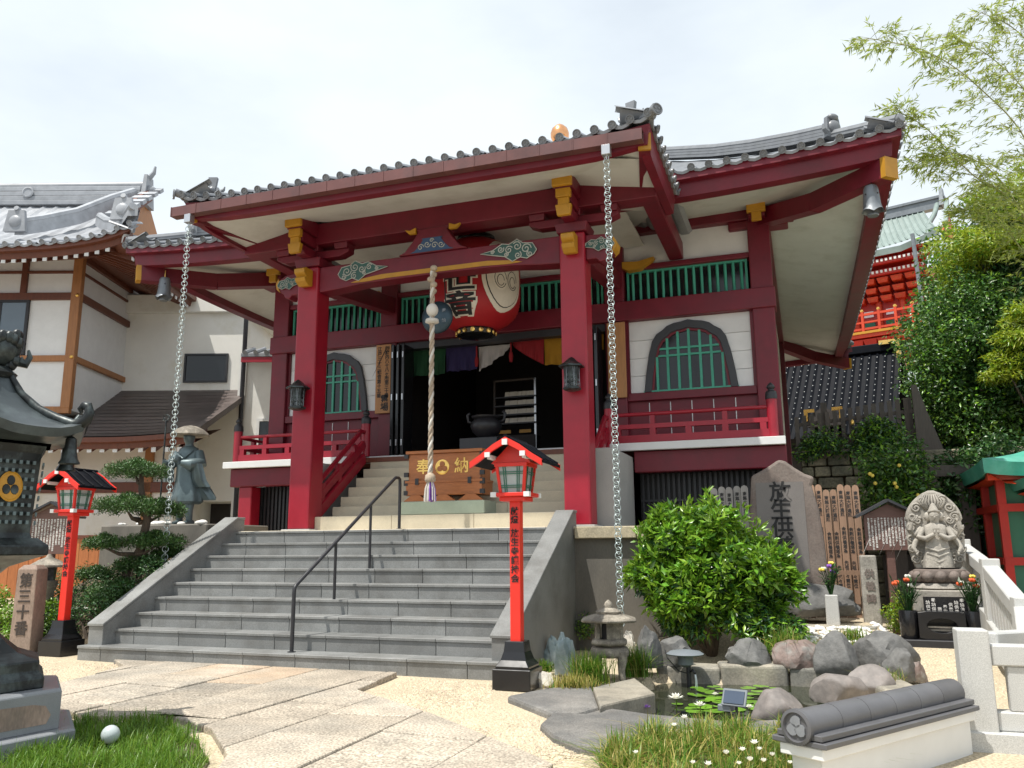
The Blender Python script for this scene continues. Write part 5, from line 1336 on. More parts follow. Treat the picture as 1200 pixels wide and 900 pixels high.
# bronze monk: one continuous lofted figure
def loft(sections, n=28, fold=0.0, seed=0, closed=True):
    rows = []
    for k, (c, rx, ry, fa) in enumerate(sections):
        row = []
        for i in range(n+1):
            a = 2*PI*i/n
            f = 1 + fold*fa*math.sin(a*7+k*0.35+seed)
            row.append((c[0]+rx*f*math.cos(a), c[1]+ry*f*math.sin(a), c[2]))
        rows.append(row)
    b = B().grid(rows)
    m = n+1
    b.add(rows[0][:-1], [tuple(range(n-1, -1, -1))]); b.add(rows[-1][:-1], [tuple(range(n))])
    return b
mo = thing('monk_statue', 'bluish bronze statue of a walking monk in a wide hat holding a ringed staff', 'statue', (-10.12, 11.85, 1.80), YAW-0.25)
bd = loft([((0.02,0,0.36),0.23,0.19,1),((0.03,0,0.40),0.27,0.23,1),((0.03,0,0.52),0.255,0.22,1),((0.02,0,0.68),0.22,0.19,0.8),((0.0,0,0.84),0.195,0.165,0.5),((0,0,0.96),0.20,0.165,0.3),((0,0,1.10),0.215,0.165,0.15),((0,0,1.24),0.215,0.15,0.05),((0,0,1.32),0.17,0.125,0),((0,0,1.37),0.08,0.075,0),((0,-0.01,1.41),0.065,0.068,0),
           ((0,-0.02,1.45),0.082,0.095,0),((0,-0.025,1.52),0.093,0.108,0),((0,-0.02,1.60),0.085,0.10,0),((0,-0.01,1.645),0.04,0.05,0)], 32, 0.075)
bd.sphere((0, -0.13, 1.515), 0.018, 7, 5, (0.9,1.2,1.4))
for sx in (-1, 1):
    bd.sphere((sx*0.092, -0.01, 1.51), 0.025, 7, 5, (0.5,0.9,1.5)); bd.sphere((sx*0.034, -0.118, 1.535), 0.014, 6, 4)
bd.sphere((0, -0.118, 1.475), 0.022, 7, 4, (1.4,0.7,0.5))
# legs and feet, mid-stride
bd.tube([(0.10,-0.02,0.45),(0.11,-0.06,0.25),(0.11,-0.03,0.06)], [0.085,0.07,0.05], 10).tube([(-0.10,0.0,0.45),(-0.13,0.02,0.25),(-0.15,0.07,0.06)], [0.085,0.07,0.05], 10)
bd.tube([(0.11,0.05,0.045),(0.11,-0.06,0.045),(0.11,-0.18,0.028)], [0.05,0.052,0.03], 9).tube([(-0.15,0.13,0.06),(-0.16,0.03,0.045),(-0.18,-0.08,0.028)], [0.045,0.052,0.03], 9)
# sleeves: right arm (image left) to the staff, left arm across the chest
bd.tube([(-0.19,0,1.25),(-0.27,-0.04,1.10),(-0.26,-0.16,1.02),(-0.25,-0.24,1.06)], [0.085,0.10,0.10,0.05], 12)
bd.tube([(0.19,0,1.25),(0.28,-0.05,1.06),(0.18,-0.20,1.02),(0.04,-0.26,1.05)], [0.085,0.11,0.11,0.05], 12)
bd.join(loft([((0.25,-0.12,1.04),0.10,0.09,0.3),((0.28,-0.11,0.90),0.11,0.08,0.8),((0.30,-0.09,0.76),0.12,0.07,1),((0.36,-0.06,0.64),0.13,0.05,1)], 20, 0.16, 1))
bd.join(loft([((-0.26,-0.16,1.02),0.08,0.08,0.3),((-0.27,-0.14,0.88),0.08,0.07,0.8),((-0.28,-0.12,0.74),0.09,0.05,1)], 20, 0.16, 2))
bd.join(loft([((0.16,0.06,0.78),0.10,0.10,0.4),((0.28,0.05,0.62),0.14,0.09,1),((0.38,0.05,0.47),0.16,0.06,1),((0.42,0.05,0.42),0.12,0.04,1)], 20, 0.18, 3))
# hands with fingers
for hx_, hy_, hz_, dirx in ((-0.255, -0.27, 1.07, 1), (0.0, -0.275, 1.055, -1)):
    bd.sphere((hx_, hy_, hz_), 0.038, 9, 6, (0.9, 0.7, 1.1))
    for k in range(4): bd.tube([(hx_+0.01*dirx, hy_-0.02, hz_+0.026-0.018*k), (hx_-0.022*dirx, hy_-0.05, hz_+0.026-0.018*k), (hx_-0.045*dirx, hy_-0.03, hz_+0.024-0.018*k)], [0.011,0.010,0.008], 6)
    bd.tube([(hx_, hy_, hz_+0.03), (hx_-0.01*dirx, hy_-0.03, hz_+0.055)], [0.012, 0.009], 6)
obj('body', bd, 'bronze', mo, smooth=45)
obj('sash', B().tube([(-0.12,-0.15,1.22),(0.05,-0.19,1.1),(0.2,-0.1,0.95)], 0.022, 7).tube([(0.17,-0.12,1.28),(0.02,-0.2,1.12)], 0.016, 6), 'bronze', mo, smooth=True)
obj('hat', B().lathe([(0.05,1.545),(0.31,1.545),(0.325,1.56),(0.30,1.60),(0.22,1.665),(0.12,1.71),(0.02,1.73)], 32, (0,-0.01,0)), 'lantern_stone', mo, smooth=40)
obj('bowl', B().lathe([(0.03,0),(0.075,0.02),(0.09,0.07),(0.085,0.09)], 16, (-0.04,-0.30,1.06)), 'bronze', mo, smooth=40)
sf = B().tube([(-0.285,-0.305,0.0),(-0.285,-0.30,1.78)], 0.014, 8); sf.join(torus(0.055,0.009), T((-0.285,-0.30,1.84)))
for k in range(4): sf.join(torus(0.025,0.005,10,4), T((-0.285+0.055*math.cos(k*1.57+0.4),-0.30,1.83+0.04*math.sin(k*1.57+0.4))))
obj('staff', sf, 'dark_bronze', mo, smooth=40)
# orange timber fence
fc = thing('timber_fence', 'orange brown timber board fence behind the pine and lime hedge', 'fence', LW(-10.2, 17.2, 0.2), YAW)
for i in range(26):
    x = -2.6+0.2*i
    obj('board', B().box(x+0.004, x+0.196, -0.012, 0.012, 0, 1.42), 'fence_timber', fc)
for x in (-2.6, -1.0, 0.6, 2.2): obj('post', B().box(x-0.06, x+0.06, -0.07, -0.012, 0, 1.5), 'fence_timber', fc)
obj('rail', B().box(-2.6, 2.6, -0.035, 0.03, 1.42, 1.49), 'dark_timber', fc)
# ================================================================== LEFT BUILDING (frame turned with the view)
lb = thing('residence_building', 'two-storey white plaster and timber building with grey tiled roof beside the temple', 'building', LW(-11, 19, 0), YAW)
def LBX(b): return b.xf(T((11, -19, 0)))       # author in (lateral, depth, z)
def lobj(n, b, m, par=lb, **k): return obj(n, LBX(b), m, par, **k)
lobj('bay_wall', B().box(-17, -10.32, 19.06, 24, 4.6, 8.6), 'white_paint')
lobj('ground_floor_wall', B().box(-17, -8.2, 20.3, 24, 0, 4.55), 'cream_plaster')
lobj('rear_wall', B().box(-10.5, -7.15, 21.6, 25, 2.6, 7.62), 'cream_plaster')
lobj('rear_parapet', B().box(-10.5, -6.85, 21.45, 25, 7.62, 8.12), 'cream_plaster', bevel=0.02)
lobj('carport_recess', B().box(-10.3, -7.25, 22.8, 25, 0, 2.6), 'interior')
# timber frame
for n, x0, x1, d0, d1, z0, z1, m in (
    ('corner_post', -10.46, -10.24, 18.96, 19.12, 4.62, 8.5, 'timber'),
    ('beam', -17, -10.25, 18.98, 19.07, 7.24, 7.41, 'dark_timber'), ('beam', -17, -10.3, 19.0, 19.07, 7.90, 7.96, 'dark_timber'),
    ('beam', -17, -10.25, 18.98, 19.07, 5.74, 5.88, 'timber'), ('beam', -17, -10.25, 18.97, 19.10, 4.50, 4.66, 'timber'),
    ('beam', -17, -10.2, 18.97, 19.12, 8.28, 8.55, 'dark_timber'),
    ('beam', -10.33, -10.24, 19.12, 21.6, 7.24, 7.41, 'dark_timber'), ('beam', -10.33, -10.27, 19.1, 21.6, 7.90, 7.96, 'dark_timber'),
    ('beam', -10.33, -10.24, 19.12, 21.6, 5.74, 5.88, 'timber'), ('beam', -10.34, -10.23, 19.1, 21.6, 8.2, 8.5, 'dark_timber'),
    ('post', -11.70, -11.56, 18.98, 19.07, 7.40, 8.3, 'dark_timber'),
    ('beam', -17, -8.2, 20.2, 20.32, 2.75, 3.0, 'dark_timber'), ('beam', -17, -8.2, 20.22, 20.32, 4.3, 4.5, 'dark_timber'),
    ('post', -8.95, -8.75, 20.2, 20.34, 0, 4.6, 'timber'), ('post', -10.9, -10.7, 20.2, 20.34, 0, 4.6, 'dark_timber')):
    lobj(n, B().box(x0, x1, d0, d1, z0, z1), m, bevel=0.008)
for z in (5.83, 7.33): lobj('brass_stud', B().sphere((-10.3, 18.96, z), 0.045, 8, 6), 'gold_metal')
wn = thing_part('window', lb, (-12.3+11, 19.04-19, 6.0))
obj('frame', B().ring([(-1.5,-0.1),(0.85,-0.1),(0.85,1.24),(-1.5,1.24)], [(-1.44,-0.04),(0.79,-0.04),(0.79,1.18),(-1.44,1.18)], -0.05, 0.02, 'y'), 'black_iron', wn)
obj('pane', B().box(-1.44, 0.15, -0.01, 0.0, -0.04, 1.18), 'window_glass', wn); obj('pane', B().box(0.19, 0.79, -0.02, -0.012, -0.04, 1.18), 'window_glass', wn)
obj('mullion', B().box(0.14, 0.2, -0.035, 0.0, -0.04, 1.18), 'black_iron', wn)
wn = thing_part('window', lb, (-8.12+11, 21.58-19, 5.72))
obj('frame', B().ring([(-0.58,0),(0.58,0),(0.58,0.78),(-0.58,0.78)], [(-0.53,0.05),(0.53,0.05),(0.53,0.73),(-0.53,0.73)], -0.04, 0.02, 'y'), 'black_iron', wn)
obj('pane', B().box(-0.53, 0.53, -0.01, 0.0, 0.05, 0.73), 'dark_glass', wn)
# lower shingled lean-to roof
rows = []
for j in range(15):
    s = j/14; row = []
    for i in range(25):
        u = i/24
        l = -14.5 + (7.35)*u + (0.25*s*u); d = 18.5+3.15*s
        row.append((l, d, 3.86+1.66*s**1.1+0.22*max(0, u-0.72)**2*8*(1-s) + 0.012*(j % 2)))
    rows.append(row)
lr_ = lobj('lean_to_roof', B().grid(rows), 'brown_shingle')
for j in range(14):
    s = (j+0.5)/14
    lobj('shingle_row', B().grid([[(-14.5+7.35*u+0.25*s*u, 18.5+3.15*sq, 3.86+1.66*sq**1.1+0.22*max(0, u-0.72)**2*8*(1-sq)+dz) for u in [i/24 for i in range(25)]] for sq, dz in ((s-0.035, 0.035), (s+0.035, 0.028), (s+0.036, 0.0))]), 'brown_shingle', lr_)
lobj('lean_to_eave', B().grid([[(-14.5+7.35*u, 18.5+dd, 3.86+0.22*max(0, u-0.72)**2*8+dz) for u in [i/24 for i in range(25)]] for dd, dz in ((0.0, 0.01), (0.0, -0.1), (0.12, -0.12), (0.14, -0.24), (1.8, 0.3))]), 'dark_timber', lr_)
for i in range(22):
    l = -13.6+0.29*i
    lobj('rafter', B().beam((l, 18.72, 3.62+0.0), (l, 20.2, 4.3), 0.09, 0.10), 'dark_timber', lr_)
    lobj('rafter_end', B().box(l-0.05, l+0.05, 18.665, 18.69, 3.55, 3.66), 'white_paint', lr_)
lobj('verge_board', B().beam((-7.15, 18.5, 3.96), (-6.9, 21.65, 5.5), 0.16, 0.14), 'brown_shingle', lr_)
# main tiled roof: front slope with hip skirt round the corner
mr_ = thing_part('tiled_roof', lb, (0, 0, 8))
def LBR(n, b, m, **k): return obj(n, b.xf(T((11, -19, -8))), m, mr_, **k)
CL, CD = -8.45, 17.45
def ez(l): return 7.95 + 0.42*math.exp(-(CL-l)/0.9) + 0.10*math.exp(-(CL-l)/2.5)
rows = []
for j in range(20):
    s = j/19; d = CD+3.7*s; row = []
    for i in range(25*4+1):
        l = -17 + (CL+17-0.0)*i/100
        lim = CL-1.0*min(1, s*3.7/1.2)*1.0
        l = min(l, CL - s*1.55)
        row.append((l, d, ez(l)*(1-s)+s*10.55-0.25*math.sin(PI*s)+(0.05 if i % 4 == 0 else 0)+0.01*(j % 2)))
    rows.append(row)
o = LBR('tile_field', B().grid(rows), 'roof_tile_pale'); o['kind'] = 'stuff'
rows = []
for j in range(8):
    s = j/7; row = []
    for i in range(33):
        d = CD + 1.5*s + (26-CD-1.5*s)*i/32
        row.append((CL - 1.5*s, d, 8.32-0.3*(1-math.exp(-(d-CD)/0.9))*(1-s) + s*0.95 + (0.04 if i % 2 == 0 else 0)))
    rows.append(row)
o = LBR('tile_field', B().grid(rows), 'roof_tile_pale'); o['kind'] = 'stuff'
RTP = RT.copy(); RTP.materials[0] = M['roof_tile_pale']; PTP = PT.copy(); PTP.materials[0] = M['roof_tile_pale']
for i in range(31):
    l = CL-0.27*i
    link('round_tile', RTP, mr_, mtx=T((l+11, CD-0.05-19, ez(l)+0.02-8)) @ RX(0.36))
    link('pan_tile', PTP, mr_, mtx=T((l-0.135+11, CD-0.05-19, ez(l-0.135)+0.015-8)) @ RX(0.36))
for i in range(14):
    d = CD+0.27*i
    link('round_tile', RTP, mr_, mtx=T((CL+0.05+11, d-19, 8.34-0.3*(1-math.exp(-(d-CD)/0.9))-8)) @ RZ(PI/2) @ RX(0.36))
# ridge stack
for k, (h, w_) in enumerate(((0.0, 0.5), (0.14, 0.42), (0.28, 0.38), (0.42, 0.36))):
    LBR('ridge_course', B().box(-17, -10.0, 21.2-w_/2, 21.2+w_/2, 10.50+h, 10.50+h+0.125), 'roof_tile_pale', bevel=0.01)
LBR('ridge_cap', B().tube([(-17, 21.2, 11.08), (-9.95, 21.2, 11.12)], 0.12, 10), 'roof_tile_pale', smooth=40)
LBR('ridge_ornament', B().cbox((-9.88, 21.2, 10.95), (0.14, 0.62, 0.85), top=0.62).tube([(-9.9,21.2,11.3),(-9.75,21.2,11.5),(-9.72,21.2,11.68)], [0.08,0.06,0.03], 8).sphere((-9.8,21.2,10.95), 0.17, 10, 7), 'roof_tile_pale', smooth=40)
LBR('ridge_disc', B().lathe([(0.001,0),(0.15,0),(0.16,0.02),(0.12,0.03),(0.11,0.015),(0.001,0.015)], 18, cap=False).xf(T((-13.0, 20.98, 10.86)) @ RX(PI/2)), 'roof_tile_pale')
def dridge(name, pts, r, w_, h):
    b = B().tube([Vector(p)+Vector((0,0,h)) for p in pts], r, 8)
    rows = [[(p[0]-w_/2, p[1], p[2]-0.05), (p[0]-w_/2, p[1], p[2]+h), (p[0]+w_/2, p[1], p[2]+h), (p[0]+w_/2, p[1], p[2]-0.05)] for p in pts]
    b.grid(rows); b.add(rows[0], [(0,1,2,3)]); b.add(rows[-1], [(0,1,2,3)])
    return LBR(name, b, 'roof_tile_pale', smooth=35)
dridge('descending_ridge', [(-10.15, 21.0, 10.6), (-10.35, 20.2, 10.05), (-10.75, 19.4, 9.35), (-11.2, 18.75, 8.9), (-11.5, 18.4, 8.68)], 0.10, 0.22, 0.28)
dridge('descending_ridge', [(-9.9, 20.6, 10.2), (-9.7, 19.9, 9.62), (-9.45, 19.2, 9.08)], 0.09, 0.2, 0.14)
dridge('hip_ridge', [(-9.95, 19.0, 9.15), (-9.5, 18.5, 8.82), (-9.05, 18.05, 8.62), (-8.7, 17.7, 8.58), (-8.4, 17.4, 8.72)], 0.10, 0.22, 0.18)
for l, d, z in ((-11.55, 18.32, 8.72), (-8.75, 17.66, 8.72)):
    LBR('ridge_ornament', B().cbox((l, d, z+0.2), (0.5, 0.12, 0.5), top=0.7).lathe([(0.001,0),(0.13,0),(0.14,0.03),(0.10,0.04),(0.001,0.03)], 14, cap=False).xf(T((0,0,0))) if False else B().cbox((l, d, z+0.22), (0.52, 0.12, 0.52), top=0.72).sphere((l, d-0.05, z+0.2), 0.15, 14, 8, (1, 0.35, 1)).tube([(l, d+0.2, z+0.47), (l, d-0.06, z+0.53)], 0.06, 8), 'roof_tile_pale', smooth=40)
# gable end boards and tiles
LBR('gable_wall', B().prism([(19.4, 9.2), (23, 9.2), (21.2, 10.9)], -9.98, -9.92, 'x'), 'timber')
LBR('barge_board', B().beam((-9.82, 19.3, 9.35), (-9.82, 21.2, 10.85), 0.10, 0.30), 'dark_timber')
for k in range(7):
    u = k/6; LBR('verge_tile', B().cbox((-9.72, 19.3+1.9*u, 9.52+1.45*u), (0.46, 0.24, 0.10), rx=0.65), 'roof_tile_pale')
# eave boards, soffit and rafters
LBR('eave_board', B().grid([[(l, CD+(dd if dd < 1 else min(dd, 0.15+(CL-l))), ez(l)+(dz if dd < 1 else -0.26+0.51*min(1, (CL-l)/1.55))) for l in [-17+(CL+17)*i/60 for i in range(61)]] for dd, dz in ((0.0, 0.0), (0.0, -0.12), (0.12, -0.13), (0.15, -0.26), (1.7, 0.25))]), 'dark_timber')
LBR('eave_board', B().grid([[(CL-(dd if dd < 1 else min(dd, 0.15+(d-CD))), d, 8.33-0.3*(1-math.exp(-(d-CD)/0.9))+(dz if dd < 1 else -0.26+0.56*min(1, (d-CD)/1.7))) for d in [CD+0.25*i for i in range(33)]] for dd, dz in ((0.0, 0.0), (0.0, -0.12), (0.12, -0.13), (0.15, -0.26), (1.85, 0.3))]), 'dark_timber')
for i in range(26):
    l = CL-0.55-0.23*i
    LBR('rafter', B().beam((l, CD+0.2, ez(l)-0.27), (l, 19.0, 8.42), 0.09, 0.10), 'dark_timber')
    LBR('rafter_end', B().box(l-0.045, l+0.045, CD+0.16, CD+0.185, ez(l)-0.335, ez(l)-0.235), 'white_paint')
for i in range(16):
    d = CD+0.6+0.25*i; z = 8.33-0.3*(1-math.exp(-(d-CD)/0.9))-0.27
    LBR('rafter', B().beam((CL-0.2, d, z), (max(-10.3, CL-0.2-(d-CD)*0.9), d, z+(8.45-z)*min(1, (d-CD)*0.9/1.65)), 0.09, 0.10), 'dark_timber')
    LBR('rafter_end', B().box(CL-0.185, CL-0.16, d-0.045, d+0.045, z-0.06, z+0.04), 'white_paint')
LBR('corner_rafter', B().beam((CL-0.15, CD+0.15, 8.20), (-10.3, 19.0, 8.5), 0.16, 0.2), 'dark_timber')
LBR('corner_rafter_end', B().beam((CL-0.10, CD+0.10, 8.19), (CL-0.155, CD+0.155, 8.2), 0.17, 0.21), 'white_paint')
# small annex between the building and the hall
ax = thing('annex_wall', 'narrow white annex wall with small window between the two temple buildings', 'annex', LW(-6.15, 21, 0), YAW)
obj('wall', B().box(-0.9, 1.6, 0, 0.2, 0, 6.3), 'plaster', ax)
obj('tiled_eave', B().prism([(-0.5, 6.25), (0.2, 6.5), (0.2, 6.15), (-0.5, 6.17)], -0.7, 1.6, 'x'), 'roof_tile', ax)
for i in range(8): obj('round_tile', B().tube([(-0.6+0.27*i, -0.52, 6.27), (-0.6+0.27*i, 0.2, 6.53)], 0.06, 8), 'roof_tile', ax, smooth=40)
obj('fascia', B().box(-0.7, 1.6, -0.48, -0.42, 6.03, 6.16), 'rail_red', ax)
obj('down_pipe', B().tube([(-0.75, -0.1, 0), (-0.75, -0.1, 7.4)], 0.06, 8), 'black_iron', ax)
wn = thing_part('window', ax, (0.1, -0.02, 3.55)); obj('frame', B().ring([(-0.45,-0.05),(0.45,-0.05),(0.45,1.1),(-0.45,1.1)], [(-0.38,0.02),(0.38,0.02),(0.38,1.03),(-0.38,1.03)], -0.05, 0.02, 'y'), 'white_paint', wn); obj('pane', B().box(-0.38,0.38,-0.01,0.0,0.02,1.03), 'dark_glass', wn)
wn = thing_part('door', ax, (-0.1, -0.02, 1.2)); obj('leaf', B().box(-0.4,0.4,-0.03,0.0,0,1.9), 'plaster', wn); obj('pane', B().box(0.05,0.35,-0.05,-0.03,0.5,1.6), 'dark_glass', wn)
# ================================================================== RIGHT SIDE: monument, boards, statue, fences
import numpy as np
def rock_b(seed, sx, sy, sz, rough=0.26, flat=0.3, sub=4):
    bm = bmesh.new(); bmesh.ops.create_icosphere(bm, subdivisions=sub, radius=1.0)
    off = Vector((seed*3.1, seed*1.7, seed*0.9))
    for v in bm.verts:
        n = v.co.normalized()
        k = 1 + rough*mnoise.noise(n*1.3+off) + rough*0.6*mnoise.noise(n*2.9+off) + rough*0.28*mnoise.noise(n*6+off) + rough*0.14*mnoise.noise(n*13+off)
        # a few cut planes make it angular
        p = n*k
        for j in range(7):
            d = Vector((math.sin(seed*5+j*2.1), math.cos(seed*3+j*1.3), math.sin(seed+j*2.7)*0.7)).normalized()
            e = p.dot(d)-(0.74+0.10*math.sin(seed*7+j))
            if e > 0: p -= d*e*0.88
        v.co = Vector((p.x*sx, p.y*sy, p.z*sz))
        if v.co.z < -sz*flat: v.co.z = -sz*flat
    me = bpy.data.meshes.new('rock'); bm.to_mesh(me); bm.free()
    me.polygons.foreach_set('use_smooth', [True]*len(me.polygons))
    try: me.set_sharp_from_angle(angle=math.radians(32))
    except Exception: pass
    return me
def rock(name, px, py, wpx, hpx, m, label, z=0.03, seed=1, rough=0.22, depth=0.9, lean=0.0, cat='rock'):
    p = onZ(px, py, z); d = p.dot(HD) + wpx/F_PX*p.dot(HD)*0.35*depth; s = d/F_PX
    w_, h_ = wpx*s, hpx*s
    me = rock_b(seed, w_/2*1.08, w_/2*depth, h_/1.22, rough)
    me.materials.append(M[m])
    q = LW((p.dot(HX))*d/p.dot(HD), d, z + h_/1.22*0.24)
    o = link(name, me, None, loc=q); o.rotation_euler = (0, lean, YAW)
    return tag(o, label, cat)
# memorial stone with inscription
mn = thing('memorial_stone', 'brown upright memorial stone with pointed top and carved calligraphy beside the round bush', 'memorial stone', (-0.28, 12.75, 0.36))
out = [(-0.58,0.45),(0.52,0.45),(0.50,1.05),(0.46,1.5),(0.38,1.86),(0.43,1.98),(0.30,2.03),(0.17,2.12),(0.05,2.22),(-0.04,2.25),(-0.16,2.17),(-0.28,2.10),(-0.44,2.02),(-0.46,1.8),(-0.52,1.2)]
obj('slab', B().prism(out, -0.15, 0.16, 'y'), 'monument_stone', mn, bevel=0.04, seg=2)
obj('panel', B().prism([(-0.40,0.66),(0.28,0.66),(0.27,1.92),(-0.38,1.92)], -0.156, -0.14, 'y'), 'monument_panel', mn)
writing('letter', '放生供養塔', 0.30, 'ink', mn, T((-0.05, -0.160, 1.25)), line=0.86, offset=0.006, extrude=0.003)
me = rock_b(11, 0.80, 0.42, 0.36, 0.18); me.materials.append(M['rock_grey'])
o = link('boulder_base', me, mn, mtx=T((0.12, -0.05, 0.18)))
# grave boards: two sets of slender boards
def stupa_set(x0, y, z, n, step, ht, m, label, grp, tm='ink', seed=0, tilt=0.10):
    R_ = random.Random(seed)
    for i in range(n):
        h = ht*R_.uniform(0.97, 1.02)
        t = thing('stupa_board', label, 'wooden board', (x0+step*i, y+0.05*(i % 2), z), group=grp)
        w_ = step*0.46
        bd_ = obj('board', B().prism([(-w_,0),(w_,0),(w_,h-0.05),(w_*0.7,h-0.015),(0,h),(-w_*0.7,h-0.015),(-w_,h-0.05)], -0.012, 0.012, 'y'), m, t, mtx=RX(-tilt))
        for zz, s in ((h-0.30, '南無大師遍照'), (h-0.85, '金剛供養塔為'), (h-1.35, '先祖代々霊位')):
            if zz > 0.2: writing('letter', s, 0.066, tm, bd_, T((0, -0.0135, zz)), line=1.0, offset=0.0015, extrude=0.001, sx=0.9)
stupa_set(0.10, 13.55, 0.34, 7, 0.105, 1.95, 'stupa_timber', 'tall brown grave board with ink writing leaning behind the memorial stone', 'brown grave boards beside the memorial stone', seed=2)
stupa_set(-1.33, 13.30, 0.90, 5, 0.115, 1.40, 'stupa_grey', 'pale grey grave board with ink writing standing between bush and memorial stone', 'grey grave boards above the bush', seed=3, tilt=0.02)
bc = thing('board_rack', 'low timber rack holding the brown grave boards', 'rack', (0.42, 13.42, 0.34))
obj('rail', B().box(-0.45, 0.45, -0.03, 0.02, 0.62, 0.68), 'stupa_timber', bc); 
for x in (-0.42, 0.42): obj('post', B().box(x-0.03, x+0.03, -0.02, 0.04, 0, 0.66), 'stupa_timber', bc)
stl = thing('stone_pillar', 'short rough inscribed stone pillar beside the brown grave boards', 'stone pillar', (0.77, 12.9, 0.32))
me = B().cbox((0,0,0.45), (0.23,0.20,0.95), top=0.93); obj('shaft', me, 'statue_stone', stl, bevel=0.02, seg=2)
writing('letter', '供養碑', 0.13, 'monument_stone', stl, T((0, -0.104, 0.5)) @ RX(-0.008), line=1.3, offset=0.003)
# flower vase of stone at the memorial
def bouquet(t, z, r, h, n, cols, seed, leafm='leaf_dark'):
    R_ = random.Random(seed); lv = B()
    for i in range(n):
        a = R_.uniform(0, 2*PI); rr = r*math.sqrt(R_.random()); tip = Vector((rr*math.cos(a), rr*math.sin(a), z+h*R_.uniform(0.5, 1.0)))
        lv.tube([(0,0,z-0.05), tip*0.5+Vector((0,0,z*0.5)), tip], 0.005, 4)
        for k in range(4):
            q = Vector((0,0,z)).lerp(tip, R_.uniform(0.3, 1.0)); d = Vector((R_.uniform(-1,1), R_.uniform(-1,1), R_.uniform(-0.2,0.8))).normalized(); s_ = d.cross(Vector((0,0,1))).normalized()*0.016
            lv.add([q, q+d*0.05+s_, q+d*0.11, q+d*0.05-s_], [(0,1,2),(0,2,3)])
    obj('stems', lv, leafm, t)
    for i, m in enumerate(cols):
        a = i*2.4; rr = r*(0.35+0.5*((i*37) % 10)/10); c = (rr*math.cos(a), rr*math.sin(a), z+h*(0.75+0.3*((i*53) % 10)/10))
        fl = B()
        for k in range(7):
            b = 2*PI*k/7; fl.sphere((c[0]+0.022*math.cos(b), c[1]+0.022*math.sin(b), c[2]+0.008*(k % 2)), 0.019, 6, 4)
        fl.sphere(c, 0.022, 6, 5); obj('flower', fl, m, t, smooth=True)
vs = thing('flower_vase', 'grey square stone flower vase with purple and white flowers before the memorial stone', 'vase', (0.24, 12.2, 0.34))
obj('vase_body', B().cbox((0,0,0.19), (0.17,0.17,0.42), top=0.94), 'white_granite', vs, bevel=0.01)
bouquet(vs, 0.40, 0.13, 0.40, 22, ['petal_purple','petal_white','petal_purple','petal_yellow','petal_yellow'], 4)
lo = thing('offering_stone', 'low grey stone offering block at the foot of the memorial stone', 'stone block', (-0.55, 12.15, 0.32)); obj('block', B().box(-0.32,0.10,-0.1,0.12,0,0.30), 'granite_grey', lo, bevel=0.012); obj('step', B().box(-0.4,0.2,-0.25,-0.1,0,0.08), 'granite_grey', lo, bevel=0.012)
pv = obj('stone_kerb', B().box(-0.9, 0.75, 11.85, 12.0, 0.2, 0.37), 'rim_stone', None, bevel=0.02); tag(pv, 'long low stone kerb in front of the memorial stone', 'kerb')
# white pebbles
pb_ = B(); R_ = random.Random(9)
for i in range(420):
    x = R_.uniform(-0.9, 1.05); y = R_.uniform(11.05, 11.85) if x < 0.7 else R_.uniform(11.1, 12.9); s = R_.uniform(0.022, 0.045)
    pb_.sphere((x, y, gz(x, y)+s*0.4), s, 6, 4, (R_.uniform(0.8,1.3), R_.uniform(0.8,1.3), 0.7))
tag(obj('white_pebbles', pb_, 'pebble_white', None, smooth=True), 'bed of white pebbles in front of the memorial stone', 'pebbles', kind='stuff')
notice_board((1.10, 13.3, 0.25), 0.12, 0.66, 0.50, 1.06, 'brown roofed notice board with white writing behind the carved deity statue', 'dark_slate', 13, seed=8)
# carved stone deity
kn = thing('deity_statue', 'grey stone six-armed deity carved before a flame-shaped halo on a lotus base', 'statue', (1.60, 12.45, 0.15), -0.05)
def mandorla(w_, z0, z1, n=30):
    pts = []
    for i in range(n+1):
        t = i/n; z = z0+(z1-z0)*t
        h = w_*(0.60+0.40*math.sin(PI*min(1, t*0.95+0.12))**0.8) if t < 0.62 else w_*math.cos((t-0.62)/0.38*PI/2*0.985)**0.62*1.0
        pts.append((h, z))
    return pts
mh = mandorla(0.345, 0.92, 1.95)
pts = [(-a, z) for a, z in mh] + [(a, z) for a, z in mh[::-1]]
obj('halo', B().prism(pts[::-1], 0.02, 0.14, 'y'), 'statue_stone', kn, bevel=0.03, seg=2)
sw = B(); R_ = random.Random(12)
for sx in (-1, 1):
    for x, z, r, f in ((0.26,1.05,0.06,1),(0.29,1.18,0.055,-1),(0.29,1.32,0.06,1),(0.28,1.46,0.06,-1),(0.25,1.60,0.06,1),(0.20,1.72,0.065,-1),(0.12,1.82,0.06,1),(0.20,1.12,0.05,1),(0.19,1.55,0.05,-1),(0.17,1.0,0.045,1)):
        sw.tube(swirl((sx*x, z), r, 1.6, 20, 'xz', f*sx, 0.012, 0.5), [0.016]*21, 6)
for k in range(9):
    a = (k-4)*0.16; sw.tube([(0.10*math.sin(a)*1.4, 0.012, 1.70), (0.16*math.sin(a)*1.6, 0.006, 1.80), (0.12*math.sin(a)*1.2, 0.012, 1.90)], [0.02, 0.016, 0.008], 6)
obj('halo_relief', sw, 'statue_stone', kn, smooth=True)
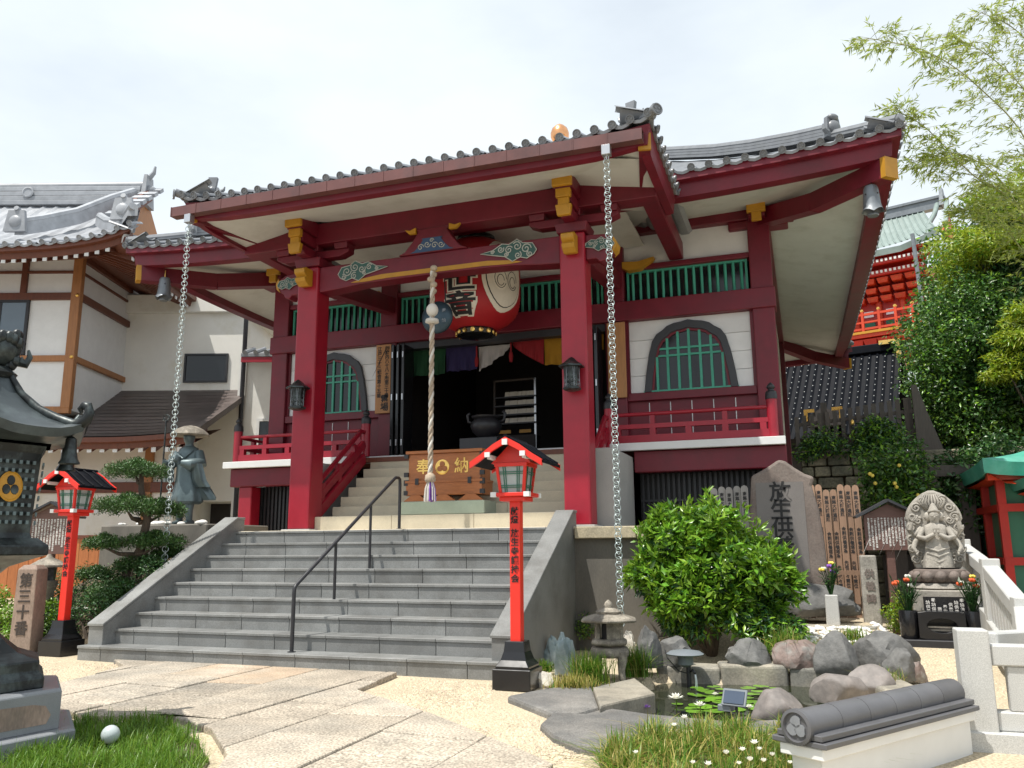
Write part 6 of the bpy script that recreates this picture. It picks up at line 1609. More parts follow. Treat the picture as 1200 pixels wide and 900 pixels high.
fb = loft([((0,-0.06,0.94),0.19,0.12,0.6),((0,-0.06,1.04),0.175,0.115,0.8),((0,-0.06,1.14),0.15,0.11,0.7),((0,-0.06,1.24),0.14,0.10,0.4),((0,-0.06,1.32),0.125,0.09,0.1),((0,-0.06,1.42),0.145,0.095,0),((0,-0.06,1.48),0.13,0.085,0),((0,-0.06,1.515),0.06,0.06,0),((0,-0.07,1.545),0.055,0.06,0),((0,-0.075,1.59),0.072,0.08,0),((0,-0.07,1.64),0.066,0.075,0),((0,-0.06,1.69),0.06,0.06,0),((0,-0.06,1.745),0.035,0.035,0)], 30, 0.05)
for sx in (-1, 1):
    fb.sphere((sx*0.075, -0.05, 1.60), 0.055, 10, 8, (0.85, 1, 1.15)); fb.sphere((sx*0.12, -0.09, 1.592), 0.012, 6, 4)
    fb.sphere((sx*0.026, -0.148, 1.605), 0.011, 6, 4, (1.4, 0.6, 0.6)); fb.sphere((sx*0.07, -0.06, 1.575), 0.02, 6, 5, (0.5, 0.8, 1.6))
    # praying arms, outer arms and raised arms
    fb.tube([(sx*0.14,-0.06,1.45),(sx*0.20,-0.10,1.33),(sx*0.12,-0.17,1.31),(sx*0.025,-0.19,1.37)], [0.042,0.045,0.04,0.026], 9)
    fb.tube([(sx*0.15,-0.03,1.45),(sx*0.26,-0.03,1.36),(sx*0.30,-0.06,1.44),(sx*0.27,-0.08,1.53)], [0.04,0.042,0.034,0.022], 9)
    fb.tube([(sx*0.14,-0.02,1.42),(sx*0.24,-0.03,1.28),(sx*0.28,-0.06,1.20),(sx*0.25,-0.08,1.14)], [0.038,0.04,0.032,0.022], 9)
    for hx_, hy_, hz_ in ((0.02,-0.20,1.40),(0.265,-0.085,1.555),(0.245,-0.085,1.12)):
        fb.sphere((sx*hx_, hy_, hz_), 0.022, 7, 5, (0.8,0.7,1.2))
        for k in range(4): fb.tube([(sx*hx_+(k-1.5)*0.010, hy_-0.004, hz_+0.01), (sx*hx_+(k-1.5)*0.011, hy_-0.006, hz_+0.045)], [0.006,0.005], 5)
        fb.tube([(sx*hx_, hy_, hz_), (sx*hx_+0.022, hy_-0.01, hz_+0.02)], [0.007,0.005], 5)
fb.sphere((0, -0.158, 1.588), 0.013, 6, 5, (0.8,1,1.3)); fb.sphere((0, -0.146, 1.566), 0.014, 6, 4, (1.3,0.6,0.5))
for k in range(4): fb.tube([(-0.14+0.01*k,-0.13,1.20-0.07*k),(0,-0.18,1.15-0.07*k),(0.14-0.01*k,-0.13,1.20-0.07*k)], 0.014, 6)
obj('figure', fb, 'statue_stone', kn, smooth=45)
obj('headdress', B().sphere((0,-0.06,1.72), 0.04, 9, 7, (1,1,1.5)).tube([(-0.07,-0.10,1.66),(0,-0.13,1.68),(0.07,-0.10,1.66)], 0.02, 7), 'statue_stone', kn, smooth=True)
lt = obj('lotus_base', B().lathe([(0.24,0.74),(0.30,0.78),(0.33,0.86),(0.31,0.91),(0.28,0.92)], 28, sy=0.72), 'monument_stone', kn, smooth=40)
for k in range(12):
    a = 2*PI*k/12; obj('petal', B().sphere((0.30*math.cos(a), 0.215*math.sin(a), 0.83), 0.085, 10, 8, (0.9,0.8,0.85)), 'monument_stone', lt, smooth=True)
obj('round_step', B().lathe([(0.30,0.66),(0.34,0.68),(0.30,0.74)], 24, sy=0.75), 'statue_stone', kn, smooth=40)
bs = obj('plinth', B().box(-0.36, 0.36, -0.28, 0.26, 0.0, 0.66), 'statue_stone', kn, bevel=0.012)
pn = obj('name_panel', B().box(-0.24, 0.26, -0.284, -0.278, 0.14, 0.58), 'black_lacquer', bs)
for i in range(7): writing('letter', '奉納供養施主'[i % 5:] + '会', 0.05, 'white_ink', pn, T((0.20-0.065*i, -0.286, 0.37)), line=1.1, offset=0.0008, extrude=0.001)
st_ = obj('stone_tray', B().box(-0.62, 0.56, -0.72, -0.28, -0.05, 0.08), 'black_iron', None, bevel=0.008, mtx=T((1.58, 12.45, 0.15)) @ RZ(-0.05))
tag(st_, 'flat black stone slab in front of the deity statue', 'stone slab')
ic = thing('incense_box', 'black stone incense box with wide oval opening before the deity statue', 'incense box', (1.50, 11.95, 0.23), -0.05)
ov = [(0.18*math.cos(t)*(1 if abs(math.cos(t)) < 0.7 else 0.94), 0.17+0.085*math.sin(t)) for t in [2*PI*k/24 for k in range(24)]]
sq = []
for k in range(24):
    t = 2*PI*k/24; c, s = math.cos(t), math.sin(t); f = 1/max(abs(c)/0.265, abs(s)/0.17); sq.append((c*f, 0.17+s*f))
obj('casing', B().ring(sq, ov, -0.14, 0.12, 'y'), 'black_lacquer', ic, bevel=0.004)
obj('back', B().box(-0.26, 0.26, 0.10, 0.118, 0.01, 0.33), 'black_lacquer', ic)
obj('rack', B().box(-0.16, 0.16, -0.08, 0.08, 0.10, 0.125).box(-0.16, 0.16, -0.10, -0.07, 0.14, 0.16), 'statue_stone', ic)
for x, lab, cols, sd in ((1.13, 'black cylindrical vase with white and orange flowers beside the brown notice post', ['petal_white','petal_orange','petal_orange','petal_white','petal_orange'], 5), (1.87, 'black cylindrical vase with orange and white flowers beside the granite fence', ['petal_orange','petal_white','petal_orange','petal_yellow','petal_orange'], 6)):
    v = thing('flower_vase', lab, 'vase', (x, 11.93, 0.23), group='black vases before the deity statue')
    obj('vase_body', B().lathe([(0.095,0),(0.105,0.02),(0.11,0.33),(0.105,0.345),(0.085,0.345),(0.08,0.30)], 20), 'black_lacquer', v, smooth=40)
    bouquet(v, 0.33, 0.17, 0.42, 30, cols, sd)
# granite fence: front section and the rising run beside the steps
def gpost(par, x, y, z0, z1, w_=0.17):
    obj('post', B().box(x-w_/2, x+w_/2, y-w_/2, y+w_/2, z0, z1), 'white_granite', par, bevel=0.01, seg=2)
gf = thing('granite_fence', 'pale granite fence with square posts beside the low white tile-capped wall', 'fence', (1.05, 6.8, 0), world=True)
gpost(gf, 1.04, 6.86, -0.05, 0.80, 0.20)
obj('kerb', B().box(0.93, 2.6, 6.74, 7.0, -0.05, 0.13), 'white_granite', gf, bevel=0.01)
obj('rail', B().box(1.14, 2.6, 6.79, 6.93, 0.56, 0.70), 'white_granite', gf, bevel=0.01)
obj('lower_rail', B().box(1.14, 2.6, 6.80, 6.92, 0.13, 0.26), 'white_granite', gf, bevel=0.01)
for x in (1.30, 1.55, 1.80, 2.05): obj('baluster', B().box(x-0.065, x+0.065, 6.81, 6.91, 0.26, 0.56), 'white_granite', gf, bevel=0.008)
gr = thing('granite_balustrade', 'pale granite balustrade rising in sloped sections past the deity statue', 'fence', (1.9, 10.5, 0), world=True)
run = [(1.62, 7.9, 0.62), (1.86, 9.15, 0.84), (1.99, 11.28, 1.16), (2.14, 13.95, 1.40)]
gpost(gr, run[0][0], run[0][1], 0.0, run[0][2], 0.19)
for (x, y, z) in run[1:]: gpost(gr, x, y, 0.0, z+0.06, 0.19)
gpost(gr, 2.22, 14.4, 0.0, 1.38, 0.16); gpost(gr, 2.10, 14.8, 0.0, 1.52, 0.2)
for (a, b) in zip(run[:-1], run[1:]):
    a, b = Vector(a), Vector(b); dz = Vector((0,0,-0.08))
    obj('rail', B().beam(a+dz, b+dz, 0.17, 0.15), 'white_granite', gr, bevel=0.01)
    obj('kerb', B().beam(Vector((a.x,a.y,a.z-0.72)), Vector((b.x,b.y,b.z-0.78)), 0.2, 0.3), 'white_granite', gr, bevel=0.01)
    n = int((b-a).length/0.20)
    for i in range(1, n):
        c = a.lerp(b, i/n); obj('baluster', B().box(c.x-0.05, c.x+0.05, c.y-0.05, c.y+0.05, c.z-0.66, c.z-0.13), 'white_granite', gr)
obj('top_rail', B().beam((1.14, 6.95, 0.70), (1.62, 7.9, 0.64), 0.17, 0.14), 'white_granite', gr, bevel=0.01)
# low white wall with tile cap
WA, WB = Vector((-0.12, 5.24, 0)), Vector((0.87, 6.74, 0)); wl = (WB-WA).length; wa = math.atan2((WB-WA).y, (WB-WA).x)
lw = thing('garden_wall', 'low white wall capped with dark grey roll tiles and round crest end tile', 'wall', WA, wa)
obj('wall_body', B().box(0.05, wl, -0.10, 0.10, -0.05, 0.22), 'white_paint', lw, bevel=0.006)
obj('cornice', B().box(0.0, wl, -0.14, 0.14, 0.22, 0.285), 'white_paint', lw, bevel=0.006)
obj('tile_course', B().box(-0.02, wl, -0.175, 0.175, 0.288, 0.318), 'tile_cap', lw, bevel=0.004)
obj('tile_course', B().box(-0.01, wl, -0.145, 0.145, 0.322, 0.355), 'tile_cap', lw, bevel=0.004)
for i in range(6):
    a, b = wl*i/6, wl*(i+1)/6-0.003
    obj('roll_tile', B().tube([(a, 0, 0.385), (a+0.012, 0, 0.385), (b, 0, 0.385)], [0.0905, 0.0915, 0.0895], 20), 'tile_cap', lw, smooth=40)
dsc = obj('end_tile', B().lathe([(0.001,0),(0.092,0),(0.098,0.006),(0.098,0.035),(0.080,0.04),(0.074,0.024),(0.001,0.024)], 28, cap=False).xf(T((0.0, 0, 0.385)) @ RY(-PI/2)), 'tile_cap', lw, smooth=35)
for k in range(3):
    a = PI/2+2*PI*k/3
    pet = [(0.030*math.cos(a)+0.033*math.cos(t)*(1+0.15*math.cos(3*t)), 0.030*math.sin(a)+0.033*math.sin(t)) for t in [2*PI*j/12 for j in range(12)]]
    obj('crest_leaf', B().prism([(p, q+0.385) for p, q in pet], -0.034, -0.02, 'x'), 'roof_tile', dsc)
# retaining wall of stones with fence on top
rw = thing('retaining_wall', 'mossy rough stone retaining wall below the dark picket fence', 'retaining wall', (1.0, 18.0, 0), world=True)
R_ = random.Random(21); z = 0.2
obj('backing', B().box(-0.02, 6.5, 18.06, 18.4, -0.1, 3.2), 'soil', rw)
while z < 3.2:
    h = R_.uniform(0.20, 0.30); x = -0.02-R_.uniform(0, 0.3)
    while x < 4.2:
        w_ = R_.uniform(0.25, 0.55)
        a, b = max(x, -0.02), x+w_
        if b-a > 0.1:
            t_ = R_.uniform(0.0, 0.06)
            obj('stone', B().cbox(((a+b)/2, 18.0-t_, z+h/2), (b-a-0.02, 0.22, h-0.02), top=R_.uniform(0.93, 1.0)), 'wall_stone', rw, bevel=0.03, seg=2)
        x += w_
    z += h
obj('coping', B().box(-0.02, 1.35, 17.84, 18.3, 3.22, 3.27), 'rim_stone', rw)
pf = thing('picket_fence', 'weathered dark picket fence above the mossy stone retaining wall', 'fence', (1.0, 18.25, 3.25), world=True)
for i in range(15):
    x = -0.05+0.150*i; h = 0.80+0.13*(x+0.05)
    obj('picket', B().box(x-0.042, x+0.042, 18.22, 18.25, 3.22, 3.22+h), 'weathered_timber', pf)
for z in (3.45, 3.85): obj('rail', B().beam((-0.1, 18.28, z), (2.2, 18.28, z+0.18), 0.05, 0.07), 'weathered_timber', pf)
for x in (0.5, 2.1): obj('post', B().box(x-0.06, x+0.06, 18.26, 18.38, 3.2, 4.3), 'weathered_timber', pf)
obj('end_board', B().prism([(2.15,3.15),(2.62,3.15),(2.40,3.9),(2.24,4.5),(2.15,4.5)], 17.93, 18.05, 'y'), 'weathered_timber', pf)
fl_ = thing('garden_lamp', 'small gilded garden lamp on a dark post before the picket fence', 'lamp', (1.02, 18.1, 3.25)); obj('post', B().tube([(0,0,0),(0,0,0.54)], 0.025, 8), 'black_iron', fl_); obj('lamp_head', B().lathe([(0.02,0.52),(0.04,0.55),(0.035,0.61),(0.012,0.64)], 10), 'gold_metal', fl_, smooth=40); obj('panel', B().box(-0.03,0.03,-0.03,-0.02,0.2,0.42), 'gold_paint', fl_)
# dark roofed building behind
db = thing('dark_roofed_building', 'building with black tiled roof and gilded corner fittings below the red gate', 'building', LW(lat(1062, 402, 30).x+0.3, 31, 0), YAW-math.radians(33))
l0, l1 = -8.5, 0.0
zt, ze = 8.75, 5.2
rows = []
nn = 30
for j in range(13):
    s = j/12; rows.append([(l0+(l1-l0)*i/(nn*4), -3.2*(1-s), ze+(zt-ze)*s**1.08+(0.09 if i % 4 == 0 else 0)) for i in range(nn*4+1)])
rf = obj('roof', B().grid(rows), 'black_roof', db)
wd = B()
for i in range(nn+1):
    for j in range(0, 15, 1):
        s = (j+0.5)/15; x = l0+(l1-l0)*i/nn
        wd.box(x-0.014, x+0.014, -3.2*(1-s)-0.02, -3.2*(1-s), ze+(zt-ze)*s**1.08+0.085, ze+(zt-ze)*s**1.08+0.112)
tag(obj('nail_covers', wd, 'white_paint', rf), kind='stuff')
obj('ridge', B().box(l0, l1+0.2, -0.2, 0.3, zt-0.05, zt+0.28), 'black_roof', db, bevel=0.03)
obj('wall', B().box(l0+0.5, l1-0.6, -2.2, 2, 0, ze+0.8), 'interior', db)
obj('back_slope', B().grid([[(l0, 0, zt), (l1, 0, zt)], [(l0, 3.2, ze), (l1, 3.2, ze)]]), 'black_roof', db)
for l, z, sx in ((l1, zt+0.2, -1), (-6.2, zt+0.1, 1)):
    g = B().box(min(l, l+sx*0.75), max(l, l+sx*0.75), -0.36-(2.5 if z < 7 else 0), -0.26-(2.5 if z < 7 else 0), z-0.02, z+0.14)
    g.box(min(l, l+sx*0.16), max(l, l+sx*0.16), -0.365-(2.5 if z < 7 else 0), -0.255-(2.5 if z < 7 else 0), z-0.65, z-0.02)
    obj('gilded_fitting', g, 'gold_metal', db)
# small cusped gable over its door
qg = lat(973, 468, 27.4)
gl = -2.3
gbm = [(-0.9,0),(-0.85,0.35),(-0.45,0.55),(0,0.72),(0.45,0.55),(0.85,0.35),(0.9,0)]
pc = obj('porch_gable', B().prism([(gl+a*0.66, ze+0.35+b*0.95) for a, b in gbm], -3.5, -2.0, 'y'), 'interior', db)
for sx in (-1, 1):
    obj('gilded_fitting', B().box(min(gl+sx*0.30, gl+sx*0.66), max(gl+sx*0.30, gl+sx*0.66), -3.56, -3.5, ze+0.86, ze+0.98).box(gl+sx*0.60-0.06, gl+sx*0.60+0.06, -3.57, -3.5, ze+0.55, ze+0.90), 'gold_metal', pc)
obj('gilded_crest', B().sphere((gl+0.05, -3.54, ze+0.62), 0.13, 10, 8, (1.2, 0.4, 0.9)), 'gold_metal', pc, smooth=True)
# red gate hall far behind
e1 = lat(1096, 280, 43.6).x
rg = thing('vermilion_gate', 'vermilion gate tower with green copper roof beyond the trees', 'gate', LW(e1, 43.2, 8), YAW-math.radians(38))
def R(b): return b.xf(T((-e1, -43.2, -8)))
ga, gb2 = lat(1035, 240, 45), lat(1095, 275, 45)
zr, zee = 20.6, 17.9
rl = lat(1072, 240, 45).x
rows = []
for j in range(12):
    s = j/11
    rows.append([(8+(e1-0.0-s*1.15-8)*i/24, 43.2+2.6*s, zee+(zr-zee)*s**1.25+0.5*((i/24)**8)*(1-s)) for i in range(25)])
rro = obj('roof', R(B().grid(rows)), 'old_copper', rg, smooth=True)
for i in range(50):
    u = i/49; obj('roof_seam', R(B().tube([(8+(e1-s*1.15-8)*u, 43.2+2.6*s, zee+(zr-zee)*s**1.25+0.5*(u**8)*(1-s)+0.03) for s in (0, 0.25, 0.5, 0.75, 1.0)], 0.045, 5)), 'old_copper', rro)
obj('ridge', R(B().box(8, rl+0.1, 45.6, 46.1, zr-0.1, zr+0.45)  .box(8, rl+0.3, 45.5, 46.2, zr+0.45, zr+0.6)), 'bell_metal', rg)
obj('ridge_end', R(B().cbox((rl+0.15, 45.8, zr+0.5), (0.25, 0.8, 1.1), top=0.6)), 'bell_metal', rg)
obj('gable_ridge', R(B().tube([(rl-0.1, 45.6, zr+0.1), (rl-0.2, 45.0, zr-0.7), (e1-0.9, 44.2, zr-1.9), (e1-0.3, 43.6, zee+0.7)], 0.14, 8)), 'old_copper', rg, smooth=True)
obj('gable_wall', R(B().prism([(44.0, zee+0.6), (48, zee+0.6), (46, zr)], rl+0.25, rl+0.35, 'x')), 'orange_red', rg)
obj('side_roof', R(B().grid([[(rl+0.2, 44.2, zee+0.9), (rl+0.2, 49, zee+0.9)], [(e1, 43.2, zee+0.45), (e1, 50, zee+0.3)]])), 'old_copper', rg)
obj('verge', R(B().beam((rl+0.5, 43.9, zee+0.9), (rl+0.35, 45.9, zr+0.25), 0.2, 0.3)), 'old_copper', rg)
obj('eave_band', R(B().grid([[(8, 43.2, zee), (e1-2, 43.2, zee), (e1, 43.2, zee+0.5)], [(8, 43.25, zee-0.35), (e1-2, 43.25, zee-0.35), (e1, 43.25, zee+0.15)]])), 'old_copper', rg)
obj('soffit', R(B().grid([[(8, 43.3, zee-0.35), (e1-0.3, 43.3, zee-0.1)], [(8, 45.5, zee-1.0), (e1-1.5, 45.5, zee-1.0)]])), 'deep_orange_red', rg)
for k, (dy, dz) in enumerate(((0.35, -0.62), (0.75, -1.15))):
    obj('eave_purlin', R(B().box(8, e1-0.6-0.35*k, 43.2+dy, 43.5+dy, zee+dz-0.1, zee+dz+0.2)), 'deep_orange_red', rg)
    for i in range(46):
        l = e1-0.7-0.4*k-0.24*i
        if l > 9: obj('rafter_end', R(B().box(l-0.06, l+0.06, 43.1+dy, 43.2+dy, zee+dz, zee+dz+0.14)), 'white_paint', rg)
wt, wb = zee-1.2, 11.5
obj('wall', R(B().box(8, e1-0.9, 45.4, 47, wb, wt+0.3)), 'deep_orange_red', rg)
R_ = random.Random(5)
for row_, zz in enumerate((wt-0.25, wt-0.75, wt-1.2)):
    for i in range(14):
        l = e1-1.1-0.75*i
        if l > 9: obj('bracket', R(B().cbox((l, 45.2-0.25*(2-row_), zz), (0.5, 0.7, 0.28), top=1.25)), 'orange_red', rg); obj('bracket_face', R(B().cbox((l, 44.83-0.25*(2-row_), zz+0.06), (0.16, 0.05, 0.14))), 'gold_paint', rg)
for i in range(8):
    l = e1-1.3-1.3*i
    obj('column', R(B().tube([(l, 45.3, wb), (l, 45.3, wt-1.3)], 0.17, 10)), 'orange_red', rg, smooth=40)
    obj('wall_panel', R(B().box(l-0.95, l-0.35, 45.33, 45.38, wt-2.1, wt-1.75)), 'white_paint', rg)
    obj('lattice_window', R(B().box(l-1.0, l-0.3, 45.33, 45.37, wt-2.75, wt-2.3)), 'panel_green', rg)
    obj('plaster_panel', R(B().prism([(l-1.0, 12.15), (l-0.3, 12.15), (l-0.45, 12.5), (l-0.85, 12.5)], 44.2, 44.3, 'y')), 'white_paint', rg)
zr0 = 13.55
for z, h in ((zr0, 0.12), (zr0+0.4, 0.10), (zr0+0.85, 0.13)): obj('gallery_rail', R(B().box(8, e1-0.9, 43.95, 44.08, z, z+h)), 'orange_red', rg)
for i in range(9):
    l = e1-0.95-0.9*i
    if l > 9: obj('gallery_post', R(B().box(l-0.07, l+0.07, 43.93, 44.1, zr0-0.1, zr0+1.1)), 'orange_red', rg); obj('post_cap', R(B().sphere((l, 44.0, zr0+1.15), 0.11, 8, 6)), 'gold_metal', rg)
obj('gallery_floor', R(B().box(8, e1-0.8, 43.9, 45.4, zr0-0.45, zr0-0.12)), 'orange_red', rg)
obj('gallery_edge', R(B().box(8, e1-0.75, 43.82, 43.9, zr0-0.24, zr0-0.10)), 'gold_paint', rg)
for i in range(10):
    l = e1-1.2-0.75*i
    if l > 9: obj('lower_bracket', R(B().cbox((l, 44.5, zr0-0.85), (0.5, 1.0, 0.5), top=1.5)), 'deep_orange_red', rg)
obj('lightning_pole', R(B().tube([(e1-1.0, 42.9, 9), (e1-1.25, 42.9, zee+0.4)], 0.11, 8)), 'bell_metal', rg)
# small green-roofed shrine pavilion on the right
sp = thing('shrine_pavilion', 'small red shrine pavilion with curved green roofs behind the granite balustrade', 'shrine', (3.9, 14.6, 0.5), world=True)
def croof(corner, wx, dy, rise, up, thick, nm):
    """curved roof: near-left corner at `corner`, running right (wx) and back (dy)"""
    cx, cy, cz = corner; rows = []
    for j in range(17):
        v = j/16; row = []
        for i in range(17):
            u = i/16
            d_ = min(u, v*0.9, 1.0-v*0.9) if False else min(u*wx, v*dy, (1-v)*dy)
            z = cz + rise*min(1, d_/(dy/2))**0.85 - up*(1-math.exp(-u*wx/0.35))*(1 if v < 0.5 else 1) - up*0.9*(1-math.exp(-v*dy/0.8))
            row.append((cx+u*wx, cy+v*dy, z))
        rows.append(row)
    o = obj(nm, B().grid(rows), 'copper_green', sp)
    md = o.modifiers.new('solid', 'SOLIDIFY'); md.thickness = thick; md.offset = -1
    under = [[(p[0]+0.10, p[1]+0.06 if j < 8 else p[1]-0.06, p[2]-thick-0.03-0.10*(1 if 0 < i else 0)) for i, p in enumerate(r)] for j, r in enumerate(rows)]
    obj('rafter_board', B().grid([[(a[0], a[1], min(a[2], cz-0.02-thick)) for a in r] for r in under]), 'orange_red', o)
    return rows
c1 = onD(1151, 537, 13.0); c2 = onD(1216, 552, 11.6)
croof((c1.x, c1.y, c1.z), 3.2, 4.2, 0.75, 0.10, 0.22, 'upper_roof')
croof((c2.x, c2.y, c2.z), 2.4, 3.0, 0.5, 0.05, 0.15, 'porch_roof')
bx0, by0 = c1.x+0.28, c1.y+0.45
obj('body', B().box(bx0+0.05, bx0+2.6, by0+0.05, by0+3, 0.4, c1.z-0.25), 'panel_green', sp)
for x, y in ((bx0, by0), (bx0+0.42, by0), (bx0+0.9, by0), (bx0, by0+1.2), (bx0, by0+2.4)): obj('post', B().box(x-0.06, x+0.06, y-0.06, y+0.06, 0.35, c1.z-0.15), 'deep_orange_red', sp)
for z in (0.55, 1.12, 1.95): obj('rail', B().box(bx0-0.05, bx0+2.6, by0-0.07, by0+0.04, z-0.06, z+0.06), 'deep_orange_red', sp); obj('rail', B().box(bx0-0.07, bx0+0.04, by0, by0+3, z-0.055, z+0.055), 'deep_orange_red', sp)
obj('eave_beam', B().box(bx0-0.2, bx0+2.8, by0-0.25, by0-0.1, c1.z-0.33, c1.z-0.18), 'orange_red', sp); obj('beam_end', B().box(bx0+0.32, bx0+0.5, by0-0.32, by0-0.25, c1.z-0.34, c1.z-0.17), 'gold_metal', sp)
obj('base', B().box(bx0-0.3, bx0+3, by0-0.4, by0+3.2, 0.1, 0.42), 'concrete', sp)
# dark timber posts in the shade behind the statue
sh = thing('open_shed', 'dark timber shed posts in deep shade behind the deity statue', 'shed', (2.3, 16.8, 0.3), world=True)
for x in (1.55, 2.15, 2.75): obj('post', B().box(x-0.13, x+0.13, 16.9, 17.15, 0.2, 2.7), 'weathered_timber', sh)
obj('beam', B().box(1.35, 3.2, 16.88, 17.1, 2.6, 2.8), 'weathered_timber', sh); obj('back_wall', B().box(1.3, 4.2, 17.3, 17.4, 0.2, 1.2), 'weathered_timber', sh)
# ================================================================== POND AND GARDEN
tag(obj('pond_water', B().prism(POND, -0.30, -0.09, 'z'), 'pond_water'), kind='structure')
pr_ = thing('pond_surround', 'flat grey stones and pale concrete edging around the lily pond', 'pond edge', (-1.0, 8.4, 0), world=True)
def pxpoly(pts, z): return [(onZ(x, y, z).x, onZ(x, y, z).y) for x, y in pts]
obj('flat_stone', B().prism(pxpoly([(594,815),(640,806),(693,803),(702,828),(677,835),(643,834)], 0.06)[::-1], -0.2, 0.06, 'z'), 'rim_dark', pr_, bevel=0.03, seg=2)
obj('flat_stone', B().prism(pxpoly([(633,847),(648,834),(690,836),(727,840),(757,848),(745,862),(722,878),(676,872),(648,860)], 0.06)[::-1], -0.2, 0.06, 'z'), 'rim_dark', pr_, bevel=0.03, seg=2)
obj('flat_stone', B().prism(pxpoly([(695,805),(744,794),(768,812),(740,818),(709,825),(703,828)], 0.08)[::-1], -0.3, 0.08, 'z'), 'rim_stone', pr_, bevel=0.02, seg=2)
obj('flat_stone', B().prism([(-2.05,7.0),(-1.2,6.85),(-0.4,6.9),(0.05,7.3),(-0.15,7.4),(-0.7,7.15),(-1.35,7.25),(-1.7,7.4)], -0.3, 0.03, 'z'), 'rim_dark', pr_, bevel=0.02, seg=2)
far = [(0.55,8.55),(0.42,9.2),(0.34,9.70),(-0.3,9.83),(-1.0,9.70),(-1.70,9.66)]
for a, b in zip(far[:-1], far[1:]):
    a, b = Vector((*a, 0)), Vector((*b, 0)); d = (b-a).normalized(); nrm = Vector((d.y, -d.x, 0))
    if nrm.y < 0 and abs(d.x) > 0.5: nrm = -nrm
    if abs(d.x) <= 0.5: nrm = Vector((1, 0.1, 0))
    n = max(1, int((b-a).length/0.55))
    for i in range(n):
        p, q = a.lerp(b, i/n), a.lerp(b, (i+1)/n); q -= d*0.008
        ht = 0.10+0.02*((i*7) % 3)
        R_ = random.Random(int(p.x*100)); j = lambda: Vector((R_.uniform(-0.03, 0.03), R_.uniform(-0.03, 0.03), 0)); m_ = (p+q)/2
        obj('edge_block', B().prism([(v.x, v.y) for v in (p, p+(q-p)*0.3+j(), p+(q-p)*0.65+j(), q, q+nrm*0.34+j(), m_+nrm*0.38+j(), p+nrm*0.34+j())], -0.35, ht+R_.uniform(-0.015, 0.02), 'z'), 'rim_stone', pr_, bevel=0.035, seg=3)
# rocks
rock('blue_rock', 648, 777, 20, 26, 'rock_blue', 'pale blue angular rock, the smaller of two beside the stair side wall', seed=1, rough=0.4)
rock('blue_rock', 663, 790, 25, 40, 'rock_blue', 'tall pale blue angular rock in front of the stair side wall', seed=2, rough=0.4)
rock('grey_rock', 759, 781, 30, 42, 'rock_grey', 'upright grey rock right behind the stone lantern', seed=3, z=0.1)
rock('grey_rock', 792, 779, 38, 31, 'rock_grey', 'grey rock behind the pond spotlight', seed=4, z=0.1)
rock('grey_rock', 878, 781, 50, 28, 'rock_grey', 'dark grey rock in the shade under the round bush', seed=5, z=0.1)
rock('red_rock', 934, 782, 56, 28, 'rock_red', 'long reddish brown rock on the far pond edge', seed=6, z=0.1, rough=0.14)
rock('grey_rock', 984, 789, 48, 42, 'rock_grey', 'rounded light grey boulder behind the far pond edge', seed=7, z=0.08, rough=0.16)
rock('grey_rock', 1039, 788, 64, 42, 'rock_grey', 'broad dark grey boulder below the deity statue', seed=8, z=0.08)
rock('grey_rock', 1058, 797, 36, 31, 'rock_grey', 'knobbly dark grey rock leaning on the broad dark boulder', seed=9, z=0.05)
rock('brown_rock', 1078, 799, 17, 21, 'rock_red', 'small brown stone on the pale gravel beside the dark boulder', seed=10, z=0.03)
rock('mauve_rock', 1021, 813, 50, 29, 'rock_mauve', 'smooth mauve brown rock behind the low white wall', seed=12, z=0.03, rough=0.08)
rock('mauve_rock', 984, 824, 60, 30, 'rock_mauve', 'smooth mauve rock at the pond edge above the wall tiles', seed=13, z=0.02, rough=0.08)
rock('mauve_rock', 913, 845, 58, 31, 'rock_mauve', 'smooth rounded mauve rock beside the small solar panel', seed=14, z=0.0, rough=0.07)
rock('white_rock', 737, 768, 16, 26, 'rock_white', 'rough whitish rock beside the stone lantern', seed=15, z=0.1, rough=0.4)
rock('white_rock', 637, 806, 24, 15, 'rock_white', 'low rough whitish stone behind the red lamp base', seed=16, z=0.0, rough=0.4)
# yukimi stone lantern
yp = onZ(714, 793, 0.05)
yl = thing('stone_lantern', 'low snow-viewing stone lantern with wide flat roof beside the pond', 'stone lantern', (yp.x, yp.y+0.05, 0.03), 0.2)
for k in range(4):
    a = PI/4+k*PI/2; c, s = math.cos(a), math.sin(a)
    obj('leg', B().tube([(0.17*c,0.17*s,0.27),(0.19*c,0.19*s,0.20),(0.17*c,0.17*s,0.10),(0.18*c,0.18*s,0.0)], [0.06,0.05,0.036,0.036], 8), 'lantern_stone', yl, smooth=45)
n = 24
obj('leg_ring', B().lathe([(0.22,0.22),(0.24,0.26),(0.22,0.31),(0.12,0.33)], 6, rot=PI/6), 'lantern_stone', yl, bevel=0.012)
obj('platform', B().lathe([(0.12,0.32),(0.21,0.345),(0.22,0.375),(0.19,0.40)], 6, rot=PI/6), 'lantern_stone', yl, bevel=0.01)
for k in range(6):
    a = PI/6+PI/3*k; obj('fire_box_post', B().cbox((0.14*math.cos(a), 0.14*math.sin(a), 0.49), (0.045,0.045,0.19), rz=a), 'lantern_stone', yl, bevel=0.006)
    if k % 2: 
        b = PI/3*k; obj('fire_box_panel', B().cbox((0.118*math.cos(b), 0.118*math.sin(b), 0.49), (0.03,0.13,0.19), rz=b), 'lantern_stone', yl)
obj('fire_box_core', B().lathe([(0.09,0.40),(0.09,0.585)], 6, rot=PI/6), 'ink', yl)
obj('flat_roof', B().lathe([(0.13,0.575),(0.32,0.575),(0.335,0.59),(0.33,0.605),(0.19,0.645),(0.12,0.66)], 6, rot=PI/6), 'lantern_stone', yl, bevel=0.008)
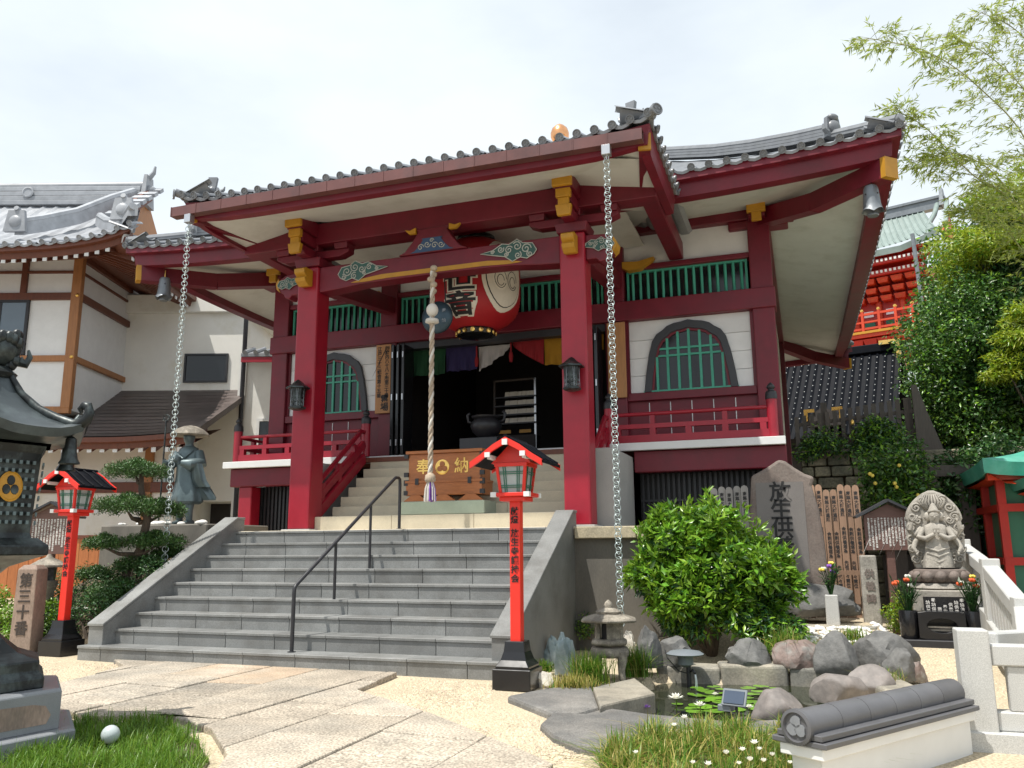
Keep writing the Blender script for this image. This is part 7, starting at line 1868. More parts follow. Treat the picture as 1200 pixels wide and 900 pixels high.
obj('finial', B().lathe([(0.13,0.655),(0.14,0.68),(0.09,0.705),(0.045,0.72),(0.05,0.745),(0.035,0.775),(0.008,0.80)], 16), 'lantern_stone', yl, smooth=40)
# pond spotlight
q = onZ(808, 806, -0.10)
sl = thing('pond_spotlight', 'grey mushroom-shaped garden light with water spout standing in the pond', 'garden light', (q.x, q.y, -0.35))
obj('pole', B().tube([(0,0,0),(0,0,0.50)], 0.026, 10), 'black_iron', sl, smooth=40)
obj('lamp_body', B().lathe([(0.03,0.46),(0.085,0.49),(0.085,0.60)], 16, (-0.03,0,0)), 'grey_plastic', sl, smooth=40)
obj('hood', B().lathe([(0.06,0.60),(0.19,0.59),(0.20,0.60),(0.16,0.625),(0.06,0.64),(0.01,0.645)], 24, (-0.03,0,0)), 'grey_plastic', sl, smooth=40)
obj('cable', B().tube([(0.0,-0.03,0.40),(-0.10,-0.03,0.42),(-0.22,-0.02,0.55),(-0.26,0.1,0.62)], 0.006, 5), 'black_iron', sl)
obj('spout', B().tube([(0.02,-0.02,0.42),(0.05,-0.05,0.44),(0.075,-0.07,0.41)], 0.014, 7), 'black_iron', sl, smooth=True)
obj('water_stream', B().tube([(0.076,-0.072,0.40),(0.085,-0.08,0.34),(0.088,-0.083,0.25)], [0.010,0.013,0.017], 7), 'water_jet', sl, smooth=True)
q = onZ(863, 846, 0.02)
so = thing('solar_panel', 'small dark tilted solar panel standing in the grass by the pond', 'solar panel', (q.x, q.y-0.05, 0.0), -0.3)
obj('stake', B().tube([(0,0.03,-0.1),(0,0.03,0.2)], 0.012, 6), 'black_iron', so)
obj('panel', B().cbox((0,0,0.21), (0.20,0.016,0.135), rx=-0.5), 'grey_plastic', so, bevel=0.004); obj('cell', B().cbox((0,-0.012,0.215), (0.165,0.006,0.10), rx=-0.5), 'solar', so)
obj('housing', B().box(-0.14, -0.03, -0.02, 0.10, 0.10, 0.15), 'grey_plastic', so, bevel=0.006)
# lily pads and flowers
def lily_pad_mesh(seed):
    n = 16; b = B(); vs = [(0,0,0.004)]
    for k in range(n+1):
        a = 0.25+(2*PI-0.5)*k/n; r = 1+0.05*math.sin(seed+k*1.7); vs.append((r*math.cos(a), r*math.sin(a), 0.012+0.05*max(0, math.sin(k*0.8+seed))**4))
    b.add(vs, [(0,k,k+1) for k in range(1, n+1)]); return b.mesh('lily_pad', 'lily_pad')
LP = [lily_pad_mesh(k) for k in range(4)]
pads = []
R_ = random.Random(31)
for (cx, cy, n_, sx_, sy_) in ((862, 818, 26, 46, 14), (830, 828, 10, 40, 8), (742, 832, 5, 14, 4), (715, 835, 3, 10, 3)):
    k = 0; tr = 0
    while k < n_ and tr < 300:
        tr += 1
        p = onZ(cx+R_.uniform(-1, 1)*sx_, cy+R_.uniform(-1, 1)*sy_, -0.08); r = R_.uniform(0.055, 0.105)
        if not inpoly(p.x, p.y, POND) or any((p.x-a)**2+(p.y-b)**2 < (0.75*(r+c))**2 for a, b, c in pads): continue
        pads.append((p.x, p.y, r)); k += 1
        o = link('lily_pad', LP[k % 4], None, mtx=T((p.x, p.y, -0.078+0.004*(k % 4))) @ RZ(R_.uniform(0, 6)) @ RX(R_.uniform(-0.1, 0.12)) @ Matrix.Scale(r, 4))
        tag(o, 'round green water lily pad floating on the pond', 'lily pad', 'lily pads on the pond')
def flower_b(r, n, cup=0.6, rings=2):
    b = B()
    for q_ in range(rings):
        for k in range(n):
            a = 2*PI*(k+0.5*q_)/n; c, s = math.cos(a), math.sin(a); e = cup+0.5*q_
            d = Vector((c*math.cos(e), s*math.cos(e), math.sin(e))); sd = Vector((-s, c, 0))*r*0.22; rr = r*(1-0.2*q_)
            b.add([Vector((0,0,0)), d*rr*0.5+sd+Vector((0,0,0.002)), d*rr, d*rr*0.5-sd+Vector((0,0,0.002))], [(0,1,2),(0,2,3)])
    return b
FW = flower_b(1.0, 9, 0.35, 3).mesh('petals', 'petal_white'); FP = flower_b(1.0, 9, 0.3, 3).mesh('petals', 'petal_purple')
FC = B().lathe([(0.16,0.1),(0.2,0.2),(0.05,0.26)], 8).mesh('centre', 'petal_yellow')
for px, py, r, me_, lab, sh_ in ((792, 818, 0.085, FW, 'large white water lily standing over the pond beside the spotlight', 0.12), (820, 826, 0.065, FW, 'white water lily pair flower between pads and grass', 0.08), (756, 828, 0.055, FP, 'purple water lily near the flat grey stones', 0.06), (878, 828, 0.045, FW, 'small white water lily bud beside the solar panel', 0.12), (838, 813, 0.04, FW, 'small white water lily among the pads', 0.03)):
    p = onZ(px, py, -0.08+sh_)
    t = thing('water_lily', lab, 'flower', (p.x, p.y, -0.09), group='water lilies'); link('petals', me_, t, mtx=T((0,0,sh_)) @ Matrix.Scale(r, 4)); link('centre', FC, t, mtx=T((0,0,sh_)) @ Matrix.Scale(r, 4))
    obj('stem', B().tube([(0,0,-0.1),(0.005,0,sh_)], 0.005, 5), 'grass_green', t)

# ================================================================== VEGETATION
def mesh_np(name, V, Fq, mats, mi=None):
    me = bpy.data.meshes.new(name)
    nv, nf = len(V), len(Fq); k = Fq.shape[1]
    me.vertices.add(nv); me.vertices.foreach_set('co', V.astype(np.float32).ravel())
    me.loops.add(nf*k); me.loops.foreach_set('vertex_index', Fq.astype(np.int32).ravel())
    me.polygons.add(nf); me.polygons.foreach_set('loop_start', np.arange(0, nf*k, k, dtype=np.int32))
    for m in mats: me.materials.append(M[m])
    if mi is not None: me.polygons.foreach_set('material_index', mi.astype(np.int32))
    me.update(calc_edges=True); me.validate(); return me
def unit(a): return a/np.maximum(1e-6, np.linalg.norm(a, axis=1, keepdims=True))
def leaf_mesh(name, clumps, n, ln, wd, mats, seed=0, up=0.5, droop=0.2, shell=(0.72, 1.04), mix=None, outward=0.7, fold=0.35):
    """clumps: (x,y,z,rx,ry,rz); n leaves in all, each a folded diamond"""
    g = np.random.default_rng(seed); C_ = np.array(clumps, float)
    wgt = (C_[:,3]*C_[:,4]+C_[:,4]*C_[:,5]+C_[:,3]*C_[:,5]); ci = g.choice(len(C_), n, p=wgt/wgt.sum())
    d = unit(g.normal(size=(n,3))); rad = g.uniform(shell[0], shell[1], (n,1))
    pos = C_[ci,:3] + d*C_[ci,3:6]*rad
    nor = unit(d*outward + np.array([0,0,up]) + g.normal(size=(n,3))*0.5)
    t = unit(np.cross(nor, g.normal(size=(n,3)))); t = unit(t + d*0.5 - np.array([0,0,droop]))
    s = unit(np.cross(nor, t)); nor = np.cross(t, s)
    L_ = ln*g.uniform(0.65, 1.25, (n,1)); W_ = wd*g.uniform(0.75, 1.2, (n,1))
    a = pos; m_ = pos+t*L_*0.5-nor*W_*fold*0.3; b = pos+t*L_; l_ = pos+t*L_*0.45+s*W_*0.5+nor*W_*fold*0.4; r_ = pos+t*L_*0.45-s*W_*0.5+nor*W_*fold*0.4
    V = np.stack([a, l_, b, r_, m_], 1).reshape(-1,3)
    base_ = (np.arange(n)*5)[:,None]
    Fq = np.concatenate([base_+np.array([0,4,1]), base_+np.array([1,4,2]), base_+np.array([2,4,3]), base_+np.array([3,4,0])], 1).reshape(-1,3)
    mi = None
    if mix is not None: mi = np.repeat((g.random(n) < mix).astype(int), 4)
    return mesh_np(name, V, Fq, mats, mi)
def sub_clumps(c, r, n, rs, seed, flat=1.0, lower=-0.4):
    """many small clumps over an ellipsoid, uneven"""
    R_ = random.Random(seed); out = []
    for i in range(n):
        z = R_.uniform(lower, 1); a = R_.uniform(0, 2*PI); k = math.sqrt(max(0, 1-z*z)); q_ = R_.uniform(0.62, 1.0)
        s = rs*R_.uniform(0.6, 1.35)
        out.append((c[0]+r[0]*k*math.cos(a)*q_, c[1]+r[1]*k*math.sin(a)*q_, c[2]+r[2]*z*q_, s, s, s*flat))
    return out
def limbs(b, root, tips, r0, seed=0, sag=0.15):
    R_ = random.Random(seed)
    for t_ in tips:
        t_ = Vector(t_); root_ = Vector(root); m1 = root_.lerp(t_, 0.35)+Vector((R_.uniform(-.1,.1), R_.uniform(-.1,.1), sag)); m2 = root_.lerp(t_, 0.7)+Vector((R_.uniform(-.1,.1), R_.uniform(-.1,.1), sag*0.6))
        b.tube([root_, m1, m2, t_], [r0, r0*0.7, r0*0.45, r0*0.15], 7)
    return b
# round glossy bush
bp = LW(5.55, 11.2); bush = thing('round_bush', 'large glossy bright green rounded bush in front of the concrete wall', 'bush', (-1.22, 11.0, 0.1))
lobes = [(-0.42,0,1.28,0.46,0.42,0.40),(0.05,0.05,1.42,0.44,0.42,0.40),(0.46,0,1.08,0.42,0.4,0.34),(-0.62,-0.08,0.85,0.38,0.36,0.34),(0.28,-0.25,0.95,0.50,0.4,0.42),(0.74,-0.02,0.80,0.34,0.34,0.32),(-0.15,-0.30,0.72,0.48,0.35,0.40),(0.48,-0.2,0.50,0.40,0.32,0.26),(-0.15,0.1,1.05,0.6,0.4,0.5)]
cl = []
for k_, l_ in enumerate(lobes): cl += sub_clumps(l_[:3], l_[3:], 26, 0.115, 30+k_, 0.9, -0.7)
sh_c = []
for k_, l_ in enumerate(lobes): sh_c += [(c[0], c[1], c[2]+0.05, 0.06, 0.06, 0.14) for c in sub_clumps(l_[:3], (l_[3]*1.22, l_[4]*1.22, l_[5]*1.22), 9, 0.1, 50+k_, 1.0, -0.2)]
link('shoots', leaf_mesh('shoots', sh_c, 2600, 0.125, 0.040, ['leaf_bush', 'leaf_hedge'], 15, 1.0, -0.6, mix=0.35), bush)
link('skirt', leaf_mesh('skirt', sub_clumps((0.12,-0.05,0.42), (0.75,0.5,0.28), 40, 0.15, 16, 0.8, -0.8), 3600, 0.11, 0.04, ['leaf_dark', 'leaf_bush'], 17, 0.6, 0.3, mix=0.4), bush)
link('crown', leaf_mesh('crown', cl, 15000, 0.13, 0.050, ['leaf_bush', 'leaf_tree'], 5, 0.9, -0.15, mix=0.12), bush)
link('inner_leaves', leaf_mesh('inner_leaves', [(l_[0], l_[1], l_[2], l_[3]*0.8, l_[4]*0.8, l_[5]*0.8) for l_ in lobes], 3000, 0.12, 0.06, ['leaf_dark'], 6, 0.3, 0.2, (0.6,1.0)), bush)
link('crown', leaf_mesh('crown', sub_clumps((0.72,-0.25,0.30), (0.42,0.3,0.26), 14, 0.12, 8), 1500, 0.10, 0.036, ['leaf_bush', 'leaf_dark'], 9, 0.8, 0.3, mix=0.5), bush)
obj('stem', limbs(B(), (0,0,-0.05), [(0.5,0.1,1.0),(-0.5,0.05,0.95),(0.1,-0.2,1.1),(-0.2,0.2,1.3),(0.3,0.2,1.4),(-0.75,-0.1,0.8)], 0.06, 1), 'bark', bush, smooth=True)
# cloud-pruned pine
pine = thing('cloud_pine', 'cloud-pruned pine tree with layered needle pads left of the stairs', 'pine tree', LW(-5.75, 12.9, 0.45), YAW)
pads_ = [(160,551,40,17,0.0),(150,592,46,18,-0.25),(190,597,30,16,0.2),(122,636,26,13,-0.2),(182,634,38,15,0.0),(165,662,34,15,0.1),(200,648,24,11,0.2),(140,694,40,20,-0.2),(112,672,22,11,0.1),(178,688,26,13,0.3)]
px0 = LW(-5.75, 12.9)
tips = []
for k, (x, y, w_, h_, dd) in enumerate(pads_):
    d = 12.9+dd; q_ = lat(x, y, d); rr = w_*d/F_PX; rz = h_*d/F_PX
    c = (q_.x+5.75, dd, q_.z-0.45); tips.append((c[0], c[1], c[2]-rz*0.4))
    cl = [(c[0]+rr*0.75*math.cos(a)*f, c[1]+rr*0.7*math.sin(a)*f, c[2]-0.02+rz*0.35*(1-f)+0.02*math.sin(a*5), rr*0.24, rr*0.24, rz*0.5) for f in (0.0, 0.5, 0.95) for a in [2*PI*j/9+k for j in range(9)]]
    link('needle_pad', leaf_mesh('needle_pad', cl, int(7500*rr/0.5), 0.055, 0.014, ['needle'], 50+k, 0.9, -0.35, (0.3, 1.05), outward=0.4), pine)
obj('trunk', B().tube([(0.05,0,-0.4),(0.0,0.05,0.1),(-0.12,0,0.5),(0.06,0.05,0.95),(0.15,0,1.4),(0.02,0,1.85),(0.0,0,2.2)], [0.10,0.09,0.08,0.07,0.06,0.045,0.025], 10), 'bark', pine, smooth=True)
for t_ in tips:
    z = max(0.0, t_[2]-0.12); tb = B().tube([(0.02, 0, z), ((t_[0])*0.5, t_[1]*0.5, t_[2]-0.10), (t_[0], t_[1], t_[2])], [0.045, 0.03, 0.012], 7)
    obj('branch', tb, 'bark', pine, smooth=True)
# low shrubs under the pine and lime hedge on the left
def shrub(name, label, p, r, n, ln, wd, mats, seed, mix=0.3, cat='shrub', grp=None, nsub=22, up=0.7, rs=None, stem='bark'):
    t = thing(name, label, cat, p, group=grp)
    rs = rs or min(r)*0.42
    link('foliage', leaf_mesh('foliage', sub_clumps((0,0,r[2]*0.75), r, nsub, rs, seed, 0.85, -0.6), n, ln, wd, mats, seed, up, 0.1, (0.5, 1.05), mix=mix), t)
    obj('stem', limbs(B(), (0,0,-0.05), [(r[0]*0.5,0,r[2]),(-r[0]*0.5,0.05,r[2]),(0,-r[1]*0.4,r[2]*1.1),(0,r[1]*0.4,r[2]*1.2)], 0.03, seed, 0.03), stem, t)
    return t
for k, (l, d, z, r, lab) in enumerate(((-8.6, 12.6, 0.05, (0.75,0.5,0.48), 'lime green low hedge bush behind the bronze lantern roof and stone marker'), (-7.35, 12.9, 0.1, (0.6,0.45,0.55), 'lime green low hedge bush between the marker stone and red lamp post'), (-6.75, 12.3, 0.0, (0.42,0.35,0.36), 'lime green low hedge bush just right of the red lamp post'))):
    shrub('hedge_bush', lab, LW(l, d, z), r, 4200, 0.055, 0.028, ['leaf_hedge', 'leaf_bush'], 70+k, 0.3, 'hedge', 'lime hedge bushes on the left')
for k, (l, d, z, r, lab) in enumerate(((-6.0, 12.2, 0.15, (0.55,0.42,0.38), 'dark clipped shrub at the foot of the cloud pine'), (-5.55, 12.7, 0.75, (0.5,0.4,0.34), 'dark clipped shrub beside the sloping stair side wall'), (-6.5, 13.2, 0.5, (0.6,0.45,0.42), 'dark shrub under the lowest pads of the pine'))):
    shrub('dark_shrub', lab, LW(l, d, z), r, 3200, 0.05, 0.02, ['leaf_dark', 'needle'], 80+k, 0.4)
for k, (px, py, z, r, lab, mm) in enumerate(((690, 757, 0.05, (0.32,0.25,0.24), 'small olive shrub against the stair side wall behind the stone lantern', ['leaf_hedge','leaf_dark']), (772, 745, 0.1, (0.25,0.2,0.22), 'small olive shrub between the stone lantern and the round bush', ['leaf_hedge','leaf_dark']), (1068, 735, 0.2, (0.20,0.18,0.30), 'lime green shrub left of the deity statue base', ['leaf_hedge','leaf_lime']), (1140, 735, 0.2, (0.22,0.2,0.28), 'lime green shrub between deity statue and granite balustrade', ['leaf_hedge','leaf_lime']))):
    p = onZ(px, py, z)
    if k >= 2: p = Vector((1.12 if k == 2 else 1.93, 12.55, 0.15))
    shrub('olive_shrub' if k < 2 else 'lime_shrub', lab, (p.x, p.y, z), r, 1500, 0.04, 0.022, mm, 90+k, 0.35)
# camellia in front of the retaining wall
cam_t = shrub('camellia_shrub', 'tall glossy dark camellia shrub growing against the mossy stone wall', (1.62, 16.7, 1.35), (0.58,0.45,1.15), 6000, 0.10, 0.046, ['leaf_tree', 'leaf_bush'], 101, 0.25, 'shrub', None, 46, 0.6, 0.26)
shrub('camellia_shrub', 'glossy green shrub growing over the top of the mossy retaining wall', (1.45, 17.75, 3.15), (0.42,0.3,0.36), 2000, 0.10, 0.045, ['leaf_dark', 'leaf_bush'], 102, 0.4, 'shrub', None, 24, 0.7, 0.22)
shrub('camellia_shrub', 'dark leafy shrub growing between red column and picket fence', (0.45, 17.75, 3.15), (0.42,0.3,0.26), 1500, 0.09, 0.04, ['leaf_dark', 'leaf_bush'], 103, 0.3, 'shrub', None, 20, 0.7, 0.2)
fl = B()
for i in range(9):
    R_ = random.Random(i+200); fl.sphere((R_.uniform(-0.5, 0.5), -0.45+R_.uniform(-0.1,0.1), R_.uniform(0.4, 1.6)), 0.035, 6, 5)
obj('flower_buds', fl, 'petal_yellow', cam_t)
# trees on the right
def tree(name, label, p, ht, crown, n, ln, wd, mats, seed, mix=0.25, nsub=70, rs=0.8, trunk=0.2, up=0.5, flat=0.8, lower=-0.7, droop=0.15):
    t = thing(name, label, 'tree', p)
    c, r = crown
    b = B().tube([(0,0,-0.5),(0.05,0.03,ht*0.3),(-0.05,0.0,ht*0.6),(c[0]*0.5,c[1]*0.5,c[2])], [trunk,trunk*0.8,trunk*0.6,trunk*0.3], 10)
    R_ = random.Random(seed)
    limbs(b, (0,0,ht*0.45), [(c[0]+r[0]*0.7*math.cos(a), c[1]+r[1]*0.7*math.sin(a), c[2]+r[2]*R_.uniform(-0.3,0.6)) for a in [2*PI*k/7 for k in range(7)]], trunk*0.5, seed, 0.3)
    obj('trunk', b, 'bark', t, smooth=True)
    link('crown', leaf_mesh('crown', sub_clumps(c, r, nsub, rs, seed, flat, lower), n, ln, wd, mats, seed, up, droop, (0.45, 1.06), mix=mix), t)
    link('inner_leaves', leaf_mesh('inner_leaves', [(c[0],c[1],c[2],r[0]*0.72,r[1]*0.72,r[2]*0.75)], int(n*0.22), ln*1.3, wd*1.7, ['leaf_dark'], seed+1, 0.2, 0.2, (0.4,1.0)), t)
    return t
tree('evergreen_tree', 'big dark evergreen tree rising behind the small green-roofed shrine', LW(12.3, 20.5, 1.0), 7, ((0,0,4.9), (1.9,1.8,3.5)), 30000, 0.13, 0.06, ['leaf_tree', 'leaf_bush'], 301, 0.16, 120, 0.62, 0.28)
tree('evergreen_tree', 'lower dark leafy tree in the shade beside the slanted fence end', LW(10.6, 19.4, 1.5), 4.5, ((0,0,2.2), (0.75,0.9,1.9)), 9000, 0.12, 0.055, ['leaf_dark', 'leaf_tree'], 302, 0.4, 60, 0.45, 0.18)
tree('evergreen_tree', 'dark evergreen tree at the frame edge above the shrine roof', LW(12.4, 18.2, 0.5), 6, ((-0.35,0,3.5), (1.75,1.3,2.7)), 22000, 0.13, 0.06, ['leaf_tree', 'leaf_bush'], 303, 0.2, 80, 0.6, 0.25)
tree('evergreen_tree', 'dense dark evergreen tree standing right behind the slanted fence end', LW(10.75, 18.6, 3.1), 2.5, ((0,0,2.0), (1.5,1.2,2.5)), 26000, 0.11, 0.05, ['leaf_tree', 'leaf_bush'], 311, 0.2, 130, 0.42, 0.2)
shrub('dark_shrub', 'dark leafy shrub mass between the retaining wall and the green-roofed shrine', (3.3, 17.3, 1.2), (1.15,0.4,1.25), 9000, 0.11, 0.05, ['leaf_dark', 'leaf_tree'], 312, 0.4, 'shrub', None, 50, 0.6, 0.34)
tree('evergreen_tree', 'dark evergreen tree filling the gap above the green shrine roof', LW(11.35, 18.3, 3.1), 2.2, ((0,0,1.7), (1.3,1.0,2.3)), 20000, 0.11, 0.05, ['leaf_tree', 'leaf_dark'], 313, 0.35, 110, 0.42, 0.2)
tree('lime_tree', 'yellow-green leafy tree with layered sprays above the dark evergreens', LW(12.35, 19.2, 1.0), 9, ((0,-0.6,7.2), (1.8,1.3,2.0)), 30000, 0.14, 0.036, ['leaf_lime', 'leaf_bush'], 304, 0.18, 70, 0.5, 0.2, 0.5, 0.45, -0.5, 0.35)
tree('lime_tree', 'yellow-green spray of foliage hanging before the big dark evergreen', LW(10.9, 17.0, 0.5), 6.5, ((0.0,0,4.6), (0.85,0.5,1.25)), 8000, 0.13, 0.032, ['leaf_lime', 'leaf_bush'], 305, 0.15, 32, 0.30, 0.08, 0.5, 0.4, -0.4, 0.4)
tree('background_tree', 'tall dark green tree filling the slope between gate tower and frame edge', LW(14.6, 23.5, 2.5), 7, ((0,0,5.2), (2.5,1.8,3.8)), 16000, 0.17, 0.08, ['leaf_tree', 'leaf_bush'], 309, 0.3, 90, 0.75, 0.3)
tree('background_tree', 'dark tree mass behind the picket fence and shrine', LW(15.6, 26, 2.5), 7, ((0,0,4), (2.6,2.0,4.6)), 12000, 0.20, 0.10, ['leaf_tree', 'leaf_dark'], 306, 0.4, 90, 0.9, 0.3)
tree('background_tree', 'green tree top glimpsed between the two temple roofs', LW(-11.2, 36, 0), 9, ((0,0,9.2), (3.0,2.0,2.2)), 6000, 0.22, 0.11, ['leaf_bush', 'leaf_tree'], 307, 0.5, 50, 0.8, 0.3)
# bamboo leaning over the roof corner
bam = thing('bamboo', 'slender leaning bamboo with airy yellow-green leaves over the roof corner', 'bamboo', LW(9.3, 14.6, 0.5))
base_l = Vector((LW(9.3, 14.6).x, LW(9.3, 14.6).y, 0.5))
def bpt(x, y, d): return onD(x, y, d)-base_l
culms = [[(1275,560,14.6),(1245,300,14.3),(1205,170,13.9),(1150,105,13.4),(1090,62,13.0),(1020,45,12.7)],
         [(1290,560,14.8),(1268,250,14.6),(1230,90,14.2),(1190,35,14.0),(1150,15,13.8)],
         [(1265,560,14.4),(1225,320,14.2),(1175,215,13.8),(1120,180,13.5),(1072,190,13.3)],
         [(1300,500,15),(1260,260,14.6),(1215,130,14.2),(1165,70,13.9),(1110,40,13.6)],
         [(1270,520,14.5),(1235,330,14.2),(1190,240,13.8),(1140,205,13.4),(1085,150,13.2),(1050,130,13.0)],
         [(1280,600,14.6),(1240,380,14.3),(1180,270,14.0),(1130,245,13.8)]]
g = np.random.default_rng(77); pos = []; dirs = []
stem = B()
for ci_, cu in enumerate(culms):
    P_ = [bpt(*c) for c in cu]
    # Catmull-style refinement
    fine_ = []
    for i in range(len(P_)-1):
        p0, p1, p2, p3 = P_[max(0,i-1)], P_[i], P_[i+1], P_[min(len(P_)-1,i+2)]
        for k in range(6):
            t = k/6; fine_.append(0.5*((2*p1)+(p2-p0)*t+(2*p0-5*p1+4*p2-p3)*t*t+(3*p1-p0-3*p2+p3)*t**3))
    fine_.append(P_[-1]); nF = len(fine_)
    stem.tube(fine_, [0.014*(1-0.85*i/nF)+0.003 for i in range(nF)], 6)
    for i in range(int(nF*0.30), nF):
        for br in range(6):
            u = i/nF; ln_ = random.uniform(0.35, 0.85)*(1.25-u*0.6)
            a = random.uniform(0, 2*PI); d0 = (fine_[min(nF-1,i+1)]-fine_[i-1]).normalized()
            dv = (d0*0.5+Vector((math.cos(a), math.sin(a), random.uniform(-0.5,0.5)))).normalized()
            tip = fine_[i]+dv*ln_+Vector((0,0,-0.18*ln_)); mid = fine_[i]+dv*ln_*0.5+Vector((0,0,0.03))
            stem.tube([fine_[i], mid, tip], [0.004,0.003,0.0015], 3)
            for k in range(int(14+10*random.random())):
                t = random.uniform(0.25, 1.05); q_ = (fine_[i]*(1-t)+mid*t*0+tip*t) if t > 0.5 else fine_[i].lerp(mid, t*2)
                pos.append(q_); dirs.append((dv*0.7+Vector((random.uniform(-.6,.6), random.uniform(-.6,.6), random.uniform(-0.9,0.2)))).normalized())
obj('culms', stem, 'bamboo_stem', bam, smooth=True)
pos = np.array([tuple(p) for p in pos]); dirs = np.array([tuple(p) for p in dirs]); n = len(pos)
s_ = unit(np.cross(dirs, g.normal(size=(n,3)))); L_ = g.uniform(0.08, 0.16, (n,1)); W_ = g.uniform(0.008, 0.014, (n,1))
V = np.stack([pos, pos+dirs*L_*0.35+s_*W_, pos+dirs*L_, pos+dirs*L_*0.35-s_*W_], 1).reshape(-1,3)
link('leaves', mesh_np('leaves', V, (np.arange(n)*4)[:,None]+np.array([0,1,2,3]), ['leaf_bamboo', 'leaf_lime'], (g.random(n) < 0.3).astype(int)), bam)
# ---------------- grasses
def blades(name, pts, hmin, hmax, wd, mats, seed, lean=0.5, mix=0.3, z=0.0):
    g = np.random.default_rng(seed); n = len(pts); P_ = np.array(pts, float)
    P_ = np.concatenate([P_, np.full((n,1), z)], 1) if P_.shape[1] == 2 else P_
    h = g.uniform(hmin, hmax, (n,1)); a = g.uniform(0, 2*np.pi, (n,1)); d = np.concatenate([np.cos(a), np.sin(a), np.zeros((n,1))], 1)
    ln_ = np.abs(g.normal(0, lean, (n,1))); s = np.concatenate([-np.sin(a), np.cos(a), np.zeros((n,1))], 1)*wd*0.5*g.uniform(0.7,1.3,(n,1))
    U_ = np.array([0,0,1.0]); V = []
    for t, k in ((0,1.0),(0.4,0.9),(0.75,0.6),(1.0,0.08)):
        c = P_+U_*h*(t-0.35*np.minimum(1.4,ln_)*t*t)+d*h*ln_*t*t
        V += [c-s*k, c+s*k]
    V = np.stack(V, 1).reshape(-1,3); b_ = (np.arange(n)*8)[:,None]
    Fq = np.concatenate([b_+np.array([0,1,3,2]), b_+np.array([2,3,5,4]), b_+np.array([4,5,7,6])], 1).reshape(-1,4)
    return mesh_np(name, V, Fq, mats, np.repeat((g.random(n) < mix).astype(int), 3))
def scatter(poly, n, seed, clump=0):
    R_ = random.Random(seed); xs_ = [p[0] for p in poly]; ys_ = [p[1] for p in poly]; out = []; cs = []
    while len(out) < n:
        if clump and (not cs or R_.random() < 1/clump):
            c = (R_.uniform(min(xs_), max(xs_)), R_.uniform(min(ys_), max(ys_)))
            if inpoly(*c, poly): cs = [c]
            else: continue
        p = (R_.gauss(cs[0][0], 0.035), R_.gauss(cs[0][1], 0.035)) if clump else (R_.uniform(min(xs_), max(xs_)), R_.uniform(min(ys_), max(ys_)))
        if inpoly(*p, poly): out.append(p)
    return out
GP = [(-1.45,5.95),(-1.3,6.45),(-0.9,6.72),(-0.35,6.8),(-0.05,6.85),(0.12,6.6),(0.28,6.2),(-0.10,5.55),(-0.35,4.9),(-1.0,4.7),(-1.3,5.3)]
tag(obj('soil_bed', B().prism([(x, y) for x, y in GP], -0.1, 0.012, 'z'), 'soil'), kind='structure')
tag(link('rain_lily_grass', blades('rain_lily_grass', scatter(GP, 7600, 5, 34), 0.09, 0.25, 0.008, ['grass_green','grass_dry'], 5, 1.0, 0.42)), 'mass of green and straw coloured grassy leaves in front of the pond', 'grass', kind='stuff')
GL = [(-5.6,5.65),(-5.1,5.80),(-4.4,5.42),(-3.85,4.90),(-3.5,4.3),(-2.9,3.2),(-5.5,3.0),(-6.2,4.6)]
tag(obj('lawn_bed', B().prism(GL, -0.1, 0.012, 'z'), 'soil'), kind='structure')
tag(link('lawn_grass', blades('lawn_grass', scatter(GL, 24000, 6, 14), 0.05, 0.17, 0.006, ['grass_green','leaf_hedge'], 6, 0.8, 0.35)), 'fresh green short grass beside the bronze lantern base', 'grass', kind='stuff')
def tuft(px, py, rpx, n, h, mats, mix, label, seed, z=0.03, lean=0.6, cat='grass tuft'):
    p = onZ(px, py, z); r = rpx*p.dot(HD)/F_PX; R_ = random.Random(seed)
    pts = [(R_.gauss(0, r*0.45), R_.gauss(0, r*0.3)) for _ in range(n)]
    o = link('grass_tuft', blades('grass_tuft', pts, h*0.6, h*1.15, 0.008, mats, seed, lean, mix), None, loc=(p.x, p.y, z)); tag(o, label, cat)
GG = ['grass_green','grass_dry']
tuft(689, 800, 20, 700, 0.32, GG, 0.15, 'lush green grass tuft left of the stone lantern', 11)
tuft(672, 808, 26, 500, 0.16, GG, 0.8, 'straw coloured grass tuft behind the red lamp base', 12)
tuft(745, 793, 16, 450, 0.34, GG, 0.12, 'tall feathery green tuft right of the stone lantern', 13)
tuft(637, 787, 12, 200, 0.14, GG, 0.1, 'low green tuft at the foot of the blue rocks', 14)
tuft(1000, 768, 20, 220, 0.20, GG, 0.4, 'yellow-green grass tuft between two grey boulders', 15, 0.15)
tuft(958, 768, 14, 160, 0.18, GG, 0.4, 'yellow-green grass tuft above the reddish rock', 16, 0.15)
tuft(1035, 805, 22, 320, 0.20, GG, 0.3, 'green grass tuft in front of the dark boulders', 17, 0.03)
tuft(918, 765, 26, 260, 0.32, GG, 0.35, 'arching grass tuft hanging over the reddish rock', 18, 0.2, 0.9)
tuft(1000, 750, 20, 200, 0.16, GG, 0.3, 'small green tuft among the white pebbles', 19, 0.3)
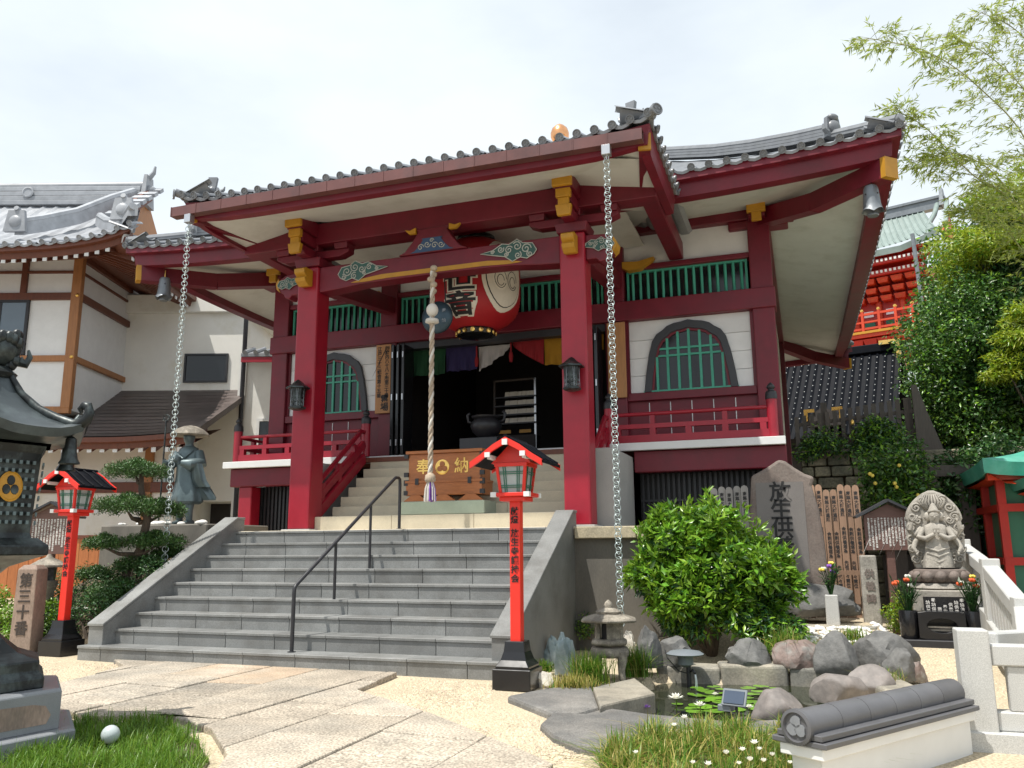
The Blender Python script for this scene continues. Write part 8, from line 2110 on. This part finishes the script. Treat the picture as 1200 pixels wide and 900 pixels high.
# rain lilies: each flower its own thing
RW = flower_b(1.0, 6, 0.65, 2).mesh('petals', 'petal_white')
for k, (px, py) in enumerate(((812,895),(830,897),(884,872),(890,879),(905,886),(879,892),(866,896),(790,851),(802,842),(745,883),(895,893),(851,884),(926,895),(870,880))):
    p = onZ(px, py, 0.24)
    t = thing('rain_lily', 'white star-shaped rain lily flower standing above the pond-side grass', 'flower', (p.x, p.y, 0.0), group='white rain lilies')
    hz = 0.24; link('petals', RW, t, mtx=T((0,0,hz)) @ RX(0.2*math.sin(k)) @ Matrix.Scale(0.025+0.005*(k % 3), 4)); obj('stem', B().tube([(0.01,0,0.0),(0,0,hz)], 0.003, 4), 'grass_green', t); link('centre', FC, t, mtx=T((0,0,hz)) @ Matrix.Scale(0.02, 4))
# glass globe light in the lawn
p = onZ(129, 866, 0.10)
gbt = thing('globe_light', 'small round glass garden light lying in the lawn by the path', 'garden light', (p.x, p.y, 0.0))
obj('globe', B().sphere((0,0,0.13), 0.062, 16, 10), 'pearl_glass', gbt, smooth=True); obj('stake', B().tube([(0,0,-0.05),(0,0,0.08)], 0.014, 6), 'grey_plastic', gbt)

# loose grit over the gravel court
R_ = random.Random(77); grit = B()
court = [(-4.1,7.4),(-3.0,6.5),(-1.75,5.3),(-1.5,5.9),(-1.6,6.6),(-2.3,6.9),(-2.9,7.5),(-3.1,8.5),(-4.2,8.55)]; court2 = [(0.9,9.0),(1.7,9.0),(1.8,11.6),(0.95,11.4),(0.75,10.2)]; court3 = [(-9.4,8.6),(-7.9,8.55),(-7.6,7.6),(-7.5,6.9),(-8.8,7.6)]
for poly, n_ in ((court, 5200), (court2, 1600), (court3, 1500)):
    for (x, y) in scatter(poly, n_, int(n_)):
        s_ = R_.uniform(0.006, 0.014); a = R_.uniform(0, 6); z0 = gz(x, y)-0.003
        pts_ = [(x+s_*math.cos(a+k*1.57)*R_.uniform(0.7,1.3), y+s_*math.sin(a+k*1.57)*R_.uniform(0.7,1.3), z0+0.002) for k in range(4)]
        grit.add(pts_+[(x, y, z0+s_*1.1)], [(0,1,4),(1,2,4),(2,3,4),(3,0,4)])
tag(obj('loose_grit', grit, 'grit', None, fix=False), 'loose pale gravel stones lying over the court', 'gravel', kind='stuff')
